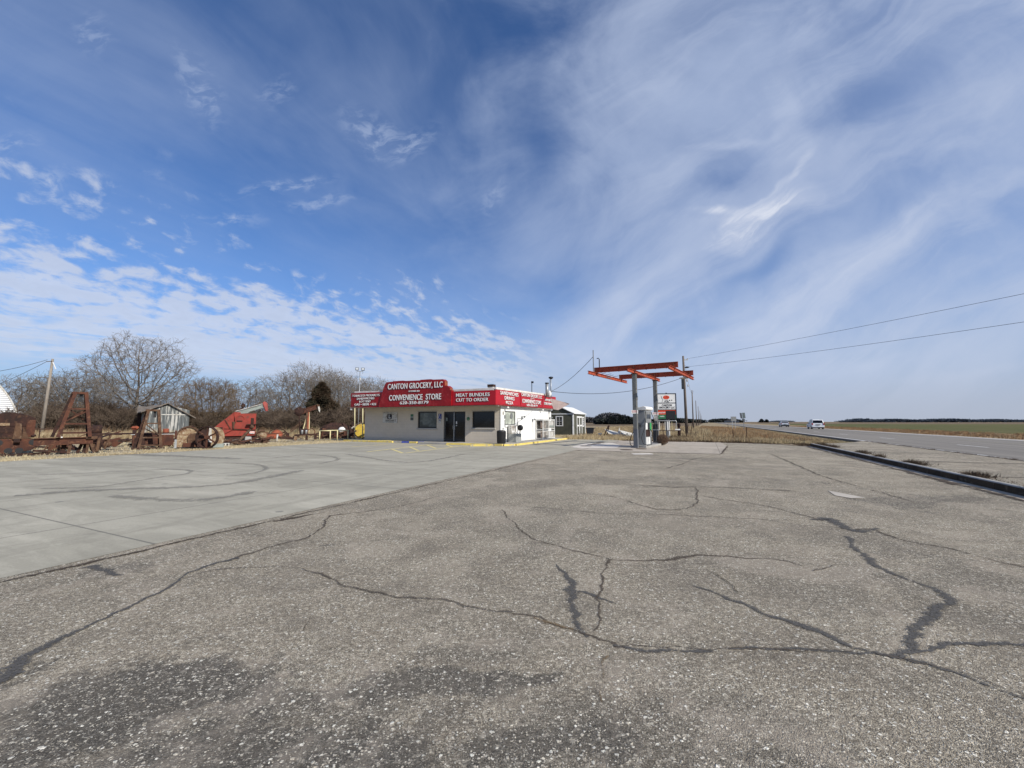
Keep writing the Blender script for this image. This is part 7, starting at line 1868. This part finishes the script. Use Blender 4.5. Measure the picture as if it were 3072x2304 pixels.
for px, top_, lab in ((1065.5, 1224, 'thin pale yellow pole left under the store eave'), (1089.5, 1227, 'thin pale yellow pole nearest the grey store wall')):
    A = At('yellow_pole', lab, 'pole', px, 37, group='yellow poles at the store end'); MB().tube((0, 0, 0), (-.08, 0, 3.1), .045, .045, 7).build('shaft', M['rail_yellow'], A.t, True); MB().lathe([(.07, 0), (.06, .06)], 8).build('foot', M['rust'], A.t)
# pipe rail
A = At('pipe_rail', 'pale yellow welded pipe rail on the verge left of the store', 'railing', 1000, 32.7)
xs_ = [A.x(p) for p in (960.6, 992.3, 1013.6, 1045.6)]
for x, y in zip(xs_, (0, -.3, .2, .3)): MB().tube((x, y, -.02), (x, y, .80), .045, .045, 8).build('post', M['rail_yellow'], A.t, True)
MB().tube((xs_[0] - .05, 0, .80), (xs_[1], -.3, .80), .04).tube((xs_[0], 0, .80), (xs_[2], .2, .82), .035).tube((xs_[2], .2, .82), (xs_[3] + .05, .3, .80), .04).build('top_rail', M['rail_yellow'], A.t, True)
# floodlight pole
A = At('floodlight_pole', 'thin galvanised pole with two square floodlights behind the store', 'floodlight', 1075, 43)
zt_ = A.z(1114); MB().tube((0, 0, 0), (0, 0, zt_), .05, .035, 8).build('shaft', M['galv'], A.t, True)
MB().bar((-.28, 0, zt_), (.28, 0, zt_), .05, .05).build('cross_arm', M['steel_grey'], A.t)
for sx in (-.30, .28):
    o = MB().box(sx - .17, sx + .17, -.10, .08, zt_ + .10, zt_ + .38).build('floodlight', M['black'], A.t, bevel=.01); MB().box(sx - .13, sx + .13, -.115, -.102, zt_ + .14, zt_ + .34).build('lamp_glass', M['lamp_glass'], o)
    MB().bar((sx, 0, zt_ - .25), (sx, 0, zt_ + .1), .04).build('lamp_bracket', M['steel_grey'], A.t)
MB().ell((0.03, 0, zt_ - .8), (.10, .08, .16), 8, 6).build('insulator', M['white_dirty'], A.t)
# old barn
def q2(x, y): return 380 + x * .17179, 1140 + y * .17179
A = At('wooden_barn', 'small old barn with bleached vertical boards and sagging dark roof', 'barn', 500, 43, R(45))
m, g, b = newmat('bleached_boards')
tc = g.n('ShaderNodeTexCoord').outputs['Object']; x, y, z = g.sep(tc)
st = g.noise(g.comb(g.m('MULTIPLY', x, 4.2), y, g.m('MULTIPLY', z, .35)), 1.0, 4, .7); fine_ = g.noise(g.comb(g.m('MULTIPLY', x, 25), y, g.m('MULTIPLY', z, 1.5)), 1.0, 4, .7)
c = g.mix(g.mr(st, .48, .58), (.09, .10, .10), (.46, .45, .41)); c = g.mix(g.mr(fine_, .4, .7, 0, .5), c, (.16, .17, .17))
fr = g.m('FRACT', g.m('MULTIPLY', x, 3.4)); c = g.mix(g.m('LESS_THAN', fr, .12), c, (.03, .03, .03))
g.put(b.inputs['Base Color'], c); b.inputs['Roughness'].default_value = .9; M['boards'] = m
M['barn_roof'] = wmat('worn_barn_roof', (.20, .17, .14), (.12, .10, .085), (.30, .28, .25), scale=2, rough=.9, stretch=(1, 3, 1))
gx_, gz_ = A.p(*q2(695, 415))[0], A.p(*q2(695, 415))[2]
xr_, xl_ = A.x(567), A.x(436); ez = A.z(1240)
MB().prism([(xl_, 0), (xr_, 0), (xr_, ez + .35), (gx_, gz_ - .12), (xl_, ez + .15)], 0, 5.5).build('wall', M['boards'], A.t)
mb = MB()
for x1, z1 in ((A.x(585), A.z(1255)), (xl_ - .4, ez + .05)):
    mb.add([(gx_, -.3, gz_), (x1, -.3, z1), (x1, 5.8, z1), (gx_, 5.8, gz_), (gx_, -.3, gz_ + .1), (x1, -.3, z1 + .1), (x1, 5.8, z1 + .1), (gx_, 5.8, gz_ + .1)], [(0, 1, 2, 3), (7, 6, 5, 4), (0, 4, 5, 1), (1, 5, 6, 2), (2, 6, 7, 3)])
mb.build('roof', M['barn_roof'], A.t)
MB().box(A.x(482), xr_, -.03, -.004, A.z(1245), A.z(1242.5)).build('cross_board', M['white_dirty'], A.t)
A2 = At('barn_annex', 'low sagging roofed lean-to left of the bleached board barn', 'shed', 440, 46, R(40))
mb = MB(); vs = []
for k in range(9):
    xx = A2.x(410) + (A2.x(497) - A2.x(410)) * k / 8; zz = A2.z(1216 + 3 * math.sin(k * .9)); zl = A2.z(1238 - k * .8)
    vs += [(xx, 1.5, zz), (xx, -1.2, zl), (xx, -1.2, zl - .1), (xx, 1.5, zz - .1)]
fs2 = []
for k in range(8):
    for j in range(4): fs2.append((k * 4 + j, k * 4 + (j + 1) % 4, k * 4 + 4 + (j + 1) % 4, k * 4 + 4 + j))
mb.add(vs, fs2 + [(0, 1, 2, 3), (32, 33, 34, 35)]); mb.build('roof', M['barn_roof'], A2.t); MB().box(A2.x(412), A2.x(470), -.2, 1.4, 0, A2.z(1240)).build('wall', M['rust_dark'], A2.t)
# arched hut
A = At('arched_hut', 'bright white arched corrugated hut cut by the left edge', 'hut', 0, 50)
m, g, b = newmat('white_corrugated')
tc = g.n('ShaderNodeTexCoord').outputs['Object']; x, y, z = g.sep(tc)
w_ = g.m('SINE', g.m('MULTIPLY', z, 26.0)); g.put(b.inputs['Base Color'], g.mix(g.mr(w_, -1, -.3), (.40, .42, .45), (.82, .83, .83))); g.put(b.inputs['Normal'], g.bump(w_, .8, .05)); b.inputs['Roughness'].default_value = .5; M['corr'] = m
cx_ = -8.6; MB().prism([(cx_ + 10.1 * math.cos(t), 10.1 * math.sin(t) * 1.0) for t in [math.pi * k / 40 for k in range(41)]], 0, 12).build('shell', M['corr'], A.t)
MB().prism([(cx_ + 10.2 * math.cos(t), 10.2 * math.sin(t) * 1.0) for t in [math.pi * k / 40 for k in range(41)]] + [(cx_ + 10.05 * math.cos(t), 10.05 * math.sin(t) * 1.0) for t in [math.pi * (40 - k) / 40 for k in range(41)]], -.06, -.003).build('rim', M['white_dirty'], A.t)
A = At('white_barn', 'long low white metal building seen through the brush at left', 'building', 85, 66)
MB().box(A.x(50), A.x(128), 0, 5, 0, A.z(1247)).build('wall', M['jack_grey'], A.t); MB().prism([(-.4, A.z(1247)), (5.4, A.z(1247)), (2.5, A.z(1233))], A.x(48), A.x(130), 'x').build('roof', M['white'], A.t)

# ------------------------------------------------------------------ vehicles on the highway
def vehicle(kind, label, paint, u, n, L, Wd, H, suv):
    base = W(u, n, .13)
    t = thing(kind, label, 'car', base, TH - R(90))        # local +y runs along the highway, away from us
    hw = Wd / 2
    # side profile y (rear=0 .. front=L), z
    zb = .32
    prof = [(0, zb), (-.02, .75), (.05, 1.02), (L * .30 if not suv else .12, 1.06), (L * .62, 1.03), (L * .76, .98), (L * .97, .82), (L, .65), (L - .05, zb)]
    MB().prism([(y, z) for y, z in prof], -hw, hw, 'x').build('body', paint, t, bevel=.07)
    if suv: cab = [(.06, 1.03), (.30, H - .12), (.50, H), (L * .52, H - .01), (L * .60, H - .08), (L * .74, 1.03)]
    else: cab = [(.20, 1.02), (.75, H - .06), (1.2, H), (L * .48, H - .02), (L * .56, H - .10), (L * .70, 1.02)]
    mb = MB(); k = hw - .04; vs = []
    for y, z in cab:
        q = k - (z - 1.0) * .22; vs += [(-q, y, z), (q, y, z)]
    nn = len(cab); fs3 = [(2 * i, 2 * i + 1, 2 * i + 3, 2 * i + 2) for i in range(nn - 1)] + [tuple(2 * i for i in range(nn))[::-1], tuple(2 * i + 1 for i in range(nn))]
    mb.add(vs, fs3); mb.build('cabin', paint, t, bevel=.03)
    # glass set just proud of the cabin
    def glass(name, pts): mb = MB(); mb.add(pts, [tuple(range(len(pts)))]); return mb.build(name, M['glass_dark'], t)
    y0, z0 = cab[0]; y1, z1 = cab[1]
    def lerp(a): return y0 + (y1 - y0) * a - .012, z0 + (z1 - z0) * a
    (ya, za), (yb_, zb_) = lerp(.12), lerp(.95); qa, qb = k - (za - 1) * .22 - .08, k - (zb_ - 1) * .22 - .08
    glass('rear_window', [(-qa, ya, za), (qa, ya, za), (qb, yb_, zb_), (-qb, yb_, zb_)])
    for sg in (-1, 1):
        z_lo, z_hi = 1.08, H - .10; q0 = (k - (z_lo - 1) * .22 + .012) * sg; q1 = (k - (z_hi - 1) * .22 + .012) * sg
        ys = ((.45 if suv else .95), L * .30, L * .31, L * .58)
        for (a, b, c, d) in ((ys[0], ys[1], ys[0] + .12, ys[1]), (ys[2], ys[3] + .10, ys[2], ys[3] - .12)):
            glass('side_window', [(q0, a, z_lo), (q0, b, z_lo), (q1, d, z_hi), (q1, c, z_hi)])
        MB().box(sg * hw - (.02 if sg > 0 else .12), sg * hw + (.12 if sg > 0 else .02), L * .60, L * .64, 1.02, 1.18).build('mirror', M['black'], t)
        MB().box(sg * hw - (.18 if sg > 0 else .03), sg * hw + (.03 if sg > 0 else .18), -.05, .10, .78, 1.10 if suv else .95).build('tail_lamp', M['redlamp'], t, bevel=.01)
        for yy in (.85, L - .95):
            w = MB().lathe([(.35, -.11), (.36, -.08), (.36, .08), (.35, .11)], 22, at=(sg * (hw - .11), yy, .36), axis='x').build('wheel', M['tyre'], t)
            MB().lathe([(.21, 0), (.20, .012)], 16, at=(sg * (hw + .001), yy, .36), axis='x').build('rim', M['alu'], w)
            MB().lathe([(.41, 0), (.41, .006)], 20, at=(sg * (hw - .002), yy, .40), axis='x').build('wheel_arch', M['black'], t)
    MB().box(-hw + .04, hw - .04, -.10, .06, .34, .52).build('rear_bumper', M['black'] if not suv else paint, t, bevel=.03)
    MB().box(-hw + .15, hw - .15, -.04, .4, .20, .33).build('underbody', M['black'], t)
    MB().box(-.26, .26, -.065, -.03, .66, .80).build('licence_plate', M['white_dirty'] if suv else M['jack_grey'], t)
    if suv:
        MB().box(-.40, .40, -.055, -.03, .84, .90).build('dark_trim', M['black'], t)
        for sg in (-1, 1): MB().bar((sg * (hw - .25), .55, H + .03), (sg * (hw - .25), L * .5, H + .02), .04).build('roof_rail', M['black'], t)
    return t
def un_of(px, n):                      # u on the highway where column px meets lane n
    k = (px - CX) / FPX; # x = k*y ; u*UX+n*UY = k*(u*UY-n*UX)
    return n * (UY + k * UX) / (k * UY - UX)
vehicle('white_suv', 'white sport utility vehicle driving away, nearer of the two on the highway', M['carwhite'], un_of(2446, 18.9) - 1, 18.9, 4.6, 1.92, 1.78, True)
vehicle('silver_sedan', 'silver sedan ahead of the white vehicle on the highway, farther away', M['carsilver'], un_of(2350, 18.9) - 1, 18.9, 4.6, 1.82, 1.47, False)

# ------------------------------------------------------------------ road signs and posts at the verge
A = At('guide_sign', 'back of a wide road sign on two posts beside the highway', 'road sign', 2201, 78, 0)
zt_, zb_ = A.z(1252), A.z(1259); MB().box(A.x(2193), A.x(2209), -.03, .02, 1.6, 2.45).build('sign_panel', M['steel_grey'], A.t)
for px in (2197, 2206): MB().bar((A.x(px), .05, 0), (A.x(px), .05, 2.4), .08).build('post', M['galv'], A.t)
A = At('route_marker_sign', 'two tall narrow route marker plates on one post beside the highway', 'road sign', 2231, 66)
MB().bar((0, .05, 0), (0, .05, 2.9), .07).build('post', M['galv'], A.t)
MB().prism([(-.42, 2.05), (-.12, 1.95), (-.22, 2.88), (-.52, 2.90)], -.03, .0).build('marker_plate', M['steel_grey'], A.t); MB().prism([(-.10, 2.05), (.30, 2.05), (.22, 2.92), (-.17, 2.90)], -.03, .0).build('marker_plate', M['jack_grey'], A.t); MB().box(-.22, .18, -.03, 0, 1.65, 1.95).build('arrow_plate', M['steel_grey'], A.t)
for px, Y_, h_, lab in ((2240, 33.5, 1.05, 'dark steel fence post at the grass edge, tallest and rightmost'), (2199, 34.5, .85, 'dark steel fence post left of the tallest one'), (2087, 36, .6, 'short thin post in dry grass right of the utility pole'), (2057, 35.5, 1.25, 'thin leaning stick beside the near utility pole'), (2070, 37.5, 1.45, 'reddish leaning stick right of the near utility pole'), (2185, 62, 1.1, 'far small fence post in the russet grass')):
    q = P(px, 1300, Y_); t = thing('fence_post', lab, 'post', (q.x, q.y, 0), 0, 'small posts in the dry grass')
    MB().bar((0, 0, 0), (.25 if 'leaning' in lab else 0, 0, h_), .05, .04).build('shaft', M['rust_dark'], t)
    if 'steel' in lab: MB().box(-.03, .03, -.03, -.022, h_ - .12, h_ - .02).build('reflector', M['rust'], t)
# distant farm buildings seen at the horizon
A = At('far_grain_building', 'tiny pale farm building on the horizon left of the far grove', 'building', 2195, 560); MB().box(-9, 9, 0, 8, 0, 2.8).build('wall', M['far_hazed'], A.t); MB().prism([(-9.3, 2.8), (9.3, 2.8), (0, 5.2)], -.2, 8.2).build('roof', M['far_wood'], A.t)
